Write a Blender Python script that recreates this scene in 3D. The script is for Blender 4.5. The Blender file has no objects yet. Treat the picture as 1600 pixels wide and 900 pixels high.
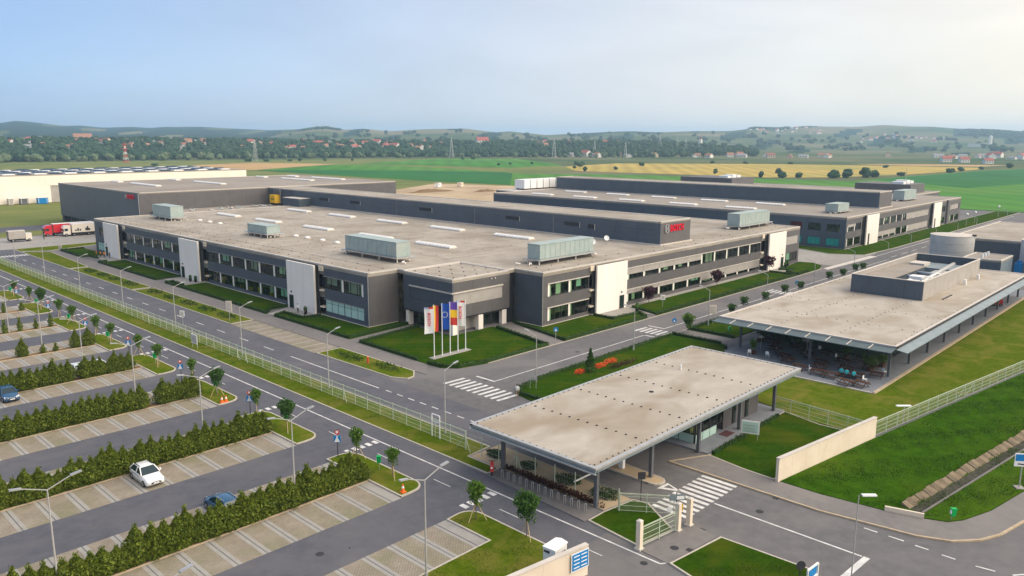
import bpy, math, random
import numpy as np
from mathutils import Vector, Matrix
random.seed(7); rng = np.random.default_rng(7)
sc = bpy.context.scene
COL = sc.collection
R = math.radians

# ------------------------------------------------------------------ camera
cam_d = bpy.data.cameras.new("camera"); cam = bpy.data.objects.new("camera", cam_d); COL.objects.link(cam)
CAMH = 32.5; YAW = 0.760996; PITCH = math.atan((450 - 216.6) / 1220.57); ROLL = 0.0041753
fw = Vector((math.cos(YAW) * math.cos(PITCH), math.sin(YAW) * math.cos(PITCH), -math.sin(PITCH)))
r0 = Vector((math.sin(YAW), -math.cos(YAW), 0)); u0 = r0.cross(fw)
rt = r0 * math.cos(ROLL) + u0 * math.sin(ROLL); up = rt.cross(fw)
M = Matrix((rt, up, -fw)).transposed().to_4x4(); M.translation = Vector((0, 0, CAMH))
cam.matrix_world = M
cam_d.sensor_width = 36; cam_d.lens = 1220.57 / 1600 * 36
cam_d.clip_start = 0.5; cam_d.clip_end = 60000
sc.camera = cam

# ------------------------------------------------------------------ sky, sun, exposure
SUN_AZ = -55.0      # degrees from +X, counter-clockwise
SUN_EL = 38.0
SKY_STRENGTH = 0.055; SUN_STRENGTH = 1.5; EXPOSURE = 1.58
VEIL_COOL = (1.7, 3.0, 5.5, 1); VEIL_WARM = (7.4, 6.6, 5.5, 1)
wd = bpy.data.worlds.new("World"); sc.world = wd; wd.use_nodes = True
nt = wd.node_tree; nt.nodes.clear()
out = nt.nodes.new("ShaderNodeOutputWorld"); bg = nt.nodes.new("ShaderNodeBackground")
sky = nt.nodes.new("ShaderNodeTexSky"); sky.sky_type = 'NISHITA'; sky.sun_disc = False
sky.sun_elevation = R(SUN_EL); sky.sun_rotation = R(90 - SUN_AZ)
sky.air_density = 1.0; sky.dust_density = 1.0; sky.ozone_density = 2.5; sky.altitude = 300
# thin high cloud veil, the same all round the sky
tc = nt.nodes.new("ShaderNodeTexCoord"); mp = nt.nodes.new("ShaderNodeMapping")
mp.inputs['Scale'].default_value = (1.3, 1.3, 5.0); mp.inputs['Rotation'].default_value = (0.25, 0.1, 0.5)
nz = nt.nodes.new("ShaderNodeTexNoise"); nz.inputs['Scale'].default_value = 1.6; nz.inputs['Detail'].default_value = 7; nz.inputs['Roughness'].default_value = 0.5
cr = nt.nodes.new("ShaderNodeValToRGB"); cr.color_ramp.elements[0].position = 0.30; cr.color_ramp.elements[0].color = (0.72,) * 3 + (1,)
cr.color_ramp.elements[1].position = 0.72; cr.color_ramp.elements[1].color = (1.0,) * 3 + (1,)
mx = nt.nodes.new("ShaderNodeMixRGB"); mx.inputs['Color2'].default_value = (3.6, 3.75, 4.1, 1)
nt.links.new(tc.outputs['Generated'], mp.inputs['Vector']); nt.links.new(mp.outputs['Vector'], nz.inputs['Vector'])
nt.links.new(nz.outputs['Fac'], cr.inputs['Fac'])
# the veil is denser, brighter and warmer towards the side of the sky where the sun stands
dp = nt.nodes.new("ShaderNodeVectorMath"); dp.operation = 'DOT_PRODUCT'; dp.inputs[1].default_value = (math.cos(R(SUN_AZ)), math.sin(R(SUN_AZ)), 0.10)
nt.links.new(tc.outputs['Generated'], dp.inputs[0])
wr = nt.nodes.new("ShaderNodeMapRange"); wr.inputs['From Min'].default_value = -0.72; wr.inputs['From Max'].default_value = 0.42; wr.inputs['To Min'].default_value = 0.0; wr.inputs['To Max'].default_value = 1.0
nt.links.new(dp.outputs['Value'], wr.inputs['Value'])
vc = nt.nodes.new("ShaderNodeMixRGB"); vc.inputs['Color1'].default_value = VEIL_COOL; vc.inputs['Color2'].default_value = VEIL_WARM; nt.links.new(wr.outputs[0], vc.inputs['Fac'])
vf = nt.nodes.new("ShaderNodeMapRange"); vf.inputs['To Min'].default_value = 0.75; vf.inputs['To Max'].default_value = 1.0; nt.links.new(wr.outputs[0], vf.inputs['Value'])
vm = nt.nodes.new("ShaderNodeMath"); vm.operation = 'MULTIPLY'; nt.links.new(vf.outputs[0], vm.inputs[0]); nt.links.new(cr.outputs['Color'], vm.inputs[1])
nz2 = nt.nodes.new("ShaderNodeTexNoise"); nz2.inputs['Scale'].default_value = 2.6; nz2.inputs['Detail'].default_value = 5; nz2.inputs['Distortion'].default_value = 0.6
nt.links.new(mp.outputs['Vector'], nz2.inputs['Vector'])
cb = nt.nodes.new("ShaderNodeMapRange"); cb.inputs['From Min'].default_value = 0.3; cb.inputs['From Max'].default_value = 0.7; cb.inputs['To Min'].default_value = 0.93; cb.inputs['To Max'].default_value = 1.08
nt.links.new(nz2.outputs['Fac'], cb.inputs['Value'])
cm_ = nt.nodes.new("ShaderNodeMixRGB"); cm_.blend_type = 'MULTIPLY'; cm_.inputs['Fac'].default_value = 1.0; nt.links.new(vc.outputs['Color'], cm_.inputs['Color1']); nt.links.new(cb.outputs[0], cm_.inputs['Color2'])
nt.links.new(vm.outputs[0], mx.inputs['Fac']); nt.links.new(cm_.outputs['Color'], mx.inputs['Color2'])
nt.links.new(sky.outputs['Color'], mx.inputs['Color1']); nt.links.new(mx.outputs['Color'], bg.inputs['Color'])
bg.inputs['Strength'].default_value = SKY_STRENGTH
nt.links.new(bg.outputs['Background'], out.inputs['Surface'])
sl = bpy.data.lights.new("sun", 'SUN'); sl.energy = SUN_STRENGTH; sl.angle = R(80); sl.color = (1.0, 0.89, 0.77)
so = bpy.data.objects.new("sun", sl); COL.objects.link(so)
sd = Vector((math.cos(R(SUN_EL)) * math.cos(R(SUN_AZ)), math.cos(R(SUN_EL)) * math.sin(R(SUN_AZ)), math.sin(R(SUN_EL))))
so.rotation_euler = sd.to_track_quat('Z', 'Y').to_euler(); so.location = (0, 0, 200)
vs = sc.view_settings; vs.view_transform = 'Standard'; vs.look = 'None'; vs.gamma = 1; vs.exposure = EXPOSURE; vs.use_curve_mapping = False
sc.cycles.max_bounces = 6; sc.cycles.diffuse_bounces = 3; sc.cycles.glossy_bounces = 3; sc.cycles.transmission_bounces = 4
sc.cycles.transparent_max_bounces = 12; sc.cycles.volume_bounces = 1; sc.cycles.caustics_reflective = False; sc.cycles.caustics_refractive = False

# ------------------------------------------------------------------ helpers
BASE = {}; KIDS = {}
def link(o, parent=None):
    COL.objects.link(o)
    if parent is not None:
        o.parent = parent; KIDS.setdefault(parent.name, []).append(o)
    return o
def tag(o, label=None, cat=None, group=None, kind=None):
    if label: o['label'] = label
    if cat: o['category'] = cat
    if group: o['group'] = group
    if kind: o['kind'] = kind
    return o
def thing(name, label, cat, loc=(0, 0, 0), rz=0, group=None):
    o = bpy.data.objects.new(name, None); link(o); o.location = loc; o.rotation_euler = (0, 0, rz)
    o.empty_display_size = 0.3
    BASE[o.name] = Vector((0, 0, 0)) if isinstance(rz, float) else Vector(loc)   # a float angle means parts in local space
    return tag(o, label, cat, group)
def copy_tree(o, parent=None):
    c = o.copy(); link(c, parent)
    for k in KIDS.get(o.name, []): copy_tree(k, c)
    return c
class MB:
    def __init__(s): s.v = []; s.f = []; s.m = []
    def add(s, vs_, fs_, mi=0):
        n = len(s.v); s.v += [tuple(p) for p in vs_]; s.f += [tuple(i + n for i in q) for q in fs_]; s.m += [mi] * len(fs_); return s
    def box(s, x0, y0, z0, x1, y1, z1, mi=0):
        if x0 > x1: x0, x1 = x1, x0
        if y0 > y1: y0, y1 = y1, y0
        return s.add([(x0, y0, z0), (x1, y0, z0), (x1, y1, z0), (x0, y1, z0), (x0, y0, z1), (x1, y0, z1), (x1, y1, z1), (x0, y1, z1)],
                     [(0, 3, 2, 1), (4, 5, 6, 7), (0, 1, 5, 4), (1, 2, 6, 5), (2, 3, 7, 6), (3, 0, 4, 7)], mi)
    def prism(s, pts, z0, z1, mi=0, mtop=None):
        a = sum(pts[i][0] * pts[(i + 1) % len(pts)][1] - pts[(i + 1) % len(pts)][0] * pts[i][1] for i in range(len(pts)))
        if a < 0: pts = pts[::-1]
        n = len(pts); vs_ = [(p[0], p[1], z0) for p in pts] + [(p[0], p[1], z1) for p in pts]
        s.add(vs_, [(i, (i + 1) % n, n + (i + 1) % n, n + i) for i in range(n)] + [tuple(range(n - 1, -1, -1))], mi)
        k = len(s.v) - 2 * n
        s.f.append(tuple(range(k + n, k + 2 * n))); s.m.append(mi if mtop is None else mtop); return s
    def sheet(s, pts, z, mi=0):
        a = sum(pts[i][0] * pts[(i + 1) % len(pts)][1] - pts[(i + 1) % len(pts)][0] * pts[i][1] for i in range(len(pts)))
        if a < 0: pts = pts[::-1]
        return s.add([(p[0], p[1], z) for p in pts], [tuple(range(len(pts)))], mi)
    def tube(s, p, q, r, n=6, r2=None, mi=0):
        p = Vector(p); q = Vector(q); r2 = r if r2 is None else r2
        d = (q - p).normalized(); a = d.orthogonal().normalized(); b = d.cross(a)
        vs_ = [p + (a * math.cos(2 * math.pi * i / n) + b * math.sin(2 * math.pi * i / n)) * r for i in range(n)]
        vs_ += [q + (a * math.cos(2 * math.pi * i / n) + b * math.sin(2 * math.pi * i / n)) * r2 for i in range(n)]
        return s.add(vs_, [(i, (i + 1) % n, n + (i + 1) % n, n + i) for i in range(n)] + [tuple(range(n - 1, -1, -1)), tuple(range(n, 2 * n))], mi)
    def bar(s, p, q, w, h, mi=0):       # square bar between two points (w across, h vertical-ish)
        p = Vector(p); q = Vector(q); d = (q - p).normalized()
        a = d.cross(Vector((0, 0, 1))); a = a.normalized() if a.length > 1e-4 else Vector((1, 0, 0)); b = a.cross(d)
        o = [(-w / 2, -h / 2), (w / 2, -h / 2), (w / 2, h / 2), (-w / 2, h / 2)]
        vs_ = [p + a * i + b * j for i, j in o] + [q + a * i + b * j for i, j in o]
        return s.add(vs_, [(3, 2, 1, 0), (4, 5, 6, 7), (0, 1, 5, 4), (1, 2, 6, 5), (2, 3, 7, 6), (3, 0, 4, 7)], mi)
    def ball(s, c, rx, ry, rz, nu=10, nv=6, mi=0):
        vs_ = [(c[0], c[1], c[2] - rz)]
        for j in range(1, nv):
            t = -math.pi / 2 + math.pi * j / nv
            vs_ += [(c[0] + rx * math.cos(t) * math.cos(2 * math.pi * i / nu), c[1] + ry * math.cos(t) * math.sin(2 * math.pi * i / nu), c[2] + rz * math.sin(t)) for i in range(nu)]
        vs_.append((c[0], c[1], c[2] + rz)); L = len(vs_) - 1
        fs_ = [(0, 1 + (i + 1) % nu, 1 + i) for i in range(nu)]
        for j in range(nv - 2):
            b = 1 + j * nu; fs_ += [(b + i, b + (i + 1) % nu, b + nu + (i + 1) % nu, b + nu + i) for i in range(nu)]
        b = 1 + (nv - 2) * nu; fs_ += [(b + i, b + (i + 1) % nu, L) for i in range(nu)]
        return s.add(vs_, fs_, mi)
    def mesh(s, name, mats, smooth=False, off=(0, 0, 0)):
        me = bpy.data.meshes.new(name)
        me.from_pydata([(v[0] - off[0], v[1] - off[1], v[2] - off[2]) for v in s.v], [], s.f)
        for m_ in (mats if isinstance(mats, (list, tuple)) else [mats]): me.materials.append(m_)
        if any(s.m): me.polygons.foreach_set('material_index', s.m)
        if smooth: me.polygons.foreach_set('use_smooth', [True] * len(s.f))
        me.update(); return me
    def build(s, name, mats, parent=None, smooth=False, at=None):
        """vertices in world space; a thing without parent gets its origin at `at`"""
        off = BASE.get(parent.name, Vector((0, 0, 0))) if parent is not None else Vector(at or (0, 0, 0))
        o = bpy.data.objects.new(name, s.mesh(name, mats, smooth, off)); link(o, parent)
        if parent is not None: BASE[o.name] = off
        else: o.location = off; BASE[o.name] = off
        return o
def structure(o): o['kind'] = 'structure'; return o
def stuff(o): o['kind'] = 'stuff'; return o
def inst(name, me, parent, loc, rz=0.0, scale=None):
    """one more object on shared mesh data; loc in world space"""
    o = bpy.data.objects.new(name, me); link(o, parent)
    b = BASE.get(parent.name, Vector((0, 0, 0))) if parent is not None else Vector((0, 0, 0))
    o.location = Vector(loc) - b; o.rotation_euler = (0, 0, rz)
    if scale is not None: o.scale = scale
    return o
_unit = {}
def unit_cube(mat):
    if mat.name not in _unit:
        _unit[mat.name] = MB().box(0, 0, 0, 1, 1, 1).mesh('panel_' + mat.name, mat)
    return _unit[mat.name]
def piece(name, mat, parent, x0, y0, z0, x1, y1, z1):
    return inst(name, unit_cube(mat), parent, (min(x0, x1), min(y0, y1), z0), 0, (abs(x1 - x0), abs(y1 - y0), z1 - z0))
ORD = ['nearest', 'second', 'third', 'fourth', 'fifth', 'sixth', 'seventh', 'eighth', 'ninth', 'tenth', 'eleventh', 'twelfth', 'thirteenth', 'fourteenth']

# ------------------------------------------------------------------ materials
def mat(name, c1, c2=None, scale=1.0, rough=0.8, bump=0.0, bscale=None, metal=0.0, spec=0.12, detail=6, c3=None, s3=0.05, f3=0.5, corr=None, stretch=None, grid=None, coat=0.0, dist=0.0, crack=None, stripes=None):
    """noise-varied surface. c3: large slow patches; corr=(axis, period): fine corrugation relief"""
    m = bpy.data.materials.new(name); m.use_nodes = True; n = m.node_tree; b = n.nodes['Principled BSDF']
    b.inputs['Roughness'].default_value = rough; b.inputs['Metallic'].default_value = metal
    b.inputs['Specular IOR Level'].default_value = spec
    if coat: b.inputs['Coat Weight'].default_value = coat; b.inputs['Coat Roughness'].default_value = 0.05
    c1 = tuple(c1) + (1,)
    if c2 is None: b.inputs['Base Color'].default_value = c1
    geo = n.nodes.new('ShaderNodeNewGeometry'); pos = geo.outputs['Position']
    if stretch:
        mp_ = n.nodes.new('ShaderNodeMapping'); mp_.inputs['Scale'].default_value = stretch; n.links.new(pos, mp_.inputs['Vector']); pos = mp_.outputs['Vector']
    nzs = None
    if c2 is not None:
        c2 = tuple(c2) + (1,)
        t = n.nodes.new('ShaderNodeTexNoise'); t.inputs['Scale'].default_value = scale; t.inputs['Detail'].default_value = detail; t.inputs['Roughness'].default_value = 0.62
        n.links.new(pos, t.inputs['Vector'])
        rp = n.nodes.new('ShaderNodeValToRGB'); rp.color_ramp.elements[0].position = 0.33; rp.color_ramp.elements[1].position = 0.67
        rp.color_ramp.elements[0].color = c1; rp.color_ramp.elements[1].color = c2
        n.links.new(t.outputs['Fac'], rp.inputs['Fac']); colr = rp.outputs['Color']; nzs = t
        if c3 is not None:
            t3 = n.nodes.new('ShaderNodeTexNoise'); t3.inputs['Scale'].default_value = s3; t3.inputs['Detail'].default_value = 5; t3.inputs['Distortion'].default_value = dist
            n.links.new(pos, t3.inputs['Vector'])
            r3 = n.nodes.new('ShaderNodeValToRGB'); r3.color_ramp.elements[0].position = 0.45; r3.color_ramp.elements[1].position = 0.68
            r3.color_ramp.elements[0].color = (0, 0, 0, 1); r3.color_ramp.elements[1].color = (f3, f3, f3, 1)
            n.links.new(t3.outputs['Fac'], r3.inputs['Fac'])
            mx_ = n.nodes.new('ShaderNodeMixRGB'); n.links.new(r3.outputs['Color'], mx_.inputs['Fac']); n.links.new(colr, mx_.inputs['Color1'])
            mx_.inputs['Color2'].default_value = tuple(c3) + (1,); colr = mx_.outputs['Color']
        if crack:                     # hairline cracks and repair seams: thin dark cell edges, broken up by noise
            vo = n.nodes.new('ShaderNodeTexVoronoi'); vo.feature = 'DISTANCE_TO_EDGE'; vo.inputs['Scale'].default_value = crack
            wp = n.nodes.new('ShaderNodeTexNoise'); wp.inputs['Scale'].default_value = 0.5; n.links.new(pos, wp.inputs['Vector'])
            va = n.nodes.new('ShaderNodeVectorMath'); va.operation = 'ADD'; n.links.new(pos, va.inputs[0]); n.links.new(wp.outputs['Color'], va.inputs[1]); n.links.new(va.outputs[0], vo.inputs['Vector'])
            ck = n.nodes.new('ShaderNodeMapRange'); ck.inputs['From Min'].default_value = 0.0; ck.inputs['From Max'].default_value = 0.012; ck.inputs['To Min'].default_value = 0.62; ck.inputs['To Max'].default_value = 1.0
            n.links.new(vo.outputs['Distance'], ck.inputs['Value'])
            mc = n.nodes.new('ShaderNodeMixRGB'); mc.blend_type = 'MULTIPLY'; mc.inputs['Fac'].default_value = 0.22; n.links.new(colr, mc.inputs['Color1']); n.links.new(ck.outputs[0], mc.inputs['Color2']); colr = mc.outputs['Color']
        if stripes:                   # (direction x, direction y, period, depth): mowing lines, crop rows, tyre-polished lanes
            sx_, sy_, per_, dep_ = stripes; dv_ = n.nodes.new('ShaderNodeVectorMath'); dv_.operation = 'DOT_PRODUCT'; dv_.inputs[1].default_value = (sx_, sy_, 0); n.links.new(geo.outputs['Position'], dv_.inputs[0])
            w1 = n.nodes.new('ShaderNodeMath'); w1.operation = 'MULTIPLY'; w1.inputs[1].default_value = 2 * math.pi / per_; n.links.new(dv_.outputs['Value'], w1.inputs[0])
            w0 = n.nodes.new('ShaderNodeMath'); w0.operation = 'MULTIPLY_ADD'; w0.inputs[1].default_value = 5.0; n.links.new(t.outputs['Fac'], w0.inputs[0]); n.links.new(w1.outputs[0], w0.inputs[2])
            w2 = n.nodes.new('ShaderNodeMath'); w2.operation = 'SINE'; n.links.new(w0.outputs[0], w2.inputs[0])
            w3 = n.nodes.new('ShaderNodeMapRange'); w3.inputs['From Min'].default_value = -1; w3.inputs['To Min'].default_value = 1 - dep_; w3.inputs['To Max'].default_value = 1 + dep_; n.links.new(w2.outputs[0], w3.inputs['Value'])
            mw_ = n.nodes.new('ShaderNodeMixRGB'); mw_.blend_type = 'MULTIPLY'; mw_.inputs['Fac'].default_value = 1.0; n.links.new(colr, mw_.inputs['Color1']); n.links.new(w3.outputs[0], mw_.inputs['Color2']); colr = mw_.outputs['Color']
        if grid:                      # fine paver grid: darker joints
            br = n.nodes.new('ShaderNodeTexBrick'); br.inputs['Scale'].default_value = grid; br.inputs['Mortar Size'].default_value = 0.03
            br.inputs['Color1'].default_value = (1, 1, 1, 1); br.inputs['Color2'].default_value = (0.86, 0.86, 0.86, 1); br.inputs['Mortar'].default_value = (0.45, 0.45, 0.42, 1)
            br.offset = 0.5
            n.links.new(geo.outputs['Position'], br.inputs['Vector'])
            ml = n.nodes.new('ShaderNodeMixRGB'); ml.blend_type = 'MULTIPLY'; ml.inputs['Fac'].default_value = 1
            n.links.new(colr, ml.inputs['Color1']); n.links.new(br.outputs['Color'], ml.inputs['Color2']); colr = ml.outputs['Color']
        n.links.new(colr, b.inputs['Base Color'])
    hgt = None
    if corr:
        ax, per = corr
        sp = n.nodes.new('ShaderNodeSeparateXYZ'); n.links.new(geo.outputs['Position'], sp.inputs[0])
        ad = n.nodes.new('ShaderNodeMath'); ad.operation = 'ADD'; n.links.new(sp.outputs['X'], ad.inputs[0]); n.links.new(sp.outputs['Y'], ad.inputs[1])
        src = ad.outputs[0] if ax == 'H' else sp.outputs['Z']
        mu = n.nodes.new('ShaderNodeMath'); mu.operation = 'MULTIPLY'; mu.inputs[1].default_value = 2 * math.pi / per; n.links.new(src, mu.inputs[0])
        si = n.nodes.new('ShaderNodeMath'); si.operation = 'SINE'; n.links.new(mu.outputs[0], si.inputs[0]); hgt = si.outputs[0]
        bp = n.nodes.new('ShaderNodeBump'); bp.inputs['Strength'].default_value = 0.35; bp.inputs['Distance'].default_value = per * 0.12
        n.links.new(hgt, bp.inputs['Height']); n.links.new(bp.outputs['Normal'], b.inputs['Normal'])
    elif bump:
        t2 = n.nodes.new('ShaderNodeTexNoise'); t2.inputs['Scale'].default_value = bscale or scale * 4; t2.inputs['Detail'].default_value = 4; n.links.new(pos, t2.inputs['Vector'])
        bp = n.nodes.new('ShaderNodeBump'); bp.inputs['Strength'].default_value = bump; bp.inputs['Distance'].default_value = 0.1
        n.links.new(t2.outputs['Fac'], bp.inputs['Height']); n.links.new(bp.outputs['Normal'], b.inputs['Normal'])
    return m
def leafmat(name, cs, trans=0.25, rough=0.6):
    m = bpy.data.materials.new(name); m.use_nodes = True; n = m.node_tree; b = n.nodes['Principled BSDF']
    geo = n.nodes.new('ShaderNodeNewGeometry'); rp = n.nodes.new('ShaderNodeValToRGB')
    for i, c in enumerate(cs):
        if i < 2: e = rp.color_ramp.elements[i]; e.position = i / (len(cs) - 1)
        else: e = rp.color_ramp.elements.new(i / (len(cs) - 1))
    for i, c in enumerate(cs):
        rp.color_ramp.elements[i].position = i / (len(cs) - 1); rp.color_ramp.elements[i].color = tuple(c) + (1,)
    n.links.new(geo.outputs['Random Per Island'], rp.inputs['Fac']); n.links.new(rp.outputs['Color'], b.inputs['Base Color'])
    b.inputs['Roughness'].default_value = rough; b.inputs['Specular IOR Level'].default_value = 0.2
    tr = n.nodes.new('ShaderNodeBsdfTranslucent'); n.links.new(rp.outputs['Color'], tr.inputs['Color'])
    ms = n.nodes.new('ShaderNodeMixShader'); ms.inputs[0].default_value = trans
    n.links.new(b.outputs[0], ms.inputs[1]); n.links.new(tr.outputs[0], ms.inputs[2]); n.links.new(ms.outputs[0], n.nodes['Material Output'].inputs['Surface'])
    return m
def glass(name, tint, refl=0.12):
    m = bpy.data.materials.new(name); m.use_nodes = True; n = m.node_tree; n.nodes.clear()
    o = n.nodes.new('ShaderNodeOutputMaterial'); t = n.nodes.new('ShaderNodeBsdfTransparent'); t.inputs[0].default_value = tuple(tint) + (1,)
    g = n.nodes.new('ShaderNodeBsdfGlossy'); g.inputs['Roughness'].default_value = 0.03; g.inputs['Color'].default_value = (0.9, 0.95, 0.95, 1)
    lw = n.nodes.new('ShaderNodeLayerWeight'); lw.inputs['Blend'].default_value = refl * 2.2
    gq = n.nodes.new('ShaderNodeNewGeometry'); iv = n.nodes.new('ShaderNodeMath'); iv.operation = 'SUBTRACT'; iv.inputs[0].default_value = 1.0; n.links.new(gq.outputs['Backfacing'], iv.inputs[1])
    mu_ = n.nodes.new('ShaderNodeMath'); mu_.operation = 'MULTIPLY'; n.links.new(lw.outputs['Fresnel'], mu_.inputs[0]); n.links.new(iv.outputs[0], mu_.inputs[1])
    ms = n.nodes.new('ShaderNodeMixShader'); n.links.new(mu_.outputs[0], ms.inputs[0]); n.links.new(t.outputs[0], ms.inputs[1]); n.links.new(g.outputs[0], ms.inputs[2])
    n.links.new(ms.outputs[0], o.inputs['Surface']); return m
def lit(name, col, strength):
    m = bpy.data.materials.new(name); m.use_nodes = True; b = m.node_tree.nodes['Principled BSDF']
    b.inputs['Base Color'].default_value = tuple(col) + (1,); b.inputs['Emission Color'].default_value = tuple(col) + (1,); b.inputs['Emission Strength'].default_value = strength
    return m
m_asph = mat('asphalt', (0.118, 0.114, 0.116), (0.152, 0.146, 0.146), 0.9, 0.85, 0.15, 30, c3=(0.185, 0.174, 0.168), s3=0.07, f3=0.8, dist=1.0, crack=0.11)
m_asph2 = mat('asphalt_dark', (0.088, 0.09, 0.105), (0.115, 0.115, 0.13), 0.8, 0.85, 0.15, 30, c3=(0.14, 0.135, 0.142), s3=0.1, f3=0.75, dist=1.0, crack=0.14)
m_walk = mat('pavement', (0.16, 0.15, 0.145), (0.2, 0.185, 0.175), 1.2, 0.9, 0.1, 25, c3=(0.24, 0.22, 0.2), s3=0.12, f3=0.5)
m_conc = mat('concrete', (0.28, 0.265, 0.245), (0.36, 0.34, 0.31), 0.8, 0.9, 0.1, 20, c3=(0.24, 0.22, 0.2), s3=0.08, f3=0.5)
m_kerb = mat('kerb_stone', (0.42, 0.38, 0.32), (0.52, 0.47, 0.4), 2.0, 0.9)
m_kerbo = mat('kerb_weathered', (0.38, 0.3, 0.2), (0.5, 0.4, 0.28), 1.5, 0.9)
m_paint = mat('road_paint', (0.5, 0.49, 0.47), (0.8, 0.79, 0.76), 2.2, 0.7, c3=(0.3, 0.29, 0.29), s3=1.1, f3=0.55)
m_grid = mat('grid_paver', (0.3, 0.255, 0.2), (0.38, 0.33, 0.265), 0.6, 0.95, 0.3, 14, c3=(0.24, 0.235, 0.14), s3=0.18, f3=0.75, grid=1.7)
m_strip = mat('stall_strip', (0.29, 0.275, 0.25), (0.345, 0.33, 0.3), 1.0, 0.9)
m_drain = mat('drain_line', (0.10, 0.115, 0.12), (0.14, 0.15, 0.15), 2.0, 0.8)
m_soil = mat('soil', (0.15, 0.095, 0.045), (0.22, 0.15, 0.08), 1.2, 0.95, 0.3, 10)
m_lawn = mat('lawn', (0.02, 0.052, 0.002), (0.035, 0.078, 0.004), 2.2, 1.0, 0.5, 14, c3=(0.07, 0.086, 0.007), s3=0.22, f3=0.7, spec=0.0, dist=0.8, stripes=(0.7, 0.7, 1.9, 0.07))
m_lawny = mat('dry_lawn', (0.06, 0.1, 0.004), (0.1, 0.137, 0.01), 1.6, 1.0, 0.5, 14, c3=(0.17, 0.155, 0.03), s3=0.28, f3=0.75, spec=0.0, dist=0.8)
m_wild = mat('rough_grass', (0.022, 0.066, 0.002), (0.046, 0.112, 0.005), 0.8, 1.0, 0.7, 6, c3=(0.09, 0.13, 0.012), s3=0.11, f3=0.45, spec=0.0)
m_meadow = mat('meadow', (0.13, 0.155, 0.035), (0.2, 0.2, 0.06), 0.06, 0.95, c3=(0.09, 0.14, 0.03), s3=0.012, f3=0.8)
m_terr = mat('terrain', (0.03, 0.085, 0.035), (0.14, 0.15, 0.08), 0.0045, 1.0, spec=0.0, detail=8, c3=(0.26, 0.21, 0.14), s3=0.0016, f3=0.8)
m_terrw = mat('wooded_hill', (0.016, 0.04, 0.032), (0.03, 0.062, 0.045), 0.006, 1.0, spec=0.0, detail=8)
m_crop = mat('crop_green', (0.04, 0.165, 0.012), (0.065, 0.21, 0.02), 0.012, 0.95, c3=(0.1, 0.19, 0.03), s3=0.006, f3=0.9, stretch=(1, 0.3, 1), stripes=(0.75, -0.66, 24, 0.10))
m_crop2 = mat('crop_dark', (0.014, 0.1, 0.022), (0.02, 0.14, 0.026), 0.02, 0.95, c3=(0.03, 0.15, 0.02), s3=0.008, f3=0.6)
m_gold = mat('grain_gold', (0.36, 0.27, 0.06), (0.46, 0.33, 0.09), 0.012, 0.95, c3=(0.28, 0.26, 0.06), s3=0.009, f3=0.85, stripes=(0.6, -0.8, 18, 0.12))
m_tan = mat('field_tan', (0.4, 0.25, 0.1), (0.47, 0.32, 0.15), 0.02, 0.95)
m_bare = mat('bare_ground', (0.4, 0.3, 0.19), (0.52, 0.4, 0.26), 0.04, 0.95, c3=(0.3, 0.22, 0.13), s3=0.03, f3=0.7)
m_clad = mat('cladding', (0.07, 0.083, 0.104), (0.086, 0.098, 0.12), 0.35, 0.55, spec=0.35, corr=('H', 0.30))  # charcoal cladding with the bluish skylight of the shaded side put into its colour
m_clad_sun = mat('cladding_sun_tone', (0.102, 0.096, 0.096), (0.122, 0.114, 0.113), 0.35, 0.55, spec=0.35, corr=('H', 0.30))  # same cladding with warm sunlight painted into the colour, mainly for south walls
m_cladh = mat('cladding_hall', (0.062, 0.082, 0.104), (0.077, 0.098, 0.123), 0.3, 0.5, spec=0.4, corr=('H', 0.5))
m_joint = mat('joint', (0.03, 0.03, 0.034))
m_trim = mat('metal_trim', (0.3, 0.28, 0.265), (0.36, 0.34, 0.32), 1.0, 0.45, metal=0.3)
m_roof = mat('roof_membrane', (0.315, 0.28, 0.232), (0.405, 0.362, 0.305), 0.3, 0.95, 0.15, 2.0, c3=(0.235, 0.2, 0.155), s3=0.08, f3=0.75, dist=0.4)
m_roof2 = mat('roof_membrane_grey', (0.27, 0.24, 0.2), (0.34, 0.3, 0.26), 0.2, 0.95, c3=(0.22, 0.19, 0.16), s3=0.05, f3=0.6)
m_roofg = mat('roof_gatehouse', (0.375, 0.335, 0.28), (0.455, 0.41, 0.35), 0.35, 0.95, 0.15, 3.0, c3=(0.27, 0.215, 0.15), s3=0.12, f3=0.75, dist=0.6, stretch=(0.8, 1.25, 1))
m_coping = mat('coping', (0.5, 0.455, 0.4), (0.6, 0.55, 0.49), 1.0, 0.7)
m_white = mat('white_render', (0.83, 0.77, 0.7), (0.89, 0.83, 0.76), 0.5, 0.85, stretch=(1, 1, 0.12), c3=(0.7, 0.63, 0.55), s3=0.9, f3=0.3)
m_cream = mat('cream_wall', (0.68, 0.58, 0.45), (0.76, 0.66, 0.53), 0.5, 0.85, c3=(0.6, 0.5, 0.38), s3=0.4, f3=0.4)
m_ahu = mat('unit_green_grey', (0.31, 0.385, 0.365), (0.385, 0.455, 0.43), 0.6, 0.5, metal=0.1, c3=(0.4, 0.42, 0.38), s3=0.3, f3=0.5)
m_steel = mat('galvanised', (0.42, 0.42, 0.41), (0.52, 0.52, 0.51), 1.0, 0.4, metal=0.5)
m_post = mat('lamp_steel', (0.4, 0.39, 0.37), (0.48, 0.47, 0.45), 1.5, 0.45, metal=0.25)
m_fence = mat('fence_wire', (0.42, 0.48, 0.35), (0.52, 0.57, 0.44), 2.0, 0.5)
m_dark = mat('dark_grey', (0.035, 0.036, 0.04), (0.05, 0.05, 0.055), 1.0, 0.6)
m_col = mat('column_grey', (0.11, 0.115, 0.125), (0.14, 0.145, 0.155), 1.0, 0.5)
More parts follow.
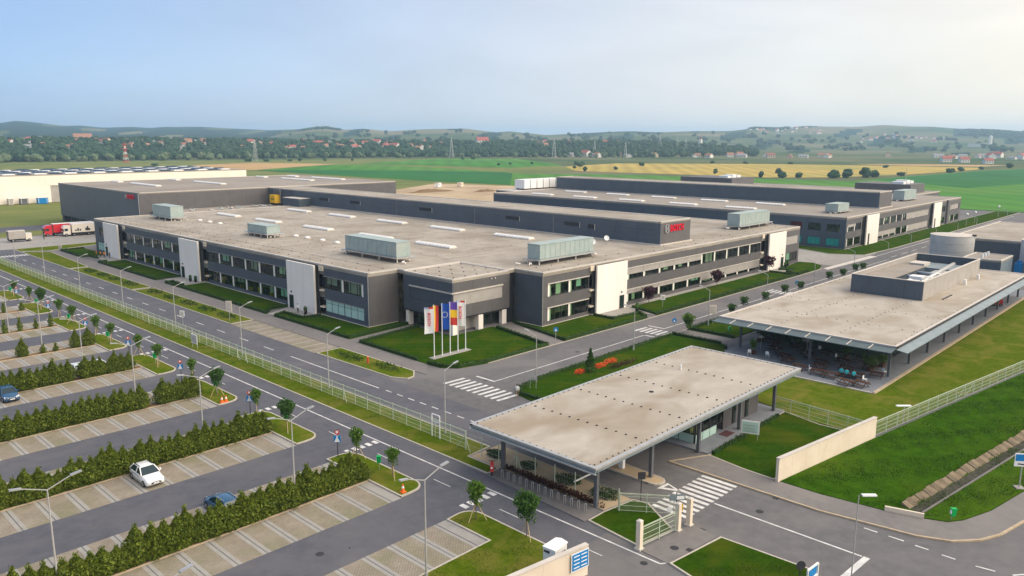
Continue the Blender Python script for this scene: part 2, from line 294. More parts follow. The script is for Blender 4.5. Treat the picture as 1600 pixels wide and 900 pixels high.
m_louvd = mat('canopy_metal_dark', (0.09, 0.125, 0.135), (0.12, 0.155, 0.165), 0.8, 0.5, metal=0.2)
m_louv = mat('canopy_metal', (0.2, 0.25, 0.27), (0.26, 0.31, 0.33), 0.8, 0.4, metal=0.3)
m_black = mat('black', (0.012, 0.012, 0.013), rough=0.5)
m_pane = glass('window_glass', (0.78, 0.88, 0.8), 0.16)
m_paneg = glass('green_glass', (0.55, 0.78, 0.7), 0.16)
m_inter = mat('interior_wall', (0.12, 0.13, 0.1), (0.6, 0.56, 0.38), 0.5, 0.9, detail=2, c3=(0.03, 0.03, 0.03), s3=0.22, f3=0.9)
m_interf = mat('interior_floor', (0.2, 0.19, 0.16), (0.28, 0.26, 0.22), 0.8, 0.8)
m_blind = mat('blind', (0.42, 0.6, 0.52), (0.5, 0.68, 0.6), 0.8, 0.7)
m_shut = mat('louvre_beige', (0.36, 0.33, 0.3), (0.42, 0.39, 0.355), 0.5, 0.6, corr=('H', 0.25))
m_sky = mat('skylight', (0.74, 0.72, 0.68), (0.84, 0.82, 0.78), 0.6, 0.35)
m_tank = mat('tank_shell', (0.46, 0.45, 0.42), (0.53, 0.52, 0.49), 0.5, 0.5, metal=0.1)
m_red = mat('sign_red', (0.72, 0.01, 0.035), rough=0.4)
m_ring = mat('sign_ring', (0.5, 0.5, 0.5), rough=0.35, metal=0.4)
m_blue = mat('sign_blue', (0.015, 0.2, 0.5), rough=0.4)
m_signw = mat('sign_white', (0.8, 0.8, 0.78), rough=0.5)
m_signr = mat('sign_red2', (0.6, 0.06, 0.05), rough=0.4)
m_green = mat('bin_green', (0.01, 0.38, 0.09), rough=0.4)
m_yellow = mat('yellow_paint', (0.82, 0.5, 0.03), rough=0.5)
m_orange = mat('orange', (0.85, 0.16, 0.03), rough=0.5)
m_wood = mat('stake_wood', (0.45, 0.33, 0.18), (0.55, 0.42, 0.25), 3.0, 0.8)
m_bark = mat('bark', (0.14, 0.1, 0.07), (0.22, 0.17, 0.12), 4.0, 0.9)
m_pv = mat('solar_panel', (0.015, 0.03, 0.055), (0.02, 0.045, 0.075), 0.5, 0.5, spec=0.2)
l_thuja = leafmat('thuja_leaf', [(0.055, 0.092, 0.007), (0.09, 0.135, 0.011), (0.14, 0.185, 0.018), (0.205, 0.235, 0.03)])
l_young = leafmat('young_leaf', [(0.05, 0.125, 0.008), (0.09, 0.18, 0.015), (0.14, 0.24, 0.025)], 0.4)
l_dark = leafmat('dark_leaf', [(0.03, 0.085, 0.012), (0.05, 0.125, 0.018), (0.08, 0.16, 0.025)], 0.35)
l_hedge = leafmat('hedge_leaf', [(0.016, 0.04, 0.007), (0.028, 0.065, 0.01), (0.04, 0.085, 0.014)], 0.2)
l_purple = leafmat('purple_leaf', [(0.035, 0.012, 0.022), (0.06, 0.02, 0.035), (0.09, 0.03, 0.05)], 0.2)
l_rust = leafmat('rust_leaf', [(0.045, 0.016, 0.012), (0.075, 0.026, 0.02), (0.06, 0.034, 0.016)], 0.2)
l_wood = leafmat('wood_leaf', [(0.018, 0.052, 0.028), (0.028, 0.07, 0.036), (0.042, 0.09, 0.045), (0.06, 0.105, 0.05)], 0.15, 0.9)
l_will = leafmat('willow_leaf', [(0.07, 0.115, 0.055), (0.11, 0.155, 0.08), (0.15, 0.185, 0.105)], 0.15, 0.9)
l_grass = leafmat('grass_blade', [(0.026, 0.076, 0.003), (0.048, 0.115, 0.005), (0.09, 0.14, 0.014)], 0.35)
l_flow = leafmat('flower', [(0.75, 0.12, 0.02), (0.85, 0.2, 0.04), (0.6, 0.08, 0.02)], 0.2)
# ================================================================== TERRAIN AND FIELDS
SKYL = [(76.33, 14.09), (75.49, 16.69), (74.66, 15.5), (72.93, 11.81), (71.98, 12.34), (70.84, 10.19), (69.1, 11.47), (68.01, 10.23), (67.23, 11.79), (65.03, 12.15), (62.65, 10.29), (60.54, 8.62), (58.45, 10.39), (56.75, 13.35), (56.19, 11.42), (55.44, 9.66), (54.24, 11.34), (52.46, 8.41), (50.15, 10.97), (47.14, 12.34), (44.75, 7.81), (43.83, 9.14), (43.19, 7.84), (41.16, 4.59), (38.55, 7.12), (36.23, 9.13), (35.02, 9.66), (33.22, 8.42), (31.06, 9.82), (28.2, 10.29), (26.65, 14.16), (25.22, 13.26), (23.52, 16.35), (21.83, 15.35), (20.22, 15.08), (18.66, 17.16), (17.16, 15.3), (15.85, 15.23), (14.46, 12.87), (12.66, 12.39), (10.99, 9.92)][::-1]
# the ridges go on outside the view with the same sort of undulation
EXT = [(a, 11 + 3.2 * math.sin(a * 0.21) + 1.6 * math.sin(a * 0.63 + 1)) for a in range(-100, 9, 4)] + [(a, 12 + 3.0 * math.sin(a * 0.17) + 1.6 * math.sin(a * 0.55)) for a in range(80, 260, 4)]
RIDGE = sorted(EXT + SKYL)
ra = np.array([a for a, _ in RIDGE]); rs = np.array([s for _, s in RIDGE]) / 1000
def ridge_r(az): return np.interp(az, [-100, 8, 20, 30, 45, 58, 62, 80, 260], [4800, 4800, 4600, 3900, 3600, 3700, 5200, 5200, 5000])
def bench(az):    # height of the wooded terrace carrying the village
    return np.interp(az, [-100, 5, 26, 28.5, 33, 45, 58, 66, 75, 90, 260], [3, 3, 3, 10, 20, 18, 19, 22, 23, 21, 16])
def foot(az): return np.interp(az, [-100, 10, 27, 40, 50, 60, 75, 90, 260], [1750, 1750, 1480, 1400, 1370, 1300, 1190, 1150, 1200])
def hmap(az, r):
    f0 = foot(az); b = bench(az)
    t = np.clip((r - f0) / 480.0, 0, 1); h = b * t * t * (3 - 2 * t)
    rr = ridge_r(az); hr = CAMH + np.interp(az, ra, rs) * rr
    t = np.clip((r - (f0 + 700)) / (rr - f0 - 700), 0, 1); s = t * t * (1.9 - 0.9 * t)
    h = h + (hr - b) * s
    h = h + 5.0 * s * (1 - s) * np.sin(r / 310.0 + az * 0.5) + 4 * s * (1 - s) * np.sin(az * 1.7 + r / 900.0)
    over = np.clip((r - rr) / 2500.0, 0, 1); h = h * (1 - over * over * (3 - 2 * over)) + 20 * over
    return h
ZG = -0.25
azs = np.concatenate([np.arange(-100, 8, 4.0), np.arange(8, 80, 0.35), np.arange(80, 260, 4.0)])
rads = np.concatenate([[60, 200, 450, 800, 1050], np.arange(1150, 2000, 50), np.arange(2000, 5600, 120), np.arange(5700, 9800, 500)])
mb = MB(); vs_ = [(0, 0, ZG)]
for r_ in rads:
    hh = hmap(azs, np.full_like(azs, r_))
    vs_ += [(r_ * math.cos(R(a)), r_ * math.sin(R(a)), ZG + (float(h) if r_ > 1000 else 0)) for a, h in zip(azs, hh)]
nA = len(azs); fs_ = [(0, 1 + i, 1 + (i + 1) % nA) for i in range(nA)]
for j in range(len(rads) - 1):
    b = 1 + j * nA; fs_ += [(b + i, b + nA + i, b + nA + (i + 1) % nA, b + (i + 1) % nA) for i in range(nA)]
def wooded(a, r_):
    k = math.sin(a * 1.9 + r_ / 300) + math.sin(a * .7 - r_ / 450 + 2)
    if a > 59.5 and r_ > 2500: return 1 if k > -1.2 else 0
    if 55.9 < a < 58.4 and 3450 < r_ < 4200: return 1
    if (7 < a < 14.4) and 3700 < r_: return 1
    if 24.4 < a < 27.2 and r_ > 3950: return 1
    if 32.5 < a < 37 and r_ > 3500: return 1
    return 1 if (r_ > 1900 and k > 1.15) else 0
mb.add(vs_, fs_)
for q_, f_ in enumerate(mb.f):
    v_ = mb.v[f_[0]] if len(f_) == 4 else (1, 0, 0); r_ = math.hypot(v_[0], v_[1]); a_ = math.degrees(math.atan2(v_[1], v_[0])); a_ = a_ if a_ > -100 else a_ + 360
    mb.m[q_] = wooded(a_, r_)
terrain = structure(mb.build('terrain', [m_terr, m_terrw], smooth=True))
def zt(x, y):
    az = math.degrees(math.atan2(y, x)); az = az if az > -100 else az + 360
    r_ = math.hypot(x, y); return ZG + (float(hmap(np.array([az]), np.array([r_]))[0]) if r_ > 1000 else 0)
def field(name, pts, m, dz): return structure(MB().sheet(pts, ZG + dz).build(name, m))
field('meadow', [(-300, 295.5), (-300, 1000), (280, 1180), (560, 1090), (860, 985), (930, 905), (660, 690), (560, 540), (405, 380), (330, 300), (206, 262), (206, 295.5)], m_meadow, 0.05)
field('track', [(-100, 318), (99.5, 312), (99.5, 330), (-100, 336)], m_asph2, 0.09)
field('tan_field', [(417, 924), (523, 967), (575, 858), (408, 754), (381, 799)], m_tan, 0.10)
field('crop_field', [(399, 739), (561, 837), (589, 814), (594, 694), (553, 527), (407, 388), (397, 504), (397, 546)], m_crop, 0.15)
field('crop_field', [(604, 851), (851, 975), (960, 905), (765, 640), (651, 621), (625, 724)], m_crop, 0.12)
field('grain_field', [(730, 609), (882, 645), (1026, 494), (1085, 347), (1096, 249), (1016, 238), (829, 250), (701, 277), (658, 316), (648, 444), (637, 515)], m_gold, 0.10)
field('crop_field', [(553, 527), (613, 420), (636, 305), (648, 240), (782, 238), (1003, 226), (1300, 170), (1100, -80), (560, -60), (430, 60), (420, 258), (407, 388)], m_crop, 0.06)
field('dark_crop_field', [(690, 236), (800, 232), (1003, 222), (1240, 168), (900, 95), (620, 150)], m_crop2, 0.11)
field('dark_crop_field', [(399, 737), (470, 700), (560, 545), (548, 522), (407, 390), (398, 504)], m_crop2, 0.20)
field('olive_strip', [(594, 690), (640, 640), (760, 640), (730, 609), (637, 515), (553, 527)], m_meadow, 0.09)
field('stubble_field', [(1120, 420), (1200, 330), (1240, 250), (1140, 262), (1105, 330)], m_tan, 0.10)
field('bare_ground', [(206, 262), (300, 395), (380, 440), (402, 372), (402, 240), (206, 240)], m_bare, 0.16)
for i, (x, y, L, w, h) in enumerate(((318, 372, 34, 6, 2.2), (345, 352, 20, 5, 1.6))):      # heaps of earth on the bare ground
    mb = MB(); n = 14
    for k in range(n + 1):
        t = k / n; hh = h * math.sin(math.pi * min(max(t, .02), .98)) * random.uniform(.7, 1.1); yy = (t - .5) * L
        mb.v += [(-w / 2 * (0.4 + math.sin(math.pi * t)), yy, 0), (random.uniform(-.4, .4), yy, hh), (w / 2 * (0.4 + math.sin(math.pi * t)), yy, 0)]
    for k in range(n):
        b = k * 3; mb.f += [(b, b + 1, b + 4, b + 3), (b + 1, b + 2, b + 5, b + 4)]; mb.m += [0, 0]
    o = mb.build('earth_heap', m_soil, at=(0, 0, 0)); o.location = (x, y, -0.1); o.rotation_euler = (0, 0, R(35 + 50))
    tag(o, ['long brown earth heap on the bare ground behind the halls', 'short low earth heap on the bare ground nearer the second building'][i], 'earth heap')

# ================================================================== SITE GROUND, ROADS, KERBS
road = structure(MB().sheet([(-80, -60), (420, -60), (420, 250), (206, 250), (206, 295), (-80, 295)], 0.0).build('road', m_asph))
parking = structure(MB().sheet([(-60, 36), (50.4, 36), (50.4, 262), (-60, 262)], 0.006).build('parking_lot', m_asph2))
service = structure(MB().sheet([(55.7, 56), (63.0, 56), (63.0, 262), (55.7, 262)], 0.006).build('service_road', m_asph2))
yard = structure(MB().sheet([(-10, 263), (206, 263), (206, 294), (-10, 294)], 0.006).build('truck_yard', m_conc))
plaza = structure(MB().sheet([(205.2, 79), (238, 79), (238, 120), (205.2, 120)], 0.006).build('concrete_drive', m_conc))
PAVE = []
def pavement(pts, m=m_walk, z=0.05): return structure(MB().prism(pts, -0.1, z).build('pavement', m))
pavement([(67.7, 101), (71.6, 101), (71.6, 262), (69.5, 262), (67.7, 213)])
pavement([(67.8, 81), (71.2, 84.8), (71.6, 101), (67.7, 101)], z=0.054)
pavement([(71.4, 102.4), (85.2, 104), (85.2, 106), (71.4, 104.8)], z=0.058)
pavement([(94.6, 93.6), (99.6, 94.6), (95.3, 79), (91.9, 79)], z=0.058)
pavement([(74.2, 219), (78.8, 219), (78.8, 231.5), (74.2, 231.5)], m_conc, 0.09)
pavement([(73.6, 171), (78.8, 171), (78.8, 182), (73.6, 182)], m_conc, 0.09)
pavement([(74.4, 123.5), (78.8, 123.5), (78.8, 134.6), (71.6, 131.5)], m_conc, 0.09)
pavement([(113.8, 82.6), (122, 82.6), (122, 78.9), (124.4, 82), (124.4, 88.2), (113.8, 88.2)], m_conc, 0.09)
pavement([(184, 79.2), (186, 83), (194, 87), (194, 88.2), (184, 88.2)], m_conc, 0.09)
pavement([(124.4, 86.7), (184, 86.7), (184, 88.2), (124.4, 88.2)], m_conc, 0.07)
pavement([(65.7, 40.2), (65.7, 24.7), (66.2, 21.5), (66.9, 17), (68, 14.6), (69.8, 13), (72, 12), (76.6, 11), (110, 4), (110, 6.4), (82.9, 12.4), (76.4, 13.6), (72.6, 14.9), (71.3, 15.8), (70.5, 17.6), (69.7, 20.6), (69, 26), (69, 30.4), (69.9, 38)], m_walk, 0.1)
pavement([(49.0, 32.4), (53.8, 31.8), (55.6, 31.6), (55.3, 28.9), (48.8, 29.6)], m_walk, 0.05)
pavement([(49.6, 38.5), (52.2, 38.5), (52.2, 51.4), (50.4, 51.4)], m_walk, 0.09)
pavement([(112.2, 69), (116.4, 69), (116.4, 57), (103, 57), (103, 53.6), (112.2, 59)], m_walk, 0.06)
# grid-paved parking patch beside the service road
lay = structure(MB().sheet([(63.1, 102), (67.6, 102), (67.6, 128.5), (63.1, 128.5)], 0.02).build('paved_lay_by', m_grid))
for k in range(10): piece('stall_strip', m_strip, lay, 63.2, 103.4 + k * 2.6, 0.018, 67.5, 103.75 + k * 2.6, 0.03)

def kerb_ring(pts, parent, h, w=0.16, m=m_kerb, closed=True):
    mb = MB(); n = len(pts)
    for i in range(n if closed else n - 1):
        p = Vector(pts[i]); q = Vector(pts[(i + 1) % n]); d = (q - p)
        if d.length < 1e-3: continue
        d.normalize(); mb.bar((p.x - d.x * w / 2, p.y - d.y * w / 2, h / 2 - 0.01), (q.x + d.x * w / 2, q.y + d.y * w / 2, h / 2 - 0.01 + 0.0005 * (i % 3)), w, h + 0.0012 * (i % 4))
    return mb.build('kerb', m, parent)
def lawn(pts, m=m_lawn, kerb=True, name='lawn', z=0.11, mk=m_kerb):
    o = structure(MB().prism(pts, -0.12, z).build(name, m))
    if kerb: kerb_ring(pts, o, z + 0.03, m=mk)
    return o
def arc(cx, cy, r, a0, a1, n=6): return [(cx + r * math.cos(R(a0 + (a1 - a0) * i / n)), cy + r * math.sin(R(a0 + (a1 - a0) * i / n))) for i in range(n + 1)]
fence_verge = lawn([(50.7, 51.5), (52.2, 51.5), (52.2, 55.9), (55.6, 56.2), (55.6, 262), (50.7, 262)], m_lawny)
lawn([(63.2, 213.5), (67.6, 213.5), (69.3, 248), (63.5, 254)], m_lawny)
lawn([(63.2, 174), (67.5, 174), (67.5, 212), (63.2, 212)], m_lawny)
lawn([(63.2, 129), (67.5, 129), (67.5, 172.6), (63.2, 172.6)], m_lawny)
lawn([(63.2, 101.4), (67.5, 101.4), (67.6, 83.5), (66, 81.6), (64.8, 81.4), (63.6, 83.5)], m_lawny)
lawn([(63.7, 261.5), (63.5, 256), (69.4, 251.6), (83.9, 256.5), (100, 256.5), (100, 262.5)], m_lawny)
LW = {}
LW['north'] = [(72, 232), (78.8, 232), (78.8, 250), (72.2, 250)]
LW['second'] = [(71.8, 182.3), (78.8, 182.3), (78.8, 218.6), (71.8, 218.6)]
LW['third'] = [(71.7, 131.8), (74.3, 134.8), (78.8, 134.8), (78.8, 170.8), (73.4, 170.8), (73.4, 177), (71.7, 177)]
LW['fourth'] = [(71.6, 105.1), (85.2, 106.2), (85.2, 109.2), (78.6, 109.2), (78.6, 123.3), (74.2, 123.3), (74.2, 130.4), (71.6, 129)]
LW['corner'] = [(71.4, 102.1), (84.8, 103.7), (84.8, 94.5), (94.3, 94.5), (94.3, 93.4), (91.7, 79)] + [(77.6, 79)] + [(73, 80.1), (71.4, 82.1), (71.2, 85)]
LW['east'] = [(99.9, 94.8), (98.6, 93), (95.6, 79), (119.2, 78.9), (121.6, 81.6), (121.6, 82.4), (113.6, 82.4), (113.6, 88.1), (100.2, 88.1)]
LW['south'] = [(124.6, 86.6), (122.4, 79), (183.6, 79), (183.8, 86.6)]
LW['drive'] = [(186.2, 82.9), (184.6, 79), (197, 79.2), (203, 81), (206, 84.5), (205, 88), (194, 86.8)]
for k, p in LW.items(): lawn(p, m_lawn, kerb=False)
lawn([(226, 88), (231, 80), (252, 79), (420, 78.8), (420, 88.4), (238, 88.4), (238, 103), (232, 103)], m_lawn)
lawn([(70.4, 66), (72, 67.6), (76.8, 68.6), (112, 69), (112, 59.4), (102.8, 53.4), (70.5, 53.4), (69.2, 60)], m_lawn, kerb=False)
lawn([(116.6, 69), (200, 69), (200, 60.2), (116.6, 60.2)], m_lawn, kerb=False)
lawn([(88.9, 39.2), (92, 53.2), (102.6, 53.2), (102.8, 32.8), (200, 32.6), (200, 10.2), (128, 21.6), (87.5, 27.9), (87.3, 34)], m_lawny, kerb=False, z=0.08)
lawn([(70, 38.1), (88.3, 38.3), (86.9, 33.4), (87.1, 27.9), (69.1, 30.6), (69.3, 34)], m_lawn, kerb=True, z=0.1)
wild = structure(MB().prism([(69.1, 29.9), (87.2, 27.3), (128, 20.9), (200, 9.4), (200, -60), (110, -60), (110, 6.5), (82.9, 12.5), (76.4, 13.7), (72.7, 15), (71.4, 15.9), (70.6, 17.7), (69.8, 20.7), (69.1, 26)], -0.2, 0.13).build('rough_meadow', m_wild))
lawn([(50.0, 38.3), (52.2, 38.3), (55.9, 37.8), (56.2, 36.4), (53.6, 32.2), (49.4, 32.8)], m_lawn)
lawn([(48.9, 29.4), (55.3, 28.6), (55.6, 21.3), (53, 17), (50, 15.5), (46.5, 20)], m_lawn)
lawn([(41.6, 47.2), (42.8, 47.3)] + arc(43.0, 45.9, 1.4, 85, 0, 5) + [(44.3, 38.3), (43.2, 33.8), (20, 37), (0, 41), (0, 42.0), (41.6, 42.0)], m_lawny, name='lawn')

# planting bed with sand between fence and gate lane
bed = structure(MB().prism([(52.3, 38.4), (55.9, 37.9), (56.3, 44), (56.8, 55.8), (52.3, 55.8)], -0.1, 0.12).build('planting_bed', m_bare)); kerb_ring([(52.3, 38.4), (55.9, 37.9), (56.3, 44), (56.8, 55.8), (52.3, 55.8)], bed, 0.14, m=m_walk)
isl = [(59.9, 51.5), (59.9, 39)] + arc(60.8, 38.7, 0.9, 180, 360, 6) + [(61.9, 43), (62.2, 51.5)]
island = structure(MB().prism(isl, -0.1, 0.14).build('gate_island', m_bare)); kerb_ring(isl, island, 0.17)

# ------------------------------------------------------------------ painted markings
def stripe(name, parent, p, q, w, z=0.014):
    p = Vector(p); q = Vector(q); d = (q - p).normalized(); a = Vector((-d.y, d.x)) * w / 2
    return MB().prism([tuple(p + a), tuple(p - a), tuple(q - a), tuple(q + a)], z - 0.004, z).build(name, m_paint, parent)
stripe('line', parking, (48.4, 30), (48.4, 226), 0.16)
stripe('line', parking, (48.4, 30), (48.9, 29.7), 0.16, 0.018)
for k in range(9):                                              # dashed entries to the parking lanes
    y = 48.1 + 18 * k
    for j in range(5): stripe('entry_dash', parking, (44.4 + j * 0.88, y + .45), (44.4 + j * 0.88, y - .45), 0.5)
for k in range(16): stripe('lane_dash', parking, (46.2, 34 + k * 9.0), (46.2, 36.4 + k * 9.0), 0.09)
for k in range(18): stripe('lane_dash', service, (59.6, 108 + k * 7.95), (59.6, 110.9 + k * 7.95), 0.16)
stripe('line', service, (59.6, 81), (59.6, 103), 0.16)
for k in range(8): stripe('lane_dash', service, (59.7, 79.6 - k * 2.3), (59.7, 78.4 - k * 2.3), 0.17)
for k in range(9): stripe('crosswalk_stripe', service, (56.6 + k * 0.8, 246), (56.6 + k * .8, 249.4), 0.42)
for k in range(10): stripe('crosswalk_stripe', road, (66.9, 76.3 - k * 1.12), (70.5, 76.1 - k * 1.12), 0.5)
stripe('line', road, (72.3, 75.6), (72.3, 72.0), 0.35); stripe('line', road, (72.3, 72.1), (108, 72.1), 0.17, 0.018)
for k in range(6): stripe('crosswalk_stripe', road, (109.6, 75 - k * 1.05), (113.2, 75 - k * 1.05), 0.5)
stripe('line', road, (114.4, 75.5), (114.4, 72.2), 0.35); stripe('line', road, (108.2, 72), (108.2, 69.6), 0.35); stripe('line', road, (114.2, 72.2), (157, 72.2), 0.17, 0.018)
for k in range(6): stripe('crosswalk_stripe', road, (158.6, 75 - k * 1.05), (162.4, 75 - k * 1.05), 0.5)
stripe('line', road, (163.8, 72.2), (228, 72.4), 0.17)
for k in range(14): stripe('lane_dash', road, (232 + k * 9, 73.2), (237 + k * 9, 73.2), 0.18)
stripe('edge_line', road, (232, 76.9), (400, 76.9), 0.2)
MB().prism([(198, 77.4), (231, 76.4), (231, 78.6), (199, 78.9)], -0.01, 0.012).build('concrete_strip', m_coping, road)
for k in range(11): stripe('crosswalk_stripe', road, (56.5 + k * 0.86, 36.1), (56.5 + k * 0.86, 32.4), 0.46)
stripe('line', road, (60.6, 32.2), (60.5, 19.1), 0.18); stripe('stop_line', road, (60.6, 18.75), (55.9, 19.0), 0.5, 0.018)
MB().prism([(61.3, 37.6), (59.6, 37.7), (60.6, 35.6)], 0.006, 0.014).build('painted_island', m_paint, road)
MB().prism([(61.0, 37.3), (60.2, 37.35), (60.65, 36.4)], 0.0125, 0.018).build('painted_island_field', m_asph, road)
for a, b in (((65.4, 20.7), (65.4, 19.6)), ((65.4, 18.7), (65.4, 17.5)), ((65.3, 16.6), (65.3, 15.6)), ((65.2, 14.6), (65.2, 13.6)), ((65.2, 12.2), (65.4, 10.9)), ((65.7, 9.8), (66.8, 8.9)), ((67.6, 8.4), (68.8, 7.9))): stripe('lane_dash', road, a, b, 0.16)
kk = [(69.9, 38.1), (65.7, 40.2), (65.7, 24.7), (66.2, 21.5), (66.9, 17), (68, 14.6), (69.8, 13), (72, 12), (76.6, 11), (110, 4)]
kerb_ring(kk, road, 0.15, 0.2, m_kerbo, closed=False)
kerb_ring([(78, 79.0), (119, 78.6), (123, 78.6), (184, 78.6), (198, 78.9)], road, 0.09, 0.14, closed=False)
kerb_ring([(76.8, 68.75), (112, 69.2), (200, 69.3)], road, 0.09, 0.14, closed=False)
# manhole covers and gully grates
def manhole(x, y, parent, r=0.35, z=0.012):
    return MB().tube((x, y, z - 0.008), (x, y, z), r, 14).build('manhole_cover', m_dark, parent)
manhole(30.8, 50.3, parking); manhole(33.0, 49.4, parking, .1)
manhole(47.6, 31.0, parking, .3)
for x, y in ((51.2, 30.5), (68.0, 70.5), (72.0, 73.4), (92, 73.5), (62.0, 28.5)): manhole(x, y, road, .35, 0.06 if x < 52 else .012)
for x, y in ((55.2, 30.2), (65.3, 28.4), (51.5, 29.2)): piece('gully_grate', m_dark, road, x, y, 0.004, x + .5, y + .5, 0.06 if x < 53 else 0.016)

# ------------------------------------------------------------------ parking rows
ROWY = [58.6 + 18 * k for k in range(9)]
me_dr = MB().box(-0.04, 0, 0, 0.04, 5.1, 0.012).mesh('drain_line', m_drain)
def stall_row(y0, depth, xmin):
    n = int((41.4 - xmin) / 2.5)
    piece('stall_strip', m_strip, parking, 40.45, y0, 0.008, 41.5, y0 + depth, 0.022)
    for i in range(n):
        x1 = 40.4 - i * 2.48; x0 = x1 - 2.48
        piece('grid_paving', m_grid, parking, x0 + 0.37, y0, 0.008, x1 - 0.37, y0 + depth, 0.02)
        piece('stall_strip', m_strip, parking, x0 + 0.045, y0, 0.008, x0 + 0.365, y0 + depth, 0.024)
        piece('stall_strip', m_strip, parking, x1 - 0.365, y0, 0.008, x1 - 0.045, y0 + depth, 0.024)
        inst('drain_line', me_dr, parking, (x0, y0, 0.006), 0, (1, depth / 5.1, 1))
stall_row(42.15, 5.2, 6)
for k, y in enumerate(ROWY):
    xm = 0.24 * y - 9
    stall_row(y - 5.2, 5.1, xm); stall_row(y + 1.55, 4.9, xm)
    bedrow = structure(MB().prism([(xm - 20, y), (41.5, y), (41.5, y + 1.45), (xm - 20, y + 1.45)], -0.1, 0.07).build('hedge_bed', m_soil))
    kerb_ring([(xm - 20, y), (41.5, y), (41.5, y + 1.45), (xm - 20, y + 1.45)], bedrow, 0.13, 0.14, m_kerbo)
    p = [(41.6, y - 5.0), (42.6, y - 5.0)] + arc(43.1, y - 3.4, 1.55, -90, 0, 5) + arc(43.1, y + 5.6, 1.55, 0, 90, 5) + [(41.6, y + 7.1)]
    lawn(p, m_lawny, name='island_lawn', z=0.13)
# ================================================================== BUILDING KIT
def fbox(mb, ax, c, a0, a1, d0, d1, z0, z1, mi=0):
    """box on a facade: ax 'X' = wall in the plane X=c looking to -X; 'Y' = plane Y=c looking to -Y; d = depth into the building"""
    if ax == 'X': mb.box(c + d0, a0, z0, c + d1, a1, z1, mi)
    else: mb.box(a0, c + d0, z0, a1, c + d1, z1, mi)
    return mb
def fpiece(name, m, parent, ax, c, a0, a1, d0, d1, z0, z1):
    if ax == 'X': return piece(name, m, parent, c + d0, a0, z0, c + d1, a1, z1)
    return piece(name, m, parent, a0, c + d0, z0, a1, c + d1, z1)
def cladding(parent, ax, c, a0, a1, z0, z1, openings, m, plen=5.9, th=0.3, gap=0.03):
    """wall with real openings, made of separate cladding panels"""
    zs = sorted({z0, z1} | {o[2] for o in openings} | {o[3] for o in openings}); zs = [z for z in zs if z0 <= z <= z1]
    for zi in range(len(zs) - 1):
        za, zb = zs[zi], zs[zi + 1]; zc = (za + zb) / 2
        cuts = sorted([(o[0], o[1]) for o in openings if o[2] < zc < o[3]])
        a = a0; runs = []
        for s, e in cuts:
            if s > a + .01: runs.append((a, s))
            a = max(a, e)
        if a < a1 - .01: runs.append((a, a1))
        for s, e in runs:
            n = max(1, round((e - s) / plen)); w = (e - s) / n
            for i in range(n):
                fpiece('cladding_panel', m, parent, ax, c, s + i * w + (gap / 2 if i else 0), s + (i + 1) * w - (gap / 2 if i < n - 1 else 0), 0, th, za, zb - (0.02 if zb < z1 else 0))
        fpb = MB(); fbox(fpb, ax, c, a0 + .02, a1 - .02, th * .55, th * .6, za, zb)
def window(parent, ax, c, a0, a1, z0, z1, n=2, transom=None, m_g=None, col=True, d=0.12, blind=False):
    """one window: frame, mullions, pane; a pale column at one side inside the bay"""
    mb = MB(); t = 0.07
    fbox(mb, ax, c, a0, a1, d, d + .1, z0, z0 + t); fbox(mb, ax, c, a0, a1, d, d + .1, z1 - t, z1)
    for i in range(n + 1):
        a = a0 + (a1 - a0 - t) * i / n; fbox(mb, ax, c, a, a + t, d + .002, d + .098, z0 + t, z1 - t)
    if transom: fbox(mb, ax, c, a0, a1, d + .004, d + .096, transom, transom + .05)
    w = mb.build('window', m_dark, parent)
    g = MB(); fbox(g, ax, c, a0 + .02, a1 - .02, d + .04, d + .055, z0 + .02, z1 - .02); g.build('pane', m_blind if blind else (m_g or m_pane), w)
    if col: b = MB(); fbox(b, ax, c, a0 + .02, a0 + .5, .04, d + .02, z0 + .01, z1 - .01); b.build('column', m_white, w); b = MB(); fbox(b, ax, c, a0 + .62, a0 + 1.25, d + .25, d + .3, z0 + .05, z1 - .05); b.build('curtain', m_curt, w)
    if col and random.random() < .45:
        zb = z1 - random.uniform(.3, 1.0) * (z1 - z0); e0 = a0 + 1.3 + random.random() * 1.2; b = MB(); fbox(b, ax, c, e0, min(a1 - .1, e0 + random.uniform(1.2, 3.2)), d + .14, d + .16, zb, z1 - .06); b.build('blind', random.choice((m_curt, m_shut, m_blind)), w)
    return w
m_curt = mat('curtain', (.5, .55, .42), (.62, .66, .5), 1.0)
def ribbon(parent, ax, c, a0, a1, z0, z1, bay=5.9, rev=False, **kw):
    n = max(1, round((a1 - a0) / bay)); w = (a1 - a0) / n
    for i in range(n): window(parent, ax, c, a0 + i * w + .01, a0 + (i + 1) * w - .01, z0, z1, **kw)
def flat_roof(parent, pts, z, m=m_roof, th=0.5, rim=0.14, cop=m_coping):
    o = MB().prism(pts, z - th, z).build('roof', m, parent)
    mb = MB(); n = len(pts)
    a = sum(pts[i][0] * pts[(i + 1) % n][1] - pts[(i + 1) % n][0] * pts[i][1] for i in range(n)); sg = 1 if a > 0 else -1
    for i in range(n):
        p = Vector(pts[i]); q = Vector(pts[(i + 1) % n]); d = (q - p).normalized(); nn = Vector((-d.y, d.x)) * sg * 0.16
        mb.bar((p.x + nn.x - d.x * .04, p.y + nn.y - d.y * .04, z + rim / 2 - .05), (q.x + nn.x + d.x * .04, q.y + nn.y + d.y * .04, z + rim / 2 - .05 + .001 * (i % 2)), 0.4, rim + .1 + .002 * (i % 3))
    mb.build('coping', cop, o); return o
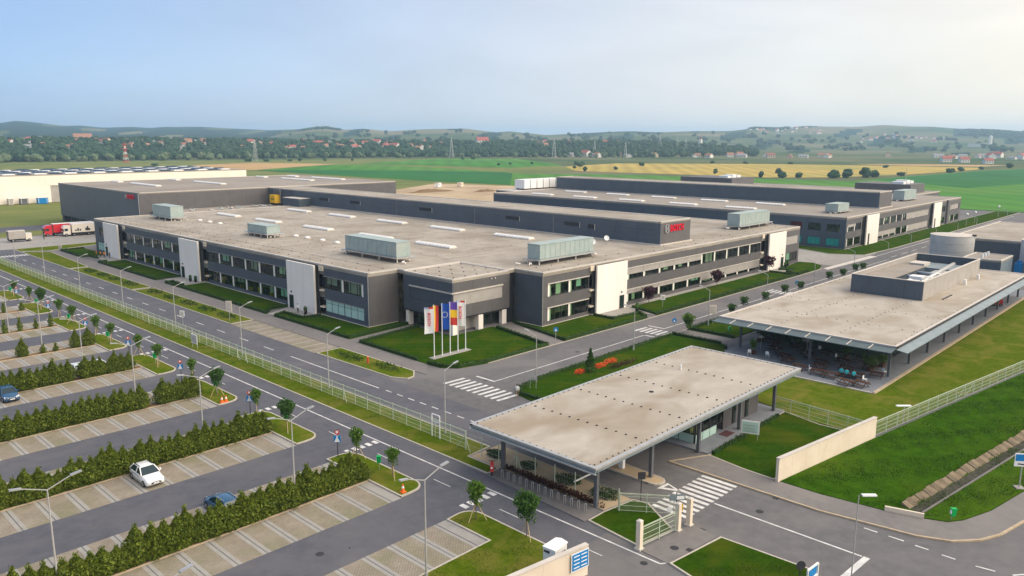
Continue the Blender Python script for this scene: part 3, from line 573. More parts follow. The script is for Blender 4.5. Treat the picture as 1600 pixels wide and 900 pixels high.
def roof_studs(parent, x0, x1, nx, y0, y1, ny, z, r=0.09, h=0.07, jit=0.03, m=m_dark):
    mb = MB()
    for i in range(nx):
        for j in range(ny):
            x = x0 + (x1 - x0) * i / max(1, nx - 1) + random.uniform(-jit, jit); y = y0 + (y1 - y0) * j / max(1, ny - 1) + random.uniform(-jit, jit)
            if random.random() < .04: continue
            mb.tube((x, y, z - .01), (x, y, z + h * random.uniform(.6, 1.2)), r, 6)
    return stuff(mb.build('roof_studs', m, parent))
def skylight(label, x, y, L, w, z, group, along='Y'):
    """low translucent barrel strip on a kerb"""
    t = thing('skylight', label, 'skylight', (x, y, z), 0, group)
    sx, sy = (w, L) if along == 'Y' else (L, w)
    MB().box(x - sx / 2 - .12, y - sy / 2 - .12, z, x + sx / 2 + .12, y + sy / 2 + .12, z + .22).build('kerb_frame', m_coping, t)
    mb = MB(); n = 6; v = []
    for s in (-1, 1):
        for i in range(n + 1):
            a = math.pi * i / n; u = -math.cos(a) * w / 2; h = z + .2 + math.sin(a) * .42
            v.append((x + u, y + s * L / 2, h) if along == 'Y' else (x + s * L / 2, y + u, h))
    mb.add(v, [(i, i + 1, n + 2 + i, n + 1 + i) for i in range(n)] + [tuple(range(n, -1, -1)), tuple(range(n + 1, 2 * n + 2))])
    mb.build('dome', m_sky, t, smooth=False)
    mb = MB()
    for k in range(int(L / 1.2)):
        q = -L / 2 + .6 + k * 1.2
        for i in range(n):
            a0_, a1_ = math.pi * i / n, math.pi * (i + 1) / n
            f_ = lambda a: ((x - math.cos(a) * w / 2 * 1.01, y + q, z + .2 + math.sin(a) * .43) if along == 'Y' else (x + q, y - math.cos(a) * w / 2 * 1.01, z + .2 + math.sin(a) * .43))
            mb.bar(f_(a0_), f_(a1_), .05, .04)
    mb.build('rib', m_trim, t); return t
def ahu(label, x, y, z, L, W, Hh, along='Y', deck=1.0, group='ventilation units on the roofs'):
    """ventilation unit: panelled casing on a steel deck with legs, pipes and a duct"""
    t = thing('ventilation_unit', label, 'ventilation unit', (x, y, z), 0, group)
    sx, sy = (W, L) if along == 'Y' else (L, W)
    zb = z + deck
    body = MB().box(x - sx / 2, y - sy / 2, zb, x + sx / 2, y + sy / 2, zb + Hh).build('casing', m_ahu, t)
    MB().box(x - sx / 2 - .08, y - sy / 2 - .08, zb + Hh, x + sx / 2 + .08, y + sy / 2 + .08, zb + Hh + .1).build('casing_roof', m_ahu, body)
    n = max(3, round(L / 1.5))
    for i in range(n):
        a0 = -L / 2 + L * i / n + .04; a1 = -L / 2 + L * (i + 1) / n - .04
        for s in (-1, 1):
            if along == 'Y': piece('access_panel', m_ahu, body, x + s * (sx / 2) - (.05 if s < 0 else 0), y + a0, zb + .12, x + s * (sx / 2) + (0 if s < 0 else .05), y + a1, zb + Hh - .1)
            else: piece('access_panel', m_ahu, body, x + a0, y + s * (sy / 2) - (.05 if s < 0 else 0), zb + .12, x + a1, y + s * (sy / 2) + (0 if s < 0 else .05), zb + Hh - .1)
    MB().box(x - sx / 2 - .6, y - sy / 2 - .8, zb - .18, x + sx / 2 + .6, y + sy / 2 + .8, zb - .02).build('deck', m_steel, t)
    for i in range(4):
        q = -L / 2 + L * i / 3
        for s in (-1, 1):
            p = (x + s * (sx / 2 - .1), y + q) if along == 'Y' else (x + q, y + s * (sy / 2 - .1))
            MB().box(p[0] - .09, p[1] - .09, z, p[0] + .09, p[1] + .09, zb - .18).build('leg', m_white, t)
    mb = MB()
    for k in range(9):
        e = (L / 2 + random.uniform(.3, 3.0)); u = random.uniform(-W * .6, W * .6); s = 1 if k % 3 else -1
        p = (x + u, y + s * e) if along == 'Y' else (x + s * e, y + u)
        mb.tube((p[0], p[1], z + random.uniform(.2, .5)), (p[0] + random.uniform(-.9, .9), p[1] + random.uniform(-.9, .9), z + random.uniform(.2, .6)), random.uniform(.07, .16), 6)
    mb.build('pipework', m_white, t)
    p = (x, y + L / 2 + 1.2) if along == 'Y' else (x + L / 2 + 1.2, y)
    MB().box(p[0] - .5, p[1] - .5, z + .05, p[0] + .5, p[1] + .5, z + .9).build('duct', m_steel, t)
    return t
def text_mesh(s, size, depth):
    cu = bpy.data.curves.new('lettering', 'FONT'); cu.body = s; cu.size = size; cu.extrude = depth; cu.align_x = 'LEFT'; cu.resolution_u = 2; cu.offset = size * 0.018
    o = bpy.data.objects.new('tmp', cu); COL.objects.link(o); bpy.context.view_layer.update()
    me = bpy.data.meshes.new_from_object(o.evaluated_get(bpy.context.evaluated_depsgraph_get()))
    bpy.data.objects.remove(o); bpy.data.curves.remove(cu); return me
def letters(word, size, depth, m, parent, origin, ux, uz, gap=0.06, sx=1.0):
    """each letter its own mesh; ux = reading direction, uz = up, in world space"""
    ux = Vector(ux); uz = Vector(uz); n_ = ux.cross(uz); pen = 0.0; b = BASE.get(parent.name, Vector((0, 0, 0)))
    for ch in word:
        me = text_mesh(ch, size, depth); co = np.empty(len(me.vertices) * 3); me.vertices.foreach_get('co', co); co = co.reshape(-1, 3)
        w = co[:, 0].max(); x0 = co[:, 0].min(); 
        me.transform(Matrix(((ux.x * sx, uz.x, n_.x, 0), (ux.y * sx, uz.y, n_.y, 0), (ux.z * sx, uz.z, n_.z, 0), (0, 0, 0, 1))))
        me.materials.clear(); me.materials.append(m)
        o = bpy.data.objects.new('letter', me); link(o, parent); o.location = Vector(origin) - b + ux * (pen - x0 * sx)
        pen += (w - x0) * sx + size * gap
    return pen
def emblem(parent, c, r, ux, uz, dep=0.12):
    """ring with an H-shaped anchor inside"""
    ux = Vector(ux); uz = Vector(uz); n_ = ux.cross(uz); c = Vector(c); mb = MB(); n = 24
    for i in range(n):
        a, b_ = 2 * math.pi * i / n, 2 * math.pi * (i + 1) / n
        mb.bar(c + (ux * math.cos(a) + uz * math.sin(a)) * r, c + (ux * math.cos(b_) + uz * math.sin(b_)) * r, r * .16, dep)
    for s in (-1, 1): mb.bar(c + ux * s * r * .42 - uz * r * .72, c + ux * s * r * .42 + uz * r * .72, r * .3, dep)
    mb.bar(c - ux * r * .42, c + ux * r * .42, dep, r * .26)
    return mb.build('emblem', m_ring, parent)

# ================================================================== MAIN PRODUCTION BUILDING
HB = 9.55
main = thing('factory_building', 'large charcoal two-storey factory block with corner entrance and white stair slabs', 'building', (78.8, 88.25, 0))
foot_ = [(78.8, 240), (78.8, 109.4), (85.4, 109.4), (85.4, 107.6), (98.8, 107.6), (98.8, 95.0), (100.4, 95.0), (100.4, 88.25), (204.8, 88.25), (204.8, 240)]
flat_roof(main, foot_, HB, m_roof, 0.6)
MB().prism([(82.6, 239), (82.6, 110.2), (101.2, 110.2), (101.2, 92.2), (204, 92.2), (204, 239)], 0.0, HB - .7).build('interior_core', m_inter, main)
for za, zb in ((-.1, .12), (3.3, 4.95), (7.6, HB - .62)):
    mb = MB(); mb.box(79.15, 109.8, za, 82.5, 239.8, zb); mb.box(101.3, 88.6, za, 204.5, 92.1, zb); mb.build('floor_slab', m_interf, main)
mb = MB()
for k in range(30):
    y = 112 + k * 4.2
    if random.random() < .8: mb.box(80.5, y, .12, 80.5 + random.uniform(.8, 1.8), y + random.uniform(.5, 1.6), .12 + random.uniform(.75, 1.5))
    if random.random() < .8: mb.box(80.5, y, 4.95, 80.5 + random.uniform(.8, 1.8), y + random.uniform(.5, 1.6), 4.95 + random.uniform(.75, 1.4))
stuff(mb.build('furniture', m_yellow, main)); mb = MB()
for k in range(60):
    y = 111 + k * 2.1; mb.box(81, y, .12, 81.6, y + .9, random.uniform(.9, 1.8)); mb.box(80.2, y + .7, 4.95, 81.4, y + 1.6, 4.95 + random.uniform(.8, 1.5))
for k in range(45):
    x = 101.5 + k * 1.8; mb.box(x, 90, .12, x + .8, 90.8, random.uniform(.9, 1.8)); mb.box(x + .5, 89.8, 4.95, x + 1.4, 91, 4.95 + random.uniform(.8, 1.4))
stuff(mb.build('furniture', m_dark, main))
# west facade ------------------------------------------------------
UP = (5.2, 7.42); LO = (0.82, 3.12)
wop = []
for a0, a1 in ((182.6, 217.0), (134.8, 169.8), (110.8, 122.9)): wop += [(a0, a1) + UP, (a0, a1) + LO]
wop += [(231.6, 236.4) + UP, (231.6, 238.6) + LO]
for a0, a1 in ((217.0, 220.4), (169.8, 172.6), (122.9, 125.0)): wop.append((a0, a1, 0.0, 9.0))    # recessed slots beside the stair slabs
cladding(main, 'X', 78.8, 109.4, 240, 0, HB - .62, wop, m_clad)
for a0, a1 in ((182.6, 217.0), (134.8, 169.8)):
    ribbon(main, 'X', 78.8, a0, a1, *UP, rev=True, n=2); ribbon(main, 'X', 78.8, a0, a1, *LO, n=2)
ribbon(main, 'X', 78.8, 110.8, 122.9, *UP, n=3)
ribbon(main, 'X', 78.8, 110.8, 122.9, *LO, n=3, transom=2.45, m_g=m_paneg, blind=True, col=False)
window(main, 'X', 78.8, 231.6, 236.4, *UP, n=2); window(main, 'X', 78.8, 231.6, 238.6, *LO, n=4, transom=2.4, m_g=m_paneg, blind=True, col=False)
def slot(ax, c, a0, a1):
    mb = MB(); fbox(mb, ax, c, a0, a1, .9, 1.0, 0, 9.0); mb.build('recess_wall', m_joint, main)
    for z in (1.5, 4.6, 8.4): fpiece('balcony_ledge', m_cream, main, ax, c, a0 + .1, a0 + 1.3, -.3, .7, z, z + (.25 if z < 8 else .9))
def stair_slab(ax, c, a0, a1, door):
    s = MB(); fbox(s, ax, c, a0, a1, -.95, -.6, 0, 9.3); s = s.build('stair_slab', m_white, main)
    d = MB(); fbox(d, ax, c, door, door + 1.5, -1.0, -.94, 0.08, 2.7); d = d.build('door', m_dark, s)
    g = MB(); fbox(g, ax, c, door + .2, door + 1.3, -1.02, -.99, .4, 2.5); g.build('pane', m_paneg, s)
    w_ = MB(); fbox(w_, ax, c, a0 + .05, a1 - .05, -.6, .02, 0, 9.25); w_.build('stair_tower', m_dark, main)
    lp = MB(); fbox(lp, ax, c, door + .5, door + .8, -1.08, -.95, 3.2, 3.5); lp.build('wall_lamp', m_dark, s)
for a0, a1 in ((220.4, 230.6), (172.6, 182.4), (124.9, 134.5)): stair_slab('X', 78.8, a0, a1, a1 - 2.2)
for a0, a1 in ((217.0, 220.4), (169.8, 172.6), (122.9, 125.0)): slot('X', 78.8, a0, a1)
# south facade
sop = [(101.8, 113.3) + UP, (101.8, 113.3) + (.8, 3.1), (113.4, 114.7, 0, 9.0), (182.4, 185.2, 0, 9.0)]
sop += [(125.6, 182.0) + UP, (125.6, 182.0) + (0.75, 3.1), (195.6, 203.8) + UP, (195.6, 203.8) + LO]
cladding(main, 'Y', 88.25, 100.4, 204.8, 0, HB - .62, sop, m_clad_sun)
ribbon(main, 'Y', 88.25, 101.8, 113.3, *UP, bay=5.7, n=3); ribbon(main, 'Y', 88.25, 101.8, 113.3, .8, 3.1, bay=5.7, n=3)
for k in range(10):
    a = 125.6 + k * 5.64
    sh = 1.05 if k < 5 else (0.0 if k < 9 else 0.0)
    window(main, 'Y', 88.25, a + .01, a + 5.63, 5.2, 7.42, n=3); window(main, 'Y', 88.25, a + .01, a + 5.63, .75, 3.1, n=3)
    if k < 5:
        fpiece('sun_louvre', m_shut, main, 'Y', 88.25, a + .03, a + 5.61, .03, .1, 6.2, 7.4)
    if k < 5: fpiece('sun_louvre', m_shut, main, 'Y', 88.25, a + .03, a + 5.61, .03, .1, 2.3, 3.08)
    else: fpiece('sun_louvre', m_shut, main, 'Y', 88.25, a + .03, a + 5.61, .03, .1, 1.4, 3.08)
fpiece('sun_louvre', m_shut, main, 'Y', 88.25, 195.7, 203.7, .03, .1, 5.3, 7.4)
window(main, 'Y', 88.25, 195.6, 203.8, *UP, n=4); window(main, 'Y', 88.25, 195.6, 203.8, *LO, n=4)
for a0, a1, z in ((101.6, 113.5, 7.42), (101.6, 113.5, 3.12), (125.4, 182.2, 7.42), (125.4, 182.2, 3.12)): fpiece('drip_edge', m_coping, main, 'Y', 88.25, a0, a1, -.12, 0, z, z + .16)
for a0, a1 in ((182.4, 217.2), (134.6, 170.0), (110.6, 123.1)):
    for z in (7.42, 3.12): fpiece('drip_edge', m_trim, main, 'X', 78.8, a0, a1, -.08, 0, z, z + .1)
stair_slab('Y', 88.25, 114.7, 124.3, 121.9); stair_slab('Y', 88.25, 185.2, 194.6, 192.2)
slot('Y', 88.25, 113.4, 114.7); slot('Y', 88.25, 182.4, 185.2)
# end walls in the corner notch, plain corrugated
for k in range(3): piece('cladding_panel', m_clad_sun, main, 79.11 + k * 2.1, 109.4, 0, 79.11 + k * 2.1 + 2.08, 109.7, HB - .6)
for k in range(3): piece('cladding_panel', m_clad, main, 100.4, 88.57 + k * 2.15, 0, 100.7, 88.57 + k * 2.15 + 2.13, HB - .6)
cladding(main, 'X', 204.5, 88.6, 240, 0, HB - .62, [], m_clad, th=.3)
cladding(main, 'Y', 239.7, 78.8, 204.5, 0, HB - .62, [], m_clad, th=.3)
MB().box(78.7, 109.3, 0, 78.82, 109.42, HB - .1).build('corner_trim', m_trim, main); MB().box(100.3, 88.15, 0, 100.42, 88.27, HB - .1).build('corner_trim', m_trim, main)
mb = MB(); mb.box(78.55, 109.2, 0, 78.8, 220, .14); mb.box(100.2, 88.0, 0, 113.5, 88.25, .14); mb.box(78.8, 109.15, 0, 85.2, 109.4, .13); mb.box(100.15, 88.25, 0, 100.4, 95, .13); mb.build('plinth_kerb', m_coping, main)
# entrance block -----------------------------------------------------
ent = thing('entrance_block', 'projecting charcoal entrance block with pale band at the building corner behind the flags', 'entrance', (85, 94.6, 0))
flat_roof(ent, [(85.0, 94.6), (98.7, 94.6), (98.7, 107.5), (85.0, 107.5)], HB - .06, m_roof, .5)
cladding(ent, 'X', 85.0, 94.6, 107.5, 2.85, HB - .57, [(94.6, 105.8, 4.95, 7.35)], m_clad, plen=4.3)
cladding(ent, 'Y', 94.6, 85.3, 98.7, 2.85, HB - .57, [(85.3, 97.0, 4.95, 7.35)], m_clad_sun, plen=4.5)
for k in range(3): piece('fascia_panel', m_clad, ent, 85.12, 94.9 + k * 3.62, 4.96, 85.3, 94.9 + k * 3.62 + 3.6, 7.0)
for k in range(3): piece('fascia_panel', m_shut, ent, 85.32 + k * 3.88, 94.66, 4.96, 85.32 + k * 3.88 + 3.86, 94.88, 7.0)
mb = MB(); mb.box(84.86, 94.5, 7.1, 85.2, 105.8, 7.34); mb.box(85.2, 94.46, 7.1, 97.0, 94.8, 7.34); mb.build('light_band', m_coping, ent)
MB().box(85.3, 94.9, 2.5, 98.6, 107.4, 2.86).build('soffit', m_dark, ent)
for x, y in ((85.6, 106.6), (85.6, 95.0), (91.6, 95.0), (97.6, 95.2)): MB().box(x - .55, y - .38, 0, x + .55, y + .38, 2.6).build('pillar', m_white, ent)
for k in range(5):
    w = MB().box(92.4 + k * .95, 96.4, .1, 93.32 + k * .95, 96.5, 2.5); w = w.build('glass_door', m_dark, ent); MB().box(92.5 + k * .95, 96.36, .25, 93.22 + k * .95, 96.39, 2.4).build('pane', m_pane, w)
for k in range(3): MB().box(86.4, 98.5 + k * 2.4, .1, 86.5, 100.6 + k * 2.4, 2.5).build('glass_door', m_paneg, ent)
MB().box(86.8, 96.6, .05, 92.2, 97.0, 2.5).build('lobby_wall', m_shut, ent); MB().box(88, 98, 0.05, 98.4, 107, 2.45).build('lobby', m_inter, ent)
roof_studs(ent, 86.5, 97.5, 5, 96, 106, 4, HB - .06, .14, .12)
for x, y in ((94.0, 94.45), (94.9, 94.45)): MB().tube((x, y, 8.7), (x, y - .14, 8.65), .1, 8).build('floodlight', m_signw, ent)
MB().box(98.72, 95.2, 0, 100.39, 95.38, HB - .6).build('recess_wall', m_joint, main)
# raised hall on the roof --------------------------------------------
hall = thing('raised_hall', 'long dark rooftop hall with the red lettering on its end wall', 'hall', (146, 94.2, HB))
flat_roof(hall, [(146, 94.2), (158.5, 94.2), (158.5, 262), (146, 262)], 14.65, m_roof, .35, .12)
hop = [(112.3, 114.3, 11.6, 12.7), (116.8, 121.6, 11.9, 12.8), (136.5, 141.5, 11.9, 12.8), (170.8, 176.5, 11.9, 12.8), (205.4, 211, 11.9, 12.8), (223, 228.7, 11.9, 12.8)]
cladding(hall, 'X', 146, 94.2, 262, HB - .3, 14.32, hop, m_cladh, plen=6.1)
for o in hop: fpiece('vent_louvre', m_dark, hall, 'X', 146, o[0], o[1], .1, .2, o[2], o[3]); fpiece('louvre_post', m_coping, hall, 'X', 146, o[0] - .12, o[0], -.1, .1, o[2] - .2, o[3] + .1)
for k in range(2): piece('cladding_panel', m_clad_sun, hall, 146.3 + k * 6.1, 94.2, HB - .3, 146.3 + k * 6.1 + 6.08, 94.5, 14.32)
cladding(hall, 'X', 158.2, 94.5, 262, HB - .3, 14.32, [], m_cladh, plen=6.1)
mb = MB(); mb.box(145.6, 93.7, HB - .02, 158.9, 94.19, HB + .2); mb.box(145.6, 94.19, HB - .02, 145.99, 238, HB + .2); mb.build('flashing', m_coping, hall)
for y in (125, 153, 187): MB().box(145.93, y, HB, 145.99, y + .08, 14.2).build('downpipe', m_trim, hall)
sign = thing('facade_sign', 'red block letters with a grey ring emblem on the end wall of the rooftop hall', 'sign', (147.6, 94.1, 12.3))
emblem(sign, (148.6, 94.05, 13.05), 0.95, (1, 0, 0), (0, 0, 1))
letters('BOSCH', 2.05, .09, m_red, sign, (149.9, 94.08, 12.32), (1, 0, 0), (0, 0, 1), .07, 0.80)
# roof furniture of the main building -----------------------------------
for r_, (xx, ys) in enumerate(((110.4, (222, 199, 174, 149.6, 128.2)), (133.3, (220.6, 197, 173, 150, 126.5)))):
    for i, y in enumerate(ys): skylight('white barrel skylight in the %s row on the main roof, %s from the flags' % (['near', 'far'][r_], ORD[4 - i]), xx, y, 11.5, 2.0, HB, 'skylights on the main roof')
for i, y in enumerate((226, 214, 208, 202, 163.9, 158.9, 152.6, 146.8)):
    t = thing('roof_vent', 'small round white roof dome in the line along the main roof, %s from the flags' % ORD[7 - i], 'roof dome', (97.8, y, HB), 0, 'small domes on the main roof')
    MB().tube((97.8, y, HB), (97.8, y, HB + .18), .75, 10).build('collar', m_coping, t); MB().ball((97.8, y, HB + .18), .68, .68, .3, 10, 6).build('dome', m_sky, t, True)
ahu('pale green roof unit nearest the flags, on the left wing', 91.4, 123.6, HB, 16.5, 3.2, 2.75)
ahu('low pale green roof unit in the middle of the left wing roof', 93, 170, HB, 9, 3.4, 1.7)
ahu('pale green roof unit at the far left end of the main roof', 93.5, 224.5, HB, 12, 3.6, 2.9)
ahu('pale green roof unit on the right wing roof, right of the flags', 114.8, 96.2, HB, 16, 3.0, 2.7, 'X')
ahu('pale green roof unit at the right end, beyond the rooftop sign', 194.6, 98, HB, 17, 3.4, 3.0, 'X')
mb = MB(); mb.box(84.2, 112, HB + .002, 84.4, 239, HB + .03); mb.box(99.6, 112, HB + .002, 99.75, 239, HB + .028); mb.box(103, 93.2, HB + .002, 146, 93.4, HB + .03); mb.box(99, 112, HB + .004, 146, 112.15, HB + .032)
mb.build('roof_seam', m_roof2, main)
for i in range(10): MB().box(100.2 + (i % 2) * 23, 118 + i * 12, HB + .002, 122 + (i % 2) * 23, 118.1 + i * 12, HB + .02).build('roof_seam', m_roof2, main)
roof_studs(main, 81, 84, 2, 112, 238, 34, HB, .1, .12); roof_studs(main, 86, 97, 4, 136, 238, 22, HB, .08, .1); roof_studs(main, 101, 144, 11, 112, 236, 26, HB, .07, .09); roof_studs(main, 104, 200, 24, 90, 93, 2, HB, .1, .12)
for i, (x, y) in enumerate(((131.5, 101.5), (138.5, 103.2))):
    t = thing('satellite_dish', ['white satellite dish on the roof unit right of the flags', 'white satellite dish on the roof in front of the rooftop hall'][i], 'satellite dish', (x, y, HB), 0, 'satellite dishes')
    MB().tube((x, y, HB), (x, y, HB + 1.4), .07, 6).build('mast', m_steel, t)
    mb = MB(); c = Vector((x - .1, y - .15, HB + 1.5)); dd = Vector((-.5, -.75, .45)).normalized(); a = dd.orthogonal().normalized(); b = dd.cross(a)
    mb.v = [tuple(c - dd * .12)] + [tuple(c + (a * math.cos(q) + b * math.sin(q)) * .32 - dd * .05) for q in np.linspace(0, 2 * math.pi, 12, False)] + [tuple(c + (a * math.cos(q) + b * math.sin(q)) * .6 + dd * .09) for q in np.linspace(0, 2 * math.pi, 12, False)]
    mb.f = [(0, 1 + (q + 1) % 12, 1 + q) for q in range(12)] + [(1 + q, 1 + (q + 1) % 12, 13 + (q + 1) % 12, 13 + q) for q in range(12)]; mb.m = [0] * 24
    mb.build('dish', m_signw, t, True); MB().tube(c, c + dd * .7, .03, 5).build('feed', m_steel, t)
# plant on the low roof between the halls
t = thing('roof_plant_box', 'dark plant box standing on the roof against the rooftop hall', 'plant box', (141.5, 234, HB))
MB().box(141.6, 234, HB, 145.9, 244.5, HB + 2.6).build('casing', m_cladh, t); MB().box(141.5, 233.9, HB + 2.6, 145.95, 244.6, HB + 2.75).build('lid', m_coping, t)
t = thing('yellow_lift', 'yellow lift cage with mast at the dark rooftop hall wall', 'lift cage', (144, 253, HB))
MB().box(143.6, 253.4, HB, 145.6, 257, HB + 2.9).build('cage', m_yellow, t); MB().box(143.5, 254.2, HB + 1.3, 143.6, 256, HB + 1.6).build('vent', m_dark, t); MB().box(145.2, 252.4, HB, 145.4, 252.6, 14.5).build('mast', m_trim, t)
for k in range(6): MB().box(145.2, 252.6, HB + 3 + k * .35, 145.3, 257, HB + 3.08 + k * .35).build('rung', m_trim, t)
main_n = thing('service_roof', 'low dark link roof with pipes between the main building and the tall hall', 'roof', (104, 240, 0))
MB().box(104, 240.3, 0, 145.8, 261.8, 8.6).build('wall', m_cladh, main_n); MB().box(104, 240.3, 8.6, 145.8, 261.8, 8.75).build('roof', m_roof2, main_n)
mb = MB()
for k in range(40): x = 112 + random.random() * 30; y = 242 + random.random() * 16; mb.tube((x, y, 8.9), (x + random.uniform(-2, 2), y + random.uniform(-2, 2), 9.1), random.uniform(.12, .3), 6)
stuff(mb.build('pipework', m_steel, main_n))
# ================================================================== TALL HALL, WAREHOUSE
tall = thing('tall_hall', 'tall windowless slate-blue hall with a small red sign at its corner', 'hall', (100, 262, 0))
flat_roof(tall, [(100, 262), (204.5, 262), (204.5, 340), (100, 340)], 14.75, m_roof2, .4, .14)
cladding(tall, 'X', 100, 262, 340, 2.3, 14.36, [], m_cladh, plen=6.0)
cladding(tall, 'Y', 262, 100.3, 204.5, 0, 14.36, [], m_clad_sun, plen=6.1)
cladding(tall, 'X', 204.2, 262.3, 340, 0, 14.36, [], m_cladh, plen=8); cladding(tall, 'Y', 339.7, 100.3, 204.2, 0, 14.36, [], m_cladh, plen=8)
MB().box(101.6, 263, 0, 203, 339, 14.3).build('core', m_dark, tall)
for k in range(9): MB().box(100.2, 266 + k * 9, 0, 100.7, 266.6 + k * 9, 2.3).build('dock_post', m_col, tall)
for k in range(5): MB().box(99.8, 270 + k * 5.2, 3.0, 99.95, 270.5 + k * 5.2, 3.5).build('wall_lamp', m_signw, tall)
MB().box(99.85, 261.85, 2.0, 100.02, 262.02, 14.5).build('corner_trim', m_trim, tall)
s2 = thing('facade_sign', 'small red lettering high on the corner of the tall slate-blue hall', 'sign', (99.9, 264, 12.5))
emblem(s2, (99.85, 272.2, 13.2), .75, (0, -1, 0), (0, 0, 1)); letters('BOSCH', 1.9, .09, m_red, s2, (99.86, 271, 12.55), (0, -1, 0), (0, 0, 1), .06, .9)
for i, (x, y) in enumerate(((119, 332), (119, 304), (142, 332), (142, 300), (181, 330), (181, 300), (204 - 9, 327), (204 - 9, 298))):
    skylight('long white skylight on the tall hall roof, %s row from the left, %s' % (['first', 'second', 'third', 'fourth'][i // 2], ['far one', 'near one'][i % 2]), x, y, 8 if i % 2 == 0 else 24, 2.2, 14.75, 'skylights on the tall hall')
wh = thing('warehouse', 'long pale cream warehouse with solar panels on its roof at far left', 'warehouse', (-200, 441, 0))
cladding(wh, 'Y', 441, -200, 232, 0, 13.4, [(126, 131.5, 0, 8.4)], mat('warehouse_wall', (0.8, 0.73, 0.64), (0.86, 0.79, 0.7), .1, .7), plen=12, th=.3)
MB().box(126, 441.4, 0, 131.5, 441.6, 8.4).build('tall_door', m_shut, wh)
MB().box(-200, 441.5, 0, 232, 512, 13.3).build('core', m_cream, wh)
MB().prism([(-200, 441), (232, 441), (232, 512), (-200, 512)], 13.4, 13.8).build('roof', m_roof2, wh)
pvm = MB().add([(0, 0, .2), (5.6, 0, .2), (5.6, 5.4, .75), (0, 5.4, .75), (0, 0, .05), (5.6, 0, .05), (5.6, 5.4, .6), (0, 5.4, .6)], [(0, 1, 2, 3), (7, 6, 5, 4), (0, 4, 5, 1), (1, 5, 6, 2), (2, 6, 7, 3), (3, 7, 4, 0)]).mesh('solar_panel', m_pv)
pvw = MB().box(0, 0, 0, 5.4, 5.0, 0.5).mesh('roof_light', m_sky)
for i in range(34):
    for j in range(7):
        x = -12 + i * 7; y = 446 + j * 9
        inst('solar_panel' if (i + j) % 2 == 0 else 'roof_light', pvm if (i + j) % 2 == 0 else pvw, wh, (x + (j % 2) * 2, y, 13.82))
for x, y, L, h, m, lb, ct in ((118.3, 435.6, 4.6, 2.8, m_blue, 'blue container in front of the cream warehouse', 'container'), (111, 436.4, 3.4, 2.8, m_col, 'grey box trailer by the cream warehouse', 'trailer'), (105.9, 436.6, 2.2, 2.9, m_shut, 'beige shed by the cream warehouse at the left edge', 'shed')):
    t = thing('container' if ct == 'container' else ct.replace(' ', '_'), lb, ct, (x, y, ZG))
    MB().box(x, y, ZG + .2, x + L, y + 2.6, h).build('body', m, t); MB().box(x - .06, y - .06, h, x + L + .06, y + 2.66, h + .12).build('roof', m_signw, t)
    for k in range(5): MB().box(x + .3 + k * L / 5, y - .05, .4, x + .45 + k * L / 5, y, h - .2).build('rib', m_signw if k in (0, 4) else m, t)
    for k in range(2): MB().box(x + .2 + k * (L - 1), y, ZG, x + .8 + k * (L - 1), y + 2.6, ZG + .2).build('foot', m_dark, t)

# ================================================================== SECOND FACTORY BUILDING
b2 = thing('factory_building', 'second charcoal factory block behind, at right, with white stair slabs and turquoise ground-floor panes', 'building', (238.2, 88.6, 0))
flat_roof(b2, [(238.2, 88.6), (360, 88.6), (360, 238), (238.2, 238)], 9.6, m_roof2, .6)
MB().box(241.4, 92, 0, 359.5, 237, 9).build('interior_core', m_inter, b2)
for za, zb in ((-.1, .12), (3.3, 4.95), (7.6, 8.98)):
    mb = MB(); mb.box(238.6, 89, za, 359.6, 91.9, zb); mb.box(238.6, 91.9, za, 241.3, 237, zb); mb.build('floor_slab', m_interf, b2)
wo = []
for a0, a1 in ((90.4, 94.4), (96.2, 100.2), (102.1, 106.0)): wo += [(a0, a1) + UP, (a0, a1) + LO]
cladding(b2, 'X', 238.2, 88.6, 238, 0, 8.98, wo, m_cladh, plen=6)
tq = mat('turquoise_blind', (0.02, 0.3, 0.26), (0.03, 0.36, 0.31), .5, .6)
for i, (a0, a1) in enumerate(((90.4, 94.4), (96.2, 100.2), (102.1, 106.0))):
    window(b2, 'X', 238.2, a0, a1, *UP, n=2, col=False)
    window(b2, 'X', 238.2, a0, a1, *LO, n=3, col=False, m_g=tq)
fpiece('red_screen', mat('red_screen', (.3, .02, .03)), b2, 'X', 238.2, 102.3, 105.8, .4, .45, 5.3, 7.3)
so = [(239.4, 250.2) + UP, (239.4, 250.2) + LO, (251.2, 252.8, 0, 8.98), (264.5, 318.5) + UP, (264.5, 318.5) + LO, (319.4, 321.2, 0, 8.98), (332, 339) + UP, (332, 339) + LO, (346, 358) + UP, (346, 358) + LO]
cladding(b2, 'Y', 88.6, 238.5, 360, 0, 8.98, so, m_clad_sun, plen=6)
for a0, a1 in ((239.4, 250.2), (332, 339), (346, 358)):
    ribbon(b2, 'Y', 88.6, a0, a1, *UP, n=3); ribbon(b2, 'Y', 88.6, a0, a1, *LO, n=3)
ribbon(b2, 'Y', 88.6, 264.5, 318.5, *UP, n=3); ribbon(b2, 'Y', 88.6, 264.5, 318.5, *LO, n=3)
for a0, a1, z0, z1 in ((239.5, 246, 6.6, 7.4), (293, 318, 5.3, 7.4), (264.6, 283, 1.6, 3.1), (295, 318, .95, 3.1), (347, 357, 5.4, 7.3)): fpiece('sun_louvre', m_shut, b2, 'Y', 88.6, a0, a1, .03, .1, z0, z1)
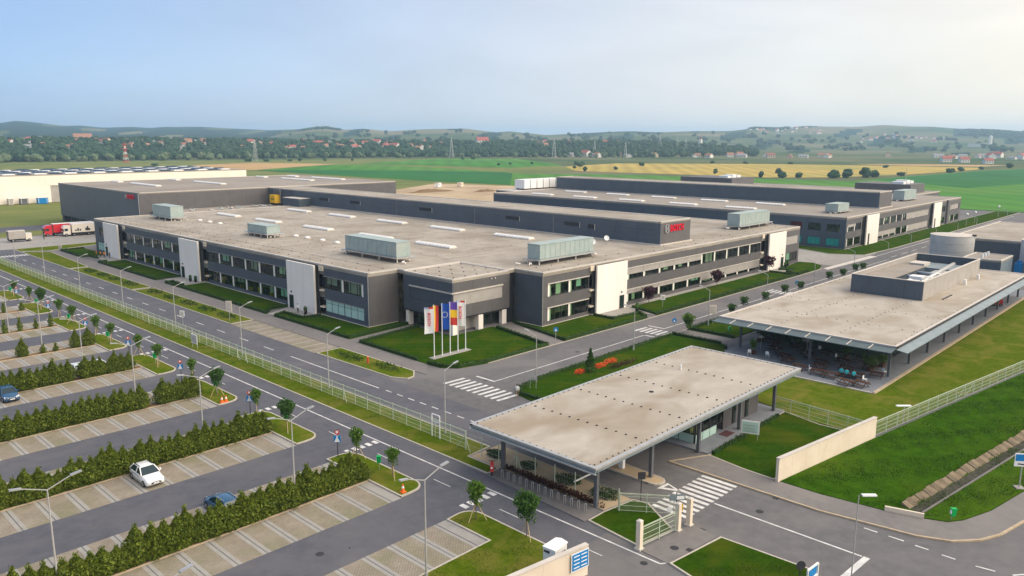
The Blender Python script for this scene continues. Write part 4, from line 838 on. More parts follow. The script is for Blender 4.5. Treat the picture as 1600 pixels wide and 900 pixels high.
for a0, a1 in ((252.8, 263.3), (321.2, 330.8)):
    s = MB(); fbox(s, 'Y', 88.6, a0, a1, -.95, -.6, 0, 9.4); s = s.build('stair_slab', m_white, b2)
    d = MB(); fbox(d, 'Y', 88.6, a0 + 1.6, a0 + 2.8, -1.0, -.94, .05, 3.6); d.build('door', m_dark, s)
    w_ = MB(); fbox(w_, 'Y', 88.6, a0 + .05, a1 - .05, -.6, .02, 0, 9.3); w_.build('stair_tower', m_dark, b2)
for a0, a1 in ((251.2, 252.8), (319.4, 321.2)): s = MB(); fbox(s, 'Y', 88.6, a0, a1, .9, 1, 0, 9); s.build('recess_wall', m_joint, b2)
MB().box(340.2, 88.4, 0, 342, 88.59, 9.4).build('dark_pier', m_joint, b2)
cladding(b2, 'X', 359.7, 88.9, 238, 0, 8.98, [], m_cladh, plen=8); cladding(b2, 'Y', 237.7, 238.5, 359.7, 0, 8.98, [], m_cladh, plen=8)
h2_ = thing('raised_hall', 'long dark rooftop hall on the second building, without lettering', 'hall', (278.8, 93.4, 9.6))
flat_roof(h2_, [(278.8, 93.4), (291, 93.4), (291, 237.4), (278.8, 237.4)], 15.1, m_roof, .35, .12)
cladding(h2_, 'X', 278.8, 93.4, 237.4, 9.3, 14.77, [], m_cladh, plen=6.1)
for k in range(2): piece('cladding_panel', m_clad_sun, h2_, 279.1 + k * 5.95, 93.4, 9.3, 279.1 + k * 5.95 + 5.93, 93.7, 14.77)
cladding(h2_, 'X', 290.7, 93.7, 237.4, 9.3, 14.77, [], m_cladh, plen=12)
mb = MB(); mb.box(278.3, 92.9, 9.58, 291.4, 93.39, 9.85); mb.box(278.3, 93.39, 9.58, 278.78, 237, 9.85); mb.build('flashing', m_coping, h2_)
for r_, xx in enumerate((245.5, 267.5)):
    for i in range(5): skylight('white skylight in the %s row on the second building, %s from its corner' % (['near', 'far'][r_], ORD[i]), xx, 126.8 + 22.4 * i, 10.5, 2.4, 9.6, 'skylights on the second building')
ahu('squat pale green roof unit at the front corner of the second building', 254.5, 98, 9.6, 9, 4, 2.2, 'X', .7)
ahu('pale green roof unit beyond the end of the rooftop hall on the second building', 326, 100, 9.6, 14, 4, 3.2, 'X', .7)
t = thing('container_row', 'row of white cabinets on a platform at the far end of the second roof', 'roof cabinets', (262, 241, 9.6))
MB().box(254, 238.6, 0, 292, 252, 9.3).build('annex', m_cladh, t); MB().box(253.8, 238.5, 9.3, 292.2, 252.2, 9.6).build('deck', m_coping, t)
for k in range(6): MB().box(262 + k * 4.4, 242, 10.2, 265.8 + k * 4.4, 248, 14.2).build('cabinet', m_signw, t); MB().box(262.6 + k * 4.4, 242.4, 9.6, 265.2 + k * 4.4, 247.6, 10.2).build('cabinet_foot', m_dark, t)
far_b = thing('distant_hall', 'grey flat-roofed block with white plant showing behind the second building', 'building', (366, 110, 0))
flat_roof(far_b, [(366, 108), (402, 108), (402, 236), (366, 236)], 9.2, m_roof2, .5); MB().box(366.2, 108.2, 0, 401.8, 235.8, 8.7).build('wall', m_clad_sun, far_b)
for x0, y0, x1, y1, z in ((372, 112, 392, 136, 13.2), (368, 196, 392, 226, 13.0)):
    MB().box(x0, y0, 9.2, x1, y1, z).build('plant_screen', m_clad_sun, far_b)
    for k in range(3): MB().box(x0 + 3 + k * 5, y0 + 4, z, x0 + 7 + k * 5, y0 + 9, z + 1.1 + .5 * (k % 2)).build('roof_plant', m_signw, far_b)

# ================================================================== CANTEEN
can = thing('canteen', 'glazed canteen pavilion under a wide flat roof on grey columns', 'pavilion', (103, 33, 0))
MB().prism([(103.2, 33.2), (200, 33.2), (200, 57.4), (108.4, 57.4), (103.2, 53.0)], -.1, .16).build('terrace_slab', mat('terrace_paving', (.17, .185, .205), (.21, .22, .24), 1.2, .7, c3=(.25, .25, .26), s3=.3, f3=.4), can)
kerb_ring([(103.0, 33.0), (200, 33.0)], can, .2, .45, m_kerbo, closed=False); kerb_ring([(103.0, 33.0), (102.9, 53)], can, .2, .3, m_kerb, closed=False)
flat_roof(can, [(110, 32.9), (191.6, 32.9), (191.6, 59.4), (110, 59.4)], 5.0, m_roofg, .5, .1)
MB().prism([(110.3, 33.2), (191.3, 33.2), (191.3, 59.1), (110.3, 59.1)], 4.3, 4.49).build('ceiling', m_dark, can)
def louvre_canopy(p0, p1, out, name='louvre_canopy', n=10, m=m_louv):
    """metal canopy along a roof edge, with brackets on top"""
    p0 = Vector(p0); p1 = Vector(p1); o_ = Vector(out); d = p1 - p0
    v = [(p0.x, p0.y, 4.86), (p1.x, p1.y, 4.86), (p1.x + o_.x, p1.y + o_.y, 4.62), (p0.x + o_.x, p0.y + o_.y, 4.62)]; v += [(a, b, c - .1) for a, b, c in v]
    mb = MB().add(v, [(0, 1, 2, 3), (7, 6, 5, 4), (0, 4, 5, 1), (1, 5, 6, 2), (2, 6, 7, 3), (3, 7, 4, 0)]); 
    c = mb.build(name, m, can); L = d.length; n = int(L / 2.9)
    for i in range(1, n if m is m_louvd else 0):
        q = p0 + d * i / n; MB().bar((q.x + o_.x * .1, q.y + o_.y * .1, 4.93), (q.x + o_.x * .97, q.y + o_.y * .97, 4.7), .12, .08).build('bracket', m_coping, c)
    return c
louvre_canopy((109.95, 59.4), (109.95, 32.85), (-2.2, 0), m=m_louvd); louvre_canopy((109.2, 32.6), (191.6, 32.6), (0, -1.4))
MB().box(110, 32.62, 4.9, 191.6, 32.85, 5.06).build('gutter', m_dark, can)
for y in (34.2, 45.4, 56.6): MB().box(111.85, y - .16, .16, 112.17, y + .16, 4.3).build('column', m_col, can)
for k in range(1, 10): MB().box(112 + 8.72 * k - .16, 34.04, .16, 112 + 8.72 * k + .16, 34.36, 4.3).build('column', m_col, can)
for k in range(7):
    w = MB(); y0 = 37 + k * 2.85
    w.box(119.8, y0, .16, 119.95, y0 + .1, 4.3); w.box(119.8, y0 + .1, .16, 119.95, y0 + 2.85, .3); w = w.build('glass_wall', m_dark, can); MB().box(119.86, y0 + .1, .3, 119.9, y0 + 2.84, 4.28).build('pane', m_pane, w)
for k in range(24):
    w = MB(); x0 = 120 + k * 2.95
    w.box(x0, 37, .16, x0 + .1, 37.15, 4.3); w.box(x0 + .1, 37, .16, x0 + 2.95, 37.15, .35); w = w.build('glass_wall', m_dark, can); MB().box(x0 + .1, 37.06, .35, x0 + 2.94, 37.1, 4.28).build('pane', m_pane, w)
MB().box(126, 41, .16, 190.5, 57, 4.28).build('inner_core', m_inter, can); MB().box(120, 56.9, .16, 190.8, 57.2, 4.3).build('back_wall', m_cladh, can); MB().box(190.6, 37.2, .16, 190.9, 56.9, 4.3).build('end_wall', m_cladh, can)
roof_studs(can, 111.5, 144, 15, 33.5, 33.7, 1, 5, .08, .06); roof_studs(can, 113, 144, 18, 41.5, 50.5, 2, 5, .09, .06); roof_studs(can, 121, 121.2, 1, 34, 58, 16, 5, .09, .06); roof_studs(can, 133, 133.2, 1, 34, 58, 16, 5, .09, .06); roof_studs(can, 112, 190, 34, 33.3, 58.8, 2, 5, .08, .06)
pl = thing('plant_enclosure', 'open-topped slate enclosure with ducts and units on the canteen roof', 'plant enclosure', (145.8, 40.2, 5))
for x0, y0, x1, y1, m, ax in ((145.8, 40.2, 146.0, 52.5, m_cladh, 'y'), (182.8, 40.2, 183, 52.5, m_cladh, 'y'), (146.0, 40.2, 182.8, 40.4, m_shut, 'x'), (146.0, 52.3, 182.8, 52.5, m_shut, 'x')):
    n = 4 if ax == 'y' else 12
    for k in range(n):
        if ax == 'x': piece('screen_panel', m, pl, x0 + (x1 - x0) * k / n + .01, y0, 5.02, x0 + (x1 - x0) * (k + 1) / n - .01, y1, 8.3)
        else: piece('screen_panel', m, pl, x0, y0 + (y1 - y0) * k / n + .01, 5.02, x1, y0 + (y1 - y0) * (k + 1) / n - .01, 8.3)
mb = MB(); mb.box(145.7, 40.1, 8.3, 183.1, 40.5, 8.42); mb.box(145.7, 52.2, 8.3, 183.1, 52.6, 8.42); mb.box(145.7, 40.5, 8.3, 146.1, 52.2, 8.42); mb.box(182.7, 40.5, 8.3, 183.1, 52.2, 8.42); mb.build('cap', m_coping, pl)
MB().box(150, 47.2, 5.02, 171, 52, 7.3).build('plant_room', m_cladh, pl); MB().box(149.9, 47.1, 7.3, 171.1, 52.1, 7.45).build('plant_room_roof', m_roof2, pl)
for i, (a, b, r_) in enumerate((((147.5, 44.8, 7.3), (147.5, 51, 7.3), .35), ((147.5, 44.8, 7.3), (152, 44.2, 7.3), .4), ((152, 42.6, 7.0), (181, 44.6, 7.0), .45), ((154, 41.6, 6.9), (170, 41.6, 6.9), .35), ((158, 42, 7.2), (158, 46.6, 7.2), .3), ((164, 42, 7.1), (164, 46.6, 7.1), .3))): MB().tube(a, b, r_, 10).build('duct', m_signw if i < 2 else m_steel, pl, True)
for x, y, w, d, h, m in ((150, 42, 3, 2.4, 7.4, m_signw), (155, 43.2, 2.2, 2.2, 7.7, m_signw), (160, 43.5, 5, 2.6, 6.8, m_steel), (167, 42.2, 4, 3, 6.9, m_steel), (172.5, 41.6, 8, 8, 7.0, m_louv), (173, 48, 4, 3, 7.6, m_coping)): MB().box(x, y, 5.02, x + w, y + d, h).build('unit', m, pl)
for i, (x, y) in enumerate(((168.5, 39.0), (177.2, 38.8))): tag(MB().box(x, y, 5.0, x + .5, y + .5, 5.6).tube((x + .25, y + .25, 5.6), (x + .25, y + .25, 6.0), .3, 8).build('roof_vent', m_signw, at=(x, y, 5)), ['white vent on the canteen roof, left of two beside the enclosure', 'white vent on the canteen roof, right of two beside the enclosure'][i], 'roof vent')
o = MB()
for k in range(6): o.tube((149.5 + k * .9, 37.9 + .12 * (k % 2), 5.08), (150.4 + k * .9, 37.9 + .12 * ((k + 1) % 2), 5.08), .12, 6)
tag(o.build('roof_pipe', m_dark, at=(149.5, 37.9, 5)), 'dark pipe lying on the canteen roof beside the enclosure', 'pipe')

# ================================================================== GATEHOUSE
gh = thing('gatehouse', 'gatehouse with a large flat canopy roof over the entrance lanes, glazed office below', 'gatehouse', (50.3, 38, 0))
GR = [(50.0, 37.7), (91.2, 37.9), (91.2, 53.2), (50.0, 53.2)]
flat_roof(gh, GR, 4.95, m_roofg, .18, .06, m_steel)
mb = MB(); mb.box(50.0, 37.8, 4.53, 50.3, 53.1, 4.76); mb.box(90.9, 38, 4.53, 91.2, 53.1, 4.76); mb.box(50.3, 37.75, 4.53, 90.9, 38.05, 4.76); mb.box(50.3, 52.9, 4.53, 90.9, 53.2, 4.76); mb.build('fascia', m_louv, gh)
MB().box(49.8, 37.6, 4.48, 49.98, 53.3, 4.56).build('eaves_flashing', m_steel, gh)
MB().prism([(50.3, 38.05), (90.9, 38.1), (90.9, 52.9), (50.3, 52.9)], 4.56, 4.68).build('soffit', m_trim, gh)
for x in (52.4, 61.1, 70.0, 78.9, 87.6):
    for y in (39.4, 51.0): MB().box(x - .17, y - .17, 0, x + .17, y + .17, 4.56).build('column', m_col, gh)
edge = MB(); 
for k in range(46):
    for y in (38.35, 52.85): edge.box(50.6 + k * .88, y - .05, 4.93, 50.7 + k * .88, y + .05, 5.03)
for k in range(17):
    for x in (50.35, 90.85): edge.box(x - .05, 38.6 + k * .87, 4.93, x + .05, 38.7 + k * .87, 5.03)
for x in (58.3, 65.9, 73.4, 81.0):
    for k in range(12): edge.box(x - .08 + random.uniform(-.04, .04), 39.3 + k * 1.15, 4.94, x + .08, 39.46 + k * 1.15, 5.03)
stuff(edge.build('roof_studs', m_dark, gh)); MB().tube((80.6, 48.3, 4.95), (80.6, 48.3, 5.6), .1, 8).build('vent_pipe', m_signw, gh); MB().tube((70.8, 46, 4.95), (70.8, 46, 5.02), .25, 10).build('roof_drain', m_black, gh)
pavement([(70.2, 38.3), (88.8, 38.5), (88.8, 53), (70.2, 53)], mat('gate_platform', (.2, .215, .24), (.25, .265, .285), 1.0, .75), .12)
MB().box(77.6, 40.7, .12, 86.0, 50.6, 4.4).build('office_wall', m_clad_sun, gh); MB().box(86.0, 41.2, .12, 86.6, 50, 4.3).build('end_wall', m_shut, gh)
for x in (79.6, 82.7): w = MB().box(x, 40.6, .3, x + .7, 40.69, 4.2).build('slit_window', m_dark, gh); MB().box(x + .08, 40.56, .4, x + .62, 40.6, 4.1).build('pane', m_pane, w); MB().box(x - .05, 40.5, 4.2, x + .75, 40.69, 4.36).build('lamp_strip', m_coping, w)
MB().box(72.2, 41.6, .12, 77.4, 50.4, .2).build('office_floor', m_interf, gh); MB().box(75, 44, .2, 77.4, 50, 4.3).build('office_core', m_inter, gh)
MB().box(73, 42.2, .2, 75.5, 43, 1.1).build('desk', m_wood, gh); MB().box(73.4, 46, .2, 74.2, 49, 2.4).build('cupboard', m_yellow, gh)
def office_bay(ax, c, a0, a1, door=False):
    w = MB(); fbox(w, ax, c, a0, a0 + .08, 0, .12, .12, 4.35); fbox(w, ax, c, a1 - .08, a1, 0, .12, .12, 4.35); fbox(w, ax, c, a0 + .08, a1 - .08, .002, .118, 4.22, 4.35); fbox(w, ax, c, a0 + .08, a1 - .08, .002, .118, 1.12, 1.2)
    w = w.build('office_window', m_dark, gh)
    g = MB(); fbox(g, ax, c, a0 + .08, a1 - .08, .04, .06, 1.2, 4.22); g.build('pane', m_pane, w)
    if not door: p = MB(); fbox(p, ax, c, a0 + .04, a1 - .04, -.02, .0, .15, 1.1); p.build('spandrel', m_blind, w)
for k in range(3): office_bay('Y', 40.7, 71.6 + k * 1.5, 73.08 + k * 1.5)
office_bay('Y', 40.7, 76.1, 77.55, True)
for k in range(5): office_bay('X', 71.5, 40.85 + k * 1.9, 42.73 + k * 1.9)
for k in range(3): MB().box(71.7 + k * 1.5, 40.55, 4.1, 72.9 + k * 1.5, 40.69, 4.3).build('lamp_strip', m_coping, gh)
tag(MB().box(75.8, 39.2, .125, 77.6, 40.3, .14).build('door_mat', mat('mat_red', (.11, .05, .055)), at=(75.8, 39.2, .12)), 'dark red mat before the gatehouse door', 'door mat')
for i, (bx, by, sgn) in enumerate(((60.9, 42.7, -1), (61.2, 47.5, 1))):
    t = thing('barrier', ['raised white barrier arm over the near gate lane', 'lowered barrier arm over the far gate lane'][i], 'barrier', (bx, by, .14), 0, 'gate barriers')
    MB().box(bx - .2, by - .25, .14, bx + .2, by + .25, 1.25).build('housing', m_signw, t); MB().box(bx - .22, by - .27, 1.25, bx + .22, by + .27, 1.33).build('cap', m_orange, t)
    end = (bx - 7.6, by, 1.15) if sgn < 0 else (bx + 7.0, by, 1.1)
    MB().bar((bx, by - .02, 1.1), end, .1, .12).build('arm', m_signw, t)
    for k in range(4 if i else 0): f_ = .15 + .22 * k; MB().bar((bx + (end[0] - bx) * f_, by - .02, 1.1 + (end[2] - 1.1) * f_), (bx + (end[0] - bx) * (f_ + .1), by - .02, 1.1 + (end[2] - 1.1) * (f_ + .1)), .11, .13).build('red_band', m_signr, t)

# ================================================================== BUILDINGS AT THE RIGHT EDGE
rb = thing('utility_building', 'low slate utility hall with beige roof beyond the round tank', 'building', (225, 20, 0))
flat_roof(rb, [(225, 15), (278, 15), (278, 57), (225, 57)], 8.0, m_roof, .5); cladding(rb, 'X', 225, 15, 57, 0, 7.5, [], m_cladh); cladding(rb, 'Y', 15, 225.3, 278, 0, 7.5, [], m_clad_sun)
cladding(rb, 'Y', 56.7, 225.3, 278, 0, 7.5, [], m_clad_sun); cladding(rb, 'X', 277.7, 15.3, 56.7, 0, 7.5, [], m_cladh)
MB().box(226, 36.5, 8.0, 277, 36.8, 8.08).build('roof_seam', m_roof2, rb)
for k in range(6): MB().box(228 + k * 8, 28, 8.0, 234 + k * 8, 30, 8.4).build('roof_light', m_sky, rb)
sb = thing('pump_house', 'small slate pump house with a flat grey roof below the round tank', 'building', (200.8, 40, 0))
flat_roof(sb, [(200.8, 40), (212.2, 40), (212.2, 47.8), (200.8, 47.8)], 6.0, m_roof2, .4); cladding(sb, 'X', 200.8, 40, 47.8, 0, 5.6, [], m_cladh, 3); cladding(sb, 'Y', 40, 201.1, 212.2, 0, 5.6, [], m_louv, 3); cladding(sb, 'Y', 47.5, 201.1, 212.2, 0, 5.6, [], m_cladh, 3)
for k in range(3): MB().tube((204 + k * 2.6, 44.5, 6), (204 + k * 2.6, 44.5, 6.9), .25, 8).build('vent', m_signw, sb)
def tank(label, x, y, r, h):
    t = thing('storage_tank', label, 'tank', (x, y, 0), 0, 'round tanks'); n = 40
    for k in range(5):
        z0 = h * k / 5; MB().tube((x, y, z0 + .02), (x, y, h * (k + 1) / 5 - .02), r, n).build('shell_course', m_tank, t, False)
    mb = MB(); mb.v = [(x, y, h + .55)] + [(x + (r + .06) * math.cos(2 * math.pi * i / n), y + (r + .06) * math.sin(2 * math.pi * i / n), h + .03) for i in range(n)]; mb.f = [(0, 1 + i, 1 + (i + 1) % n) for i in range(n)]; mb.m = [0] * n
    mb.build('tank_roof', m_coping, t); MB().box(x - .5, y - r - .3, h, x + .4, y - r + .5, h + .4).build('hatch', m_dark, t)
    mb = MB()
    for k in range(24): mb.box(x - r * .7 - .5, y + r * .7, .3 + k * .38, x - r * .7 - .1, y + r * .7 + .05, .34 + k * .38)
    mb.build('ladder', m_steel, t)
tank('large round pale steel tank behind the canteen roof', 215.5, 54, 4.9, 9.5); tank('round pale steel tank cut by the right edge of the view', 218.4, 35.2, 4.6, 9.5)
tag(MB().box(213.5, 38.3, 0, 215.3, 39.8, 4.2).tube((214.4, 39, 4.2), (214.4, 39, 4.8), .5, 10).build('blue_drum', m_blue, at=(213.5, 38.3, 0)), 'blue vessel between the pump house and the tank at right', 'vessel')
# ================================================================== FENCES AND WALLS
def wire_panel(L, h):
    mb = MB(); w = 0.006
    for i in range(int(L / .1)):
        x = .05 + i * .1; mb.add([(x - w, 0, .08), (x + w, 0, .08), (x + w, 0, h), (x - w, 0, h), (x, w, .08), (x, w, h)], [(0, 1, 2, 3), (1, 4, 5, 2), (4, 0, 3, 5)])
    for z in (.1, .55, 1.0, 1.45, h - .06): mb.box(0, -.014, z, L, .014, z + .03)
    mb.box(0, -.03, h, L, .03, h + .05); return mb.mesh('wire_panel', m_fence)
ME_PANEL = wire_panel(2.5, 1.95); ME_PANEL17 = wire_panel(2.5, 1.7)
ME_POST = MB().box(-.035, -.035, 0, .035, .035, 2.15).mesh('post', m_fence); ME_POST17 = MB().box(-.035, -.035, 0, .035, .035, 1.85).mesh('post', m_fence)
thin = MB()
for i_ in range(12): thin.box(.1 + i_ * .2, -.003, .08, .106 + i_ * .2, .003, 1.9)
for z_ in (.1, .7, 1.3, 1.9): thin.box(0, -.006, z_, 2.5, .006, z_ + .012)
ME_THIN = thin.mesh('wire_panel', m_fence)
def fence(label, p, q, low=False, braces=(), z=0.1, pan=None):
    p = Vector(p); q = Vector(q); L = (q - p).length; n = max(1, round(L / 2.5)); d = (q - p) / n; a = math.atan2(d.y, d.x)
    t = thing('mesh_fence', label, 'fence', (p.x, p.y, z))
    for i in range(n + 1):
        c = p + d * i; inst('post', ME_POST17 if low else ME_POST, t, (c.x, c.y, z - .05), a)
        if i < n: inst('wire_panel', pan or (ME_PANEL17 if low else ME_PANEL), t, (c.x, c.y, z), a, (d.length / 2.5, 1, 1))
        if i in braces:
            u = d.normalized(); s = Vector((-u.y, u.x)); mb = MB()
            for k in (-1, 1): mb.bar((c.x, c.y, 1.7), (c.x + u.x * k * 1.1 + s.x * .3, c.y + u.y * k * 1.1 + s.y * .3, .1), .05, .05)
            mb.build('brace', m_fence, t)
    return t
fence('long pale wire fence between the parking road and the service road', (53.4, 57.5), (53.4, 250), braces=(9, 19, 20, 33))
fence('pale wire fence in front of the planting bed under the gatehouse roof', (53.2, 37.5), (53.2, 57.4), braces=(5, 8), pan=ME_THIN)
fence('pale wire fence running right from the long cream wall', (87.6, 27.55), (200, 9.7), low=True, braces=(9, 10))
fence('short wire fence from the gatehouse corner to the cream wall', (88.2, 39.8), (86.8, 28.0), low=True)
fence('short wire gate fence between the two cream gate posts by the pavement', (49.5, 32.45), (53.6, 31.95), low=True)
fence('short wire fence along the lawn beside the gate lane', (53.2, 37.4), (56.0, 33.6), low=True)
def wall(label, p, q, h0, h1, th=.3):
    p = Vector(p); q = Vector(q); d = (q - p); L = d.length; d.normalize(); a = Vector((-d.y, d.x)) * th / 2
    t = thing('boundary_wall', label, 'wall', (p.x, p.y, 0)); n = round(L / 2.3)
    for i in range(n):
        u0 = p + d * (L * i / n + .006); u1 = p + d * (L * (i + 1) / n - .006); ha = h0 + (h1 - h0) * (i + .5) / n
        MB().prism([tuple(u0 + a), tuple(u0 - a), tuple(u1 - a), tuple(u1 + a)], -.1, h0 + (h1 - h0) * i / n * 1).build('wall_section', m_cream, t)
    v = MB(); v.bar((p.x, p.y, h0 + .03), (q.x, q.y, h1 + .03), th + .1, .1); v.build('capping', m_coping, t); return t
wall('long cream boundary wall by the rough meadow at right', (68.7, 30.1), (87.3, 27.5), 2.45, 2.4)
wl = wall('cream boundary wall with the blue board at the bottom edge', (30, 35.2), (43.3, 33.3), 2.45, 2.45)
tag(MB().prism([(41.5, 33.25), (43.1, 33.02), (43.1, 33.0), (41.5, 33.22)], .95, 2.25).build('wall_board', m_blue, at=(41.5, 33.2, 0)), 'blue notice board with pale lines on the cream wall at the bottom edge', 'board')
bo = bpy.data.objects['wall_board']
for k in range(4):
    for j in range(2): MB().prism([(41.62 + j * .74, 33.19 - j * .105), (42.2 + j * .74, 33.107 - j * .105), (42.2 + j * .74, 33.095 - j * .105), (41.62 + j * .74, 33.178 - j * .105)], 2.02 - k * .3, 2.1 - k * .3).build('text_line', m_signw, bo)
MB().prism([(41.42, 33.27), (43.18, 33.03), (43.18, 33.02), (41.42, 33.26)], .85, 2.35).build('board_frame', m_signw, bo)
for i, (x, y) in enumerate(((49.1, 32.5), (53.9, 31.9), (55.4, 31.7))):
    t = thing('gate_post', ['cream gate post standing alone at the pavement edge', 'middle cream gate post at the end of the wire gate', 'cream gate post beside the zebra crossing'][i], 'gate post', (x, y, 0), 0, 'cream gate posts')
    MB().box(x - .2, y - .2, 0, x + .2, y + .2, 2.5).build('shaft', m_cream, t); mb = MB(); mb.v = [(x - .23, y - .23, 2.5), (x + .23, y - .23, 2.5), (x + .23, y + .23, 2.5), (x - .23, y + .23, 2.5), (x, y, 2.62)]; mb.f = [(0, 1, 4), (1, 2, 4), (2, 3, 4), (3, 0, 4), (3, 2, 1, 0)]; mb.m = [0] * 5; mb.build('cap', m_coping, t); MB().box(x - .3, y - .3, 0, x + .3, y + .3, .14).build('foot', m_coping, t)
t = thing('sliding_gate', 'white framed gate end at the bottom edge of the view', 'gate', (53.8, 20.6, 0))
for a, b in (((53.6, 20.6, .1), (53.6, 20.6, 1.1)), ((55.2, 20.5, .1), (55.2, 20.5, 1.1)), ((53.6, 20.6, 1.1), (55.2, 20.5, 1.1)), ((53.6, 20.6, .2), (55.2, 20.5, .2))): MB().bar(a, b, .12, .12).build('frame_bar', m_signw, t)
MB().box(53.75, 20.52, .3, 55.05, 20.56, 1.0).build('gate_board', m_blue, t)
t = thing('pedestrian_gate', 'tall white gate frame standing in the wire fence by the lamp', 'gate', (53.3, 62, 0))
for a, b in (((53.3, 61.6, 0), (53.3, 61.6, 2.7)), ((53.3, 62.9, 0), (53.3, 62.9, 2.7)), ((53.3, 61.6, 2.7), (53.3, 62.9, 2.7)), ((53.3, 61.6, 1.9), (53.3, 62.9, 1.9))): MB().bar(a, b, .09, .09).build('frame_bar', m_signw, t)

# ================================================================== LAMPS
def lamp_arm(mb, h, d, L, rise): mb.bar((0, 0, h), (d[0] * L, d[1] * L, h + rise), .07, .07)
def street_lamp(label, x, y, h, arms, group, z=0.1):
    """tapered pole, arms with flat LED heads. arms: list of (dx, dy, length)"""
    t = thing('street_lamp', label, 'street lamp', (x, y, z), 0, group)
    MB().tube((x, y, z), (x, y, z + h), .085, 8, .05).build('pole', m_post, t); MB().tube((x, y, z), (x, y, z + .5), .13, 8).build('pole_base', m_post, t)
    for dx, dy, L in arms:
        a = MB(); a.bar((x, y, z + h - .03), (x + dx * L, y + dy * L, z + h + L * .36), .06, .06); a = a.build('arm', m_post, t)
        e0 = Vector((x + dx * (L - .15), y + dy * (L - .15), z + h + L * .36 - .02)); e1 = e0 + Vector((dx * .75, dy * .75, .12))
        MB().bar(e0, e1, .26, .09).build('lamp_head', m_steel, a); MB().bar(e0 + Vector((0, 0, -.055)), e1 + Vector((0, 0, -.055)), .2, .02).build('lens', m_signw, a)
    return t
for i, y in enumerate((62.4, 85.4, 108.7, 132, 155.4, 179, 202.6, 226)): street_lamp('single-arm lamp by the long wire fence, %s from the gatehouse' % ORD[i], 54.8, y, 7.3, [(1, .05, 1.5)], 'lamps along the service road')
for i, x in enumerate((75.9, 98.7, 121.5, 143.8, 166.2, 189, 212)): street_lamp('single-arm lamp on the right side of the cross road, %s from the flags' % ORD[i], x, 67.7, 6.4, [(-.05, 1, 1.5)], 'lamps along the cross road')
for i, x in enumerate((235, 258, 281, 304, 348)): street_lamp('single-arm lamp on the road past the second building, %s from the tank' % ORD[i], x, 69.2, 6.3, [(0, 1, 1.4)], 'lamps on the far road')
for i, y in enumerate(ROWY[:7]): street_lamp('double-arm lamp near the parking islands, in the %s hedge row from the bottom' % (['second'] + ORD[2:])[i], 34.1, y + .75, 7.9, [(1, 0, 1.7), (-1, 0, 1.7)], 'double lamps in the parking lot')
street_lamp('double-arm lamp at the bottom edge beside the grass island', 34.3, 41.4, 7.9, [(1, 0, 1.7), (-1, 0, 1.7)], 'double lamps in the parking lot')
street_lamp('double-arm lamp at lower left before the white car', 14.7, 59.3, 7.9, [(1, 0, 1.7), (-1, 0, 1.7)], 'double lamps in the parking lot')
street_lamp('double-arm lamp at the bottom left corner, only a head in view', 14.6, 41.0, 7.9, [(1, 0, 1.7), (-1, 0, 1.7)], 'double lamps in the parking lot')
t = thing('street_lamp', 'tall thin lamp with flat white head over the entrance road at the bottom', 'street lamp', (53.66, 17.52, 0)); MB().tube((53.66, 17.52, 0), (53.66, 17.52, 8.1), .055, 8, .035).build('pole', m_post, t); MB().tube((53.66, 17.52, 0), (53.66, 17.52, .5), .12, 8).build('pole_base', m_col, t); a = MB().bar((53.66, 17.52, 8.08), (53.85, 17.32, 8.1), .06, .06).build('arm', m_col, t); MB().bar((53.8, 17.37, 8.12), (54.5, 16.64, 8.12), .3, .1).build('lamp_head', m_signw, a)
t = thing('fence_lamp', 'white flat lamp on the wire fence right of the cream wall', 'lamp', (94, 26.6, .1)); MB().tube((94, 26.6, .1), (94, 26.6, 2.2), .06, 8).build('pole', m_post, t); MB().bar((93.4, 27.3, 2.25), (94.6, 26.1, 2.25), .4, .1).build('lamp_head', m_signw, t)
for i, x in enumerate((340, 352, 390)):
    t = thing('globe_lamp', 'globe lamp on the verge before the second building, %s' % ['nearest', 'middle one', 'farthest'][i], 'lamp', (x, 81, .1), 0, 'globe lamps'); MB().tube((x, 81, .1), (x, 81, 4.2), .07, 6).build('pole', m_post, t); MB().ball((x, 81, 4.5), .5, .5, .5).build('globe', m_signw, t, True)

# ================================================================== SIGNS, BOARDS, BINS
def disc(mb, c, r, th, n=18):   # disc facing -Y in local space
    return mb.tube((c[0], c[1] + th / 2, c[2]), (c[0], c[1] - th / 2, c[2]), r, n)
def sign_post(label, x, y, rz=-46):
    t = thing('sign_post', label, 'traffic sign', (x, y, .1), R(rz), 'blue walking signs in the parking lot')
    MB().tube((0, 0, 0), (0, 0, 3.0), .045, 8).build('pole', m_dark, t)
    d_ = disc(MB(), (0, -.07, 2.7), .25, .03).build('red_disc', m_signr, t); disc(MB(), (0, -.09, 2.75), .13, .02).build('disc_centre', m_signw, d_)
    s_ = MB().box(-.36, -.09, 1.62, .36, -.05, 2.35).build('blue_plate', m_blue, t)
    mb = MB(); disc(mb, (0, -.1, 2.22), .1, .02, 12); mb.add([(-.1, -.11, 2.1), (.1, -.11, 2.1), (.3, -.11, 1.68), (-.3, -.11, 1.68)], [(0, 3, 2, 1)]); mb.build('walker_symbol', m_signw, s_)
for i, y in enumerate((65.4, 83.6, 102.4, 120.4, 138.6, 157.8, 177.6)): sign_post('blue walker plate under a red disc, %s parking island from the bottom' % (['second'] + ORD[2:])[i], 42.7, y)
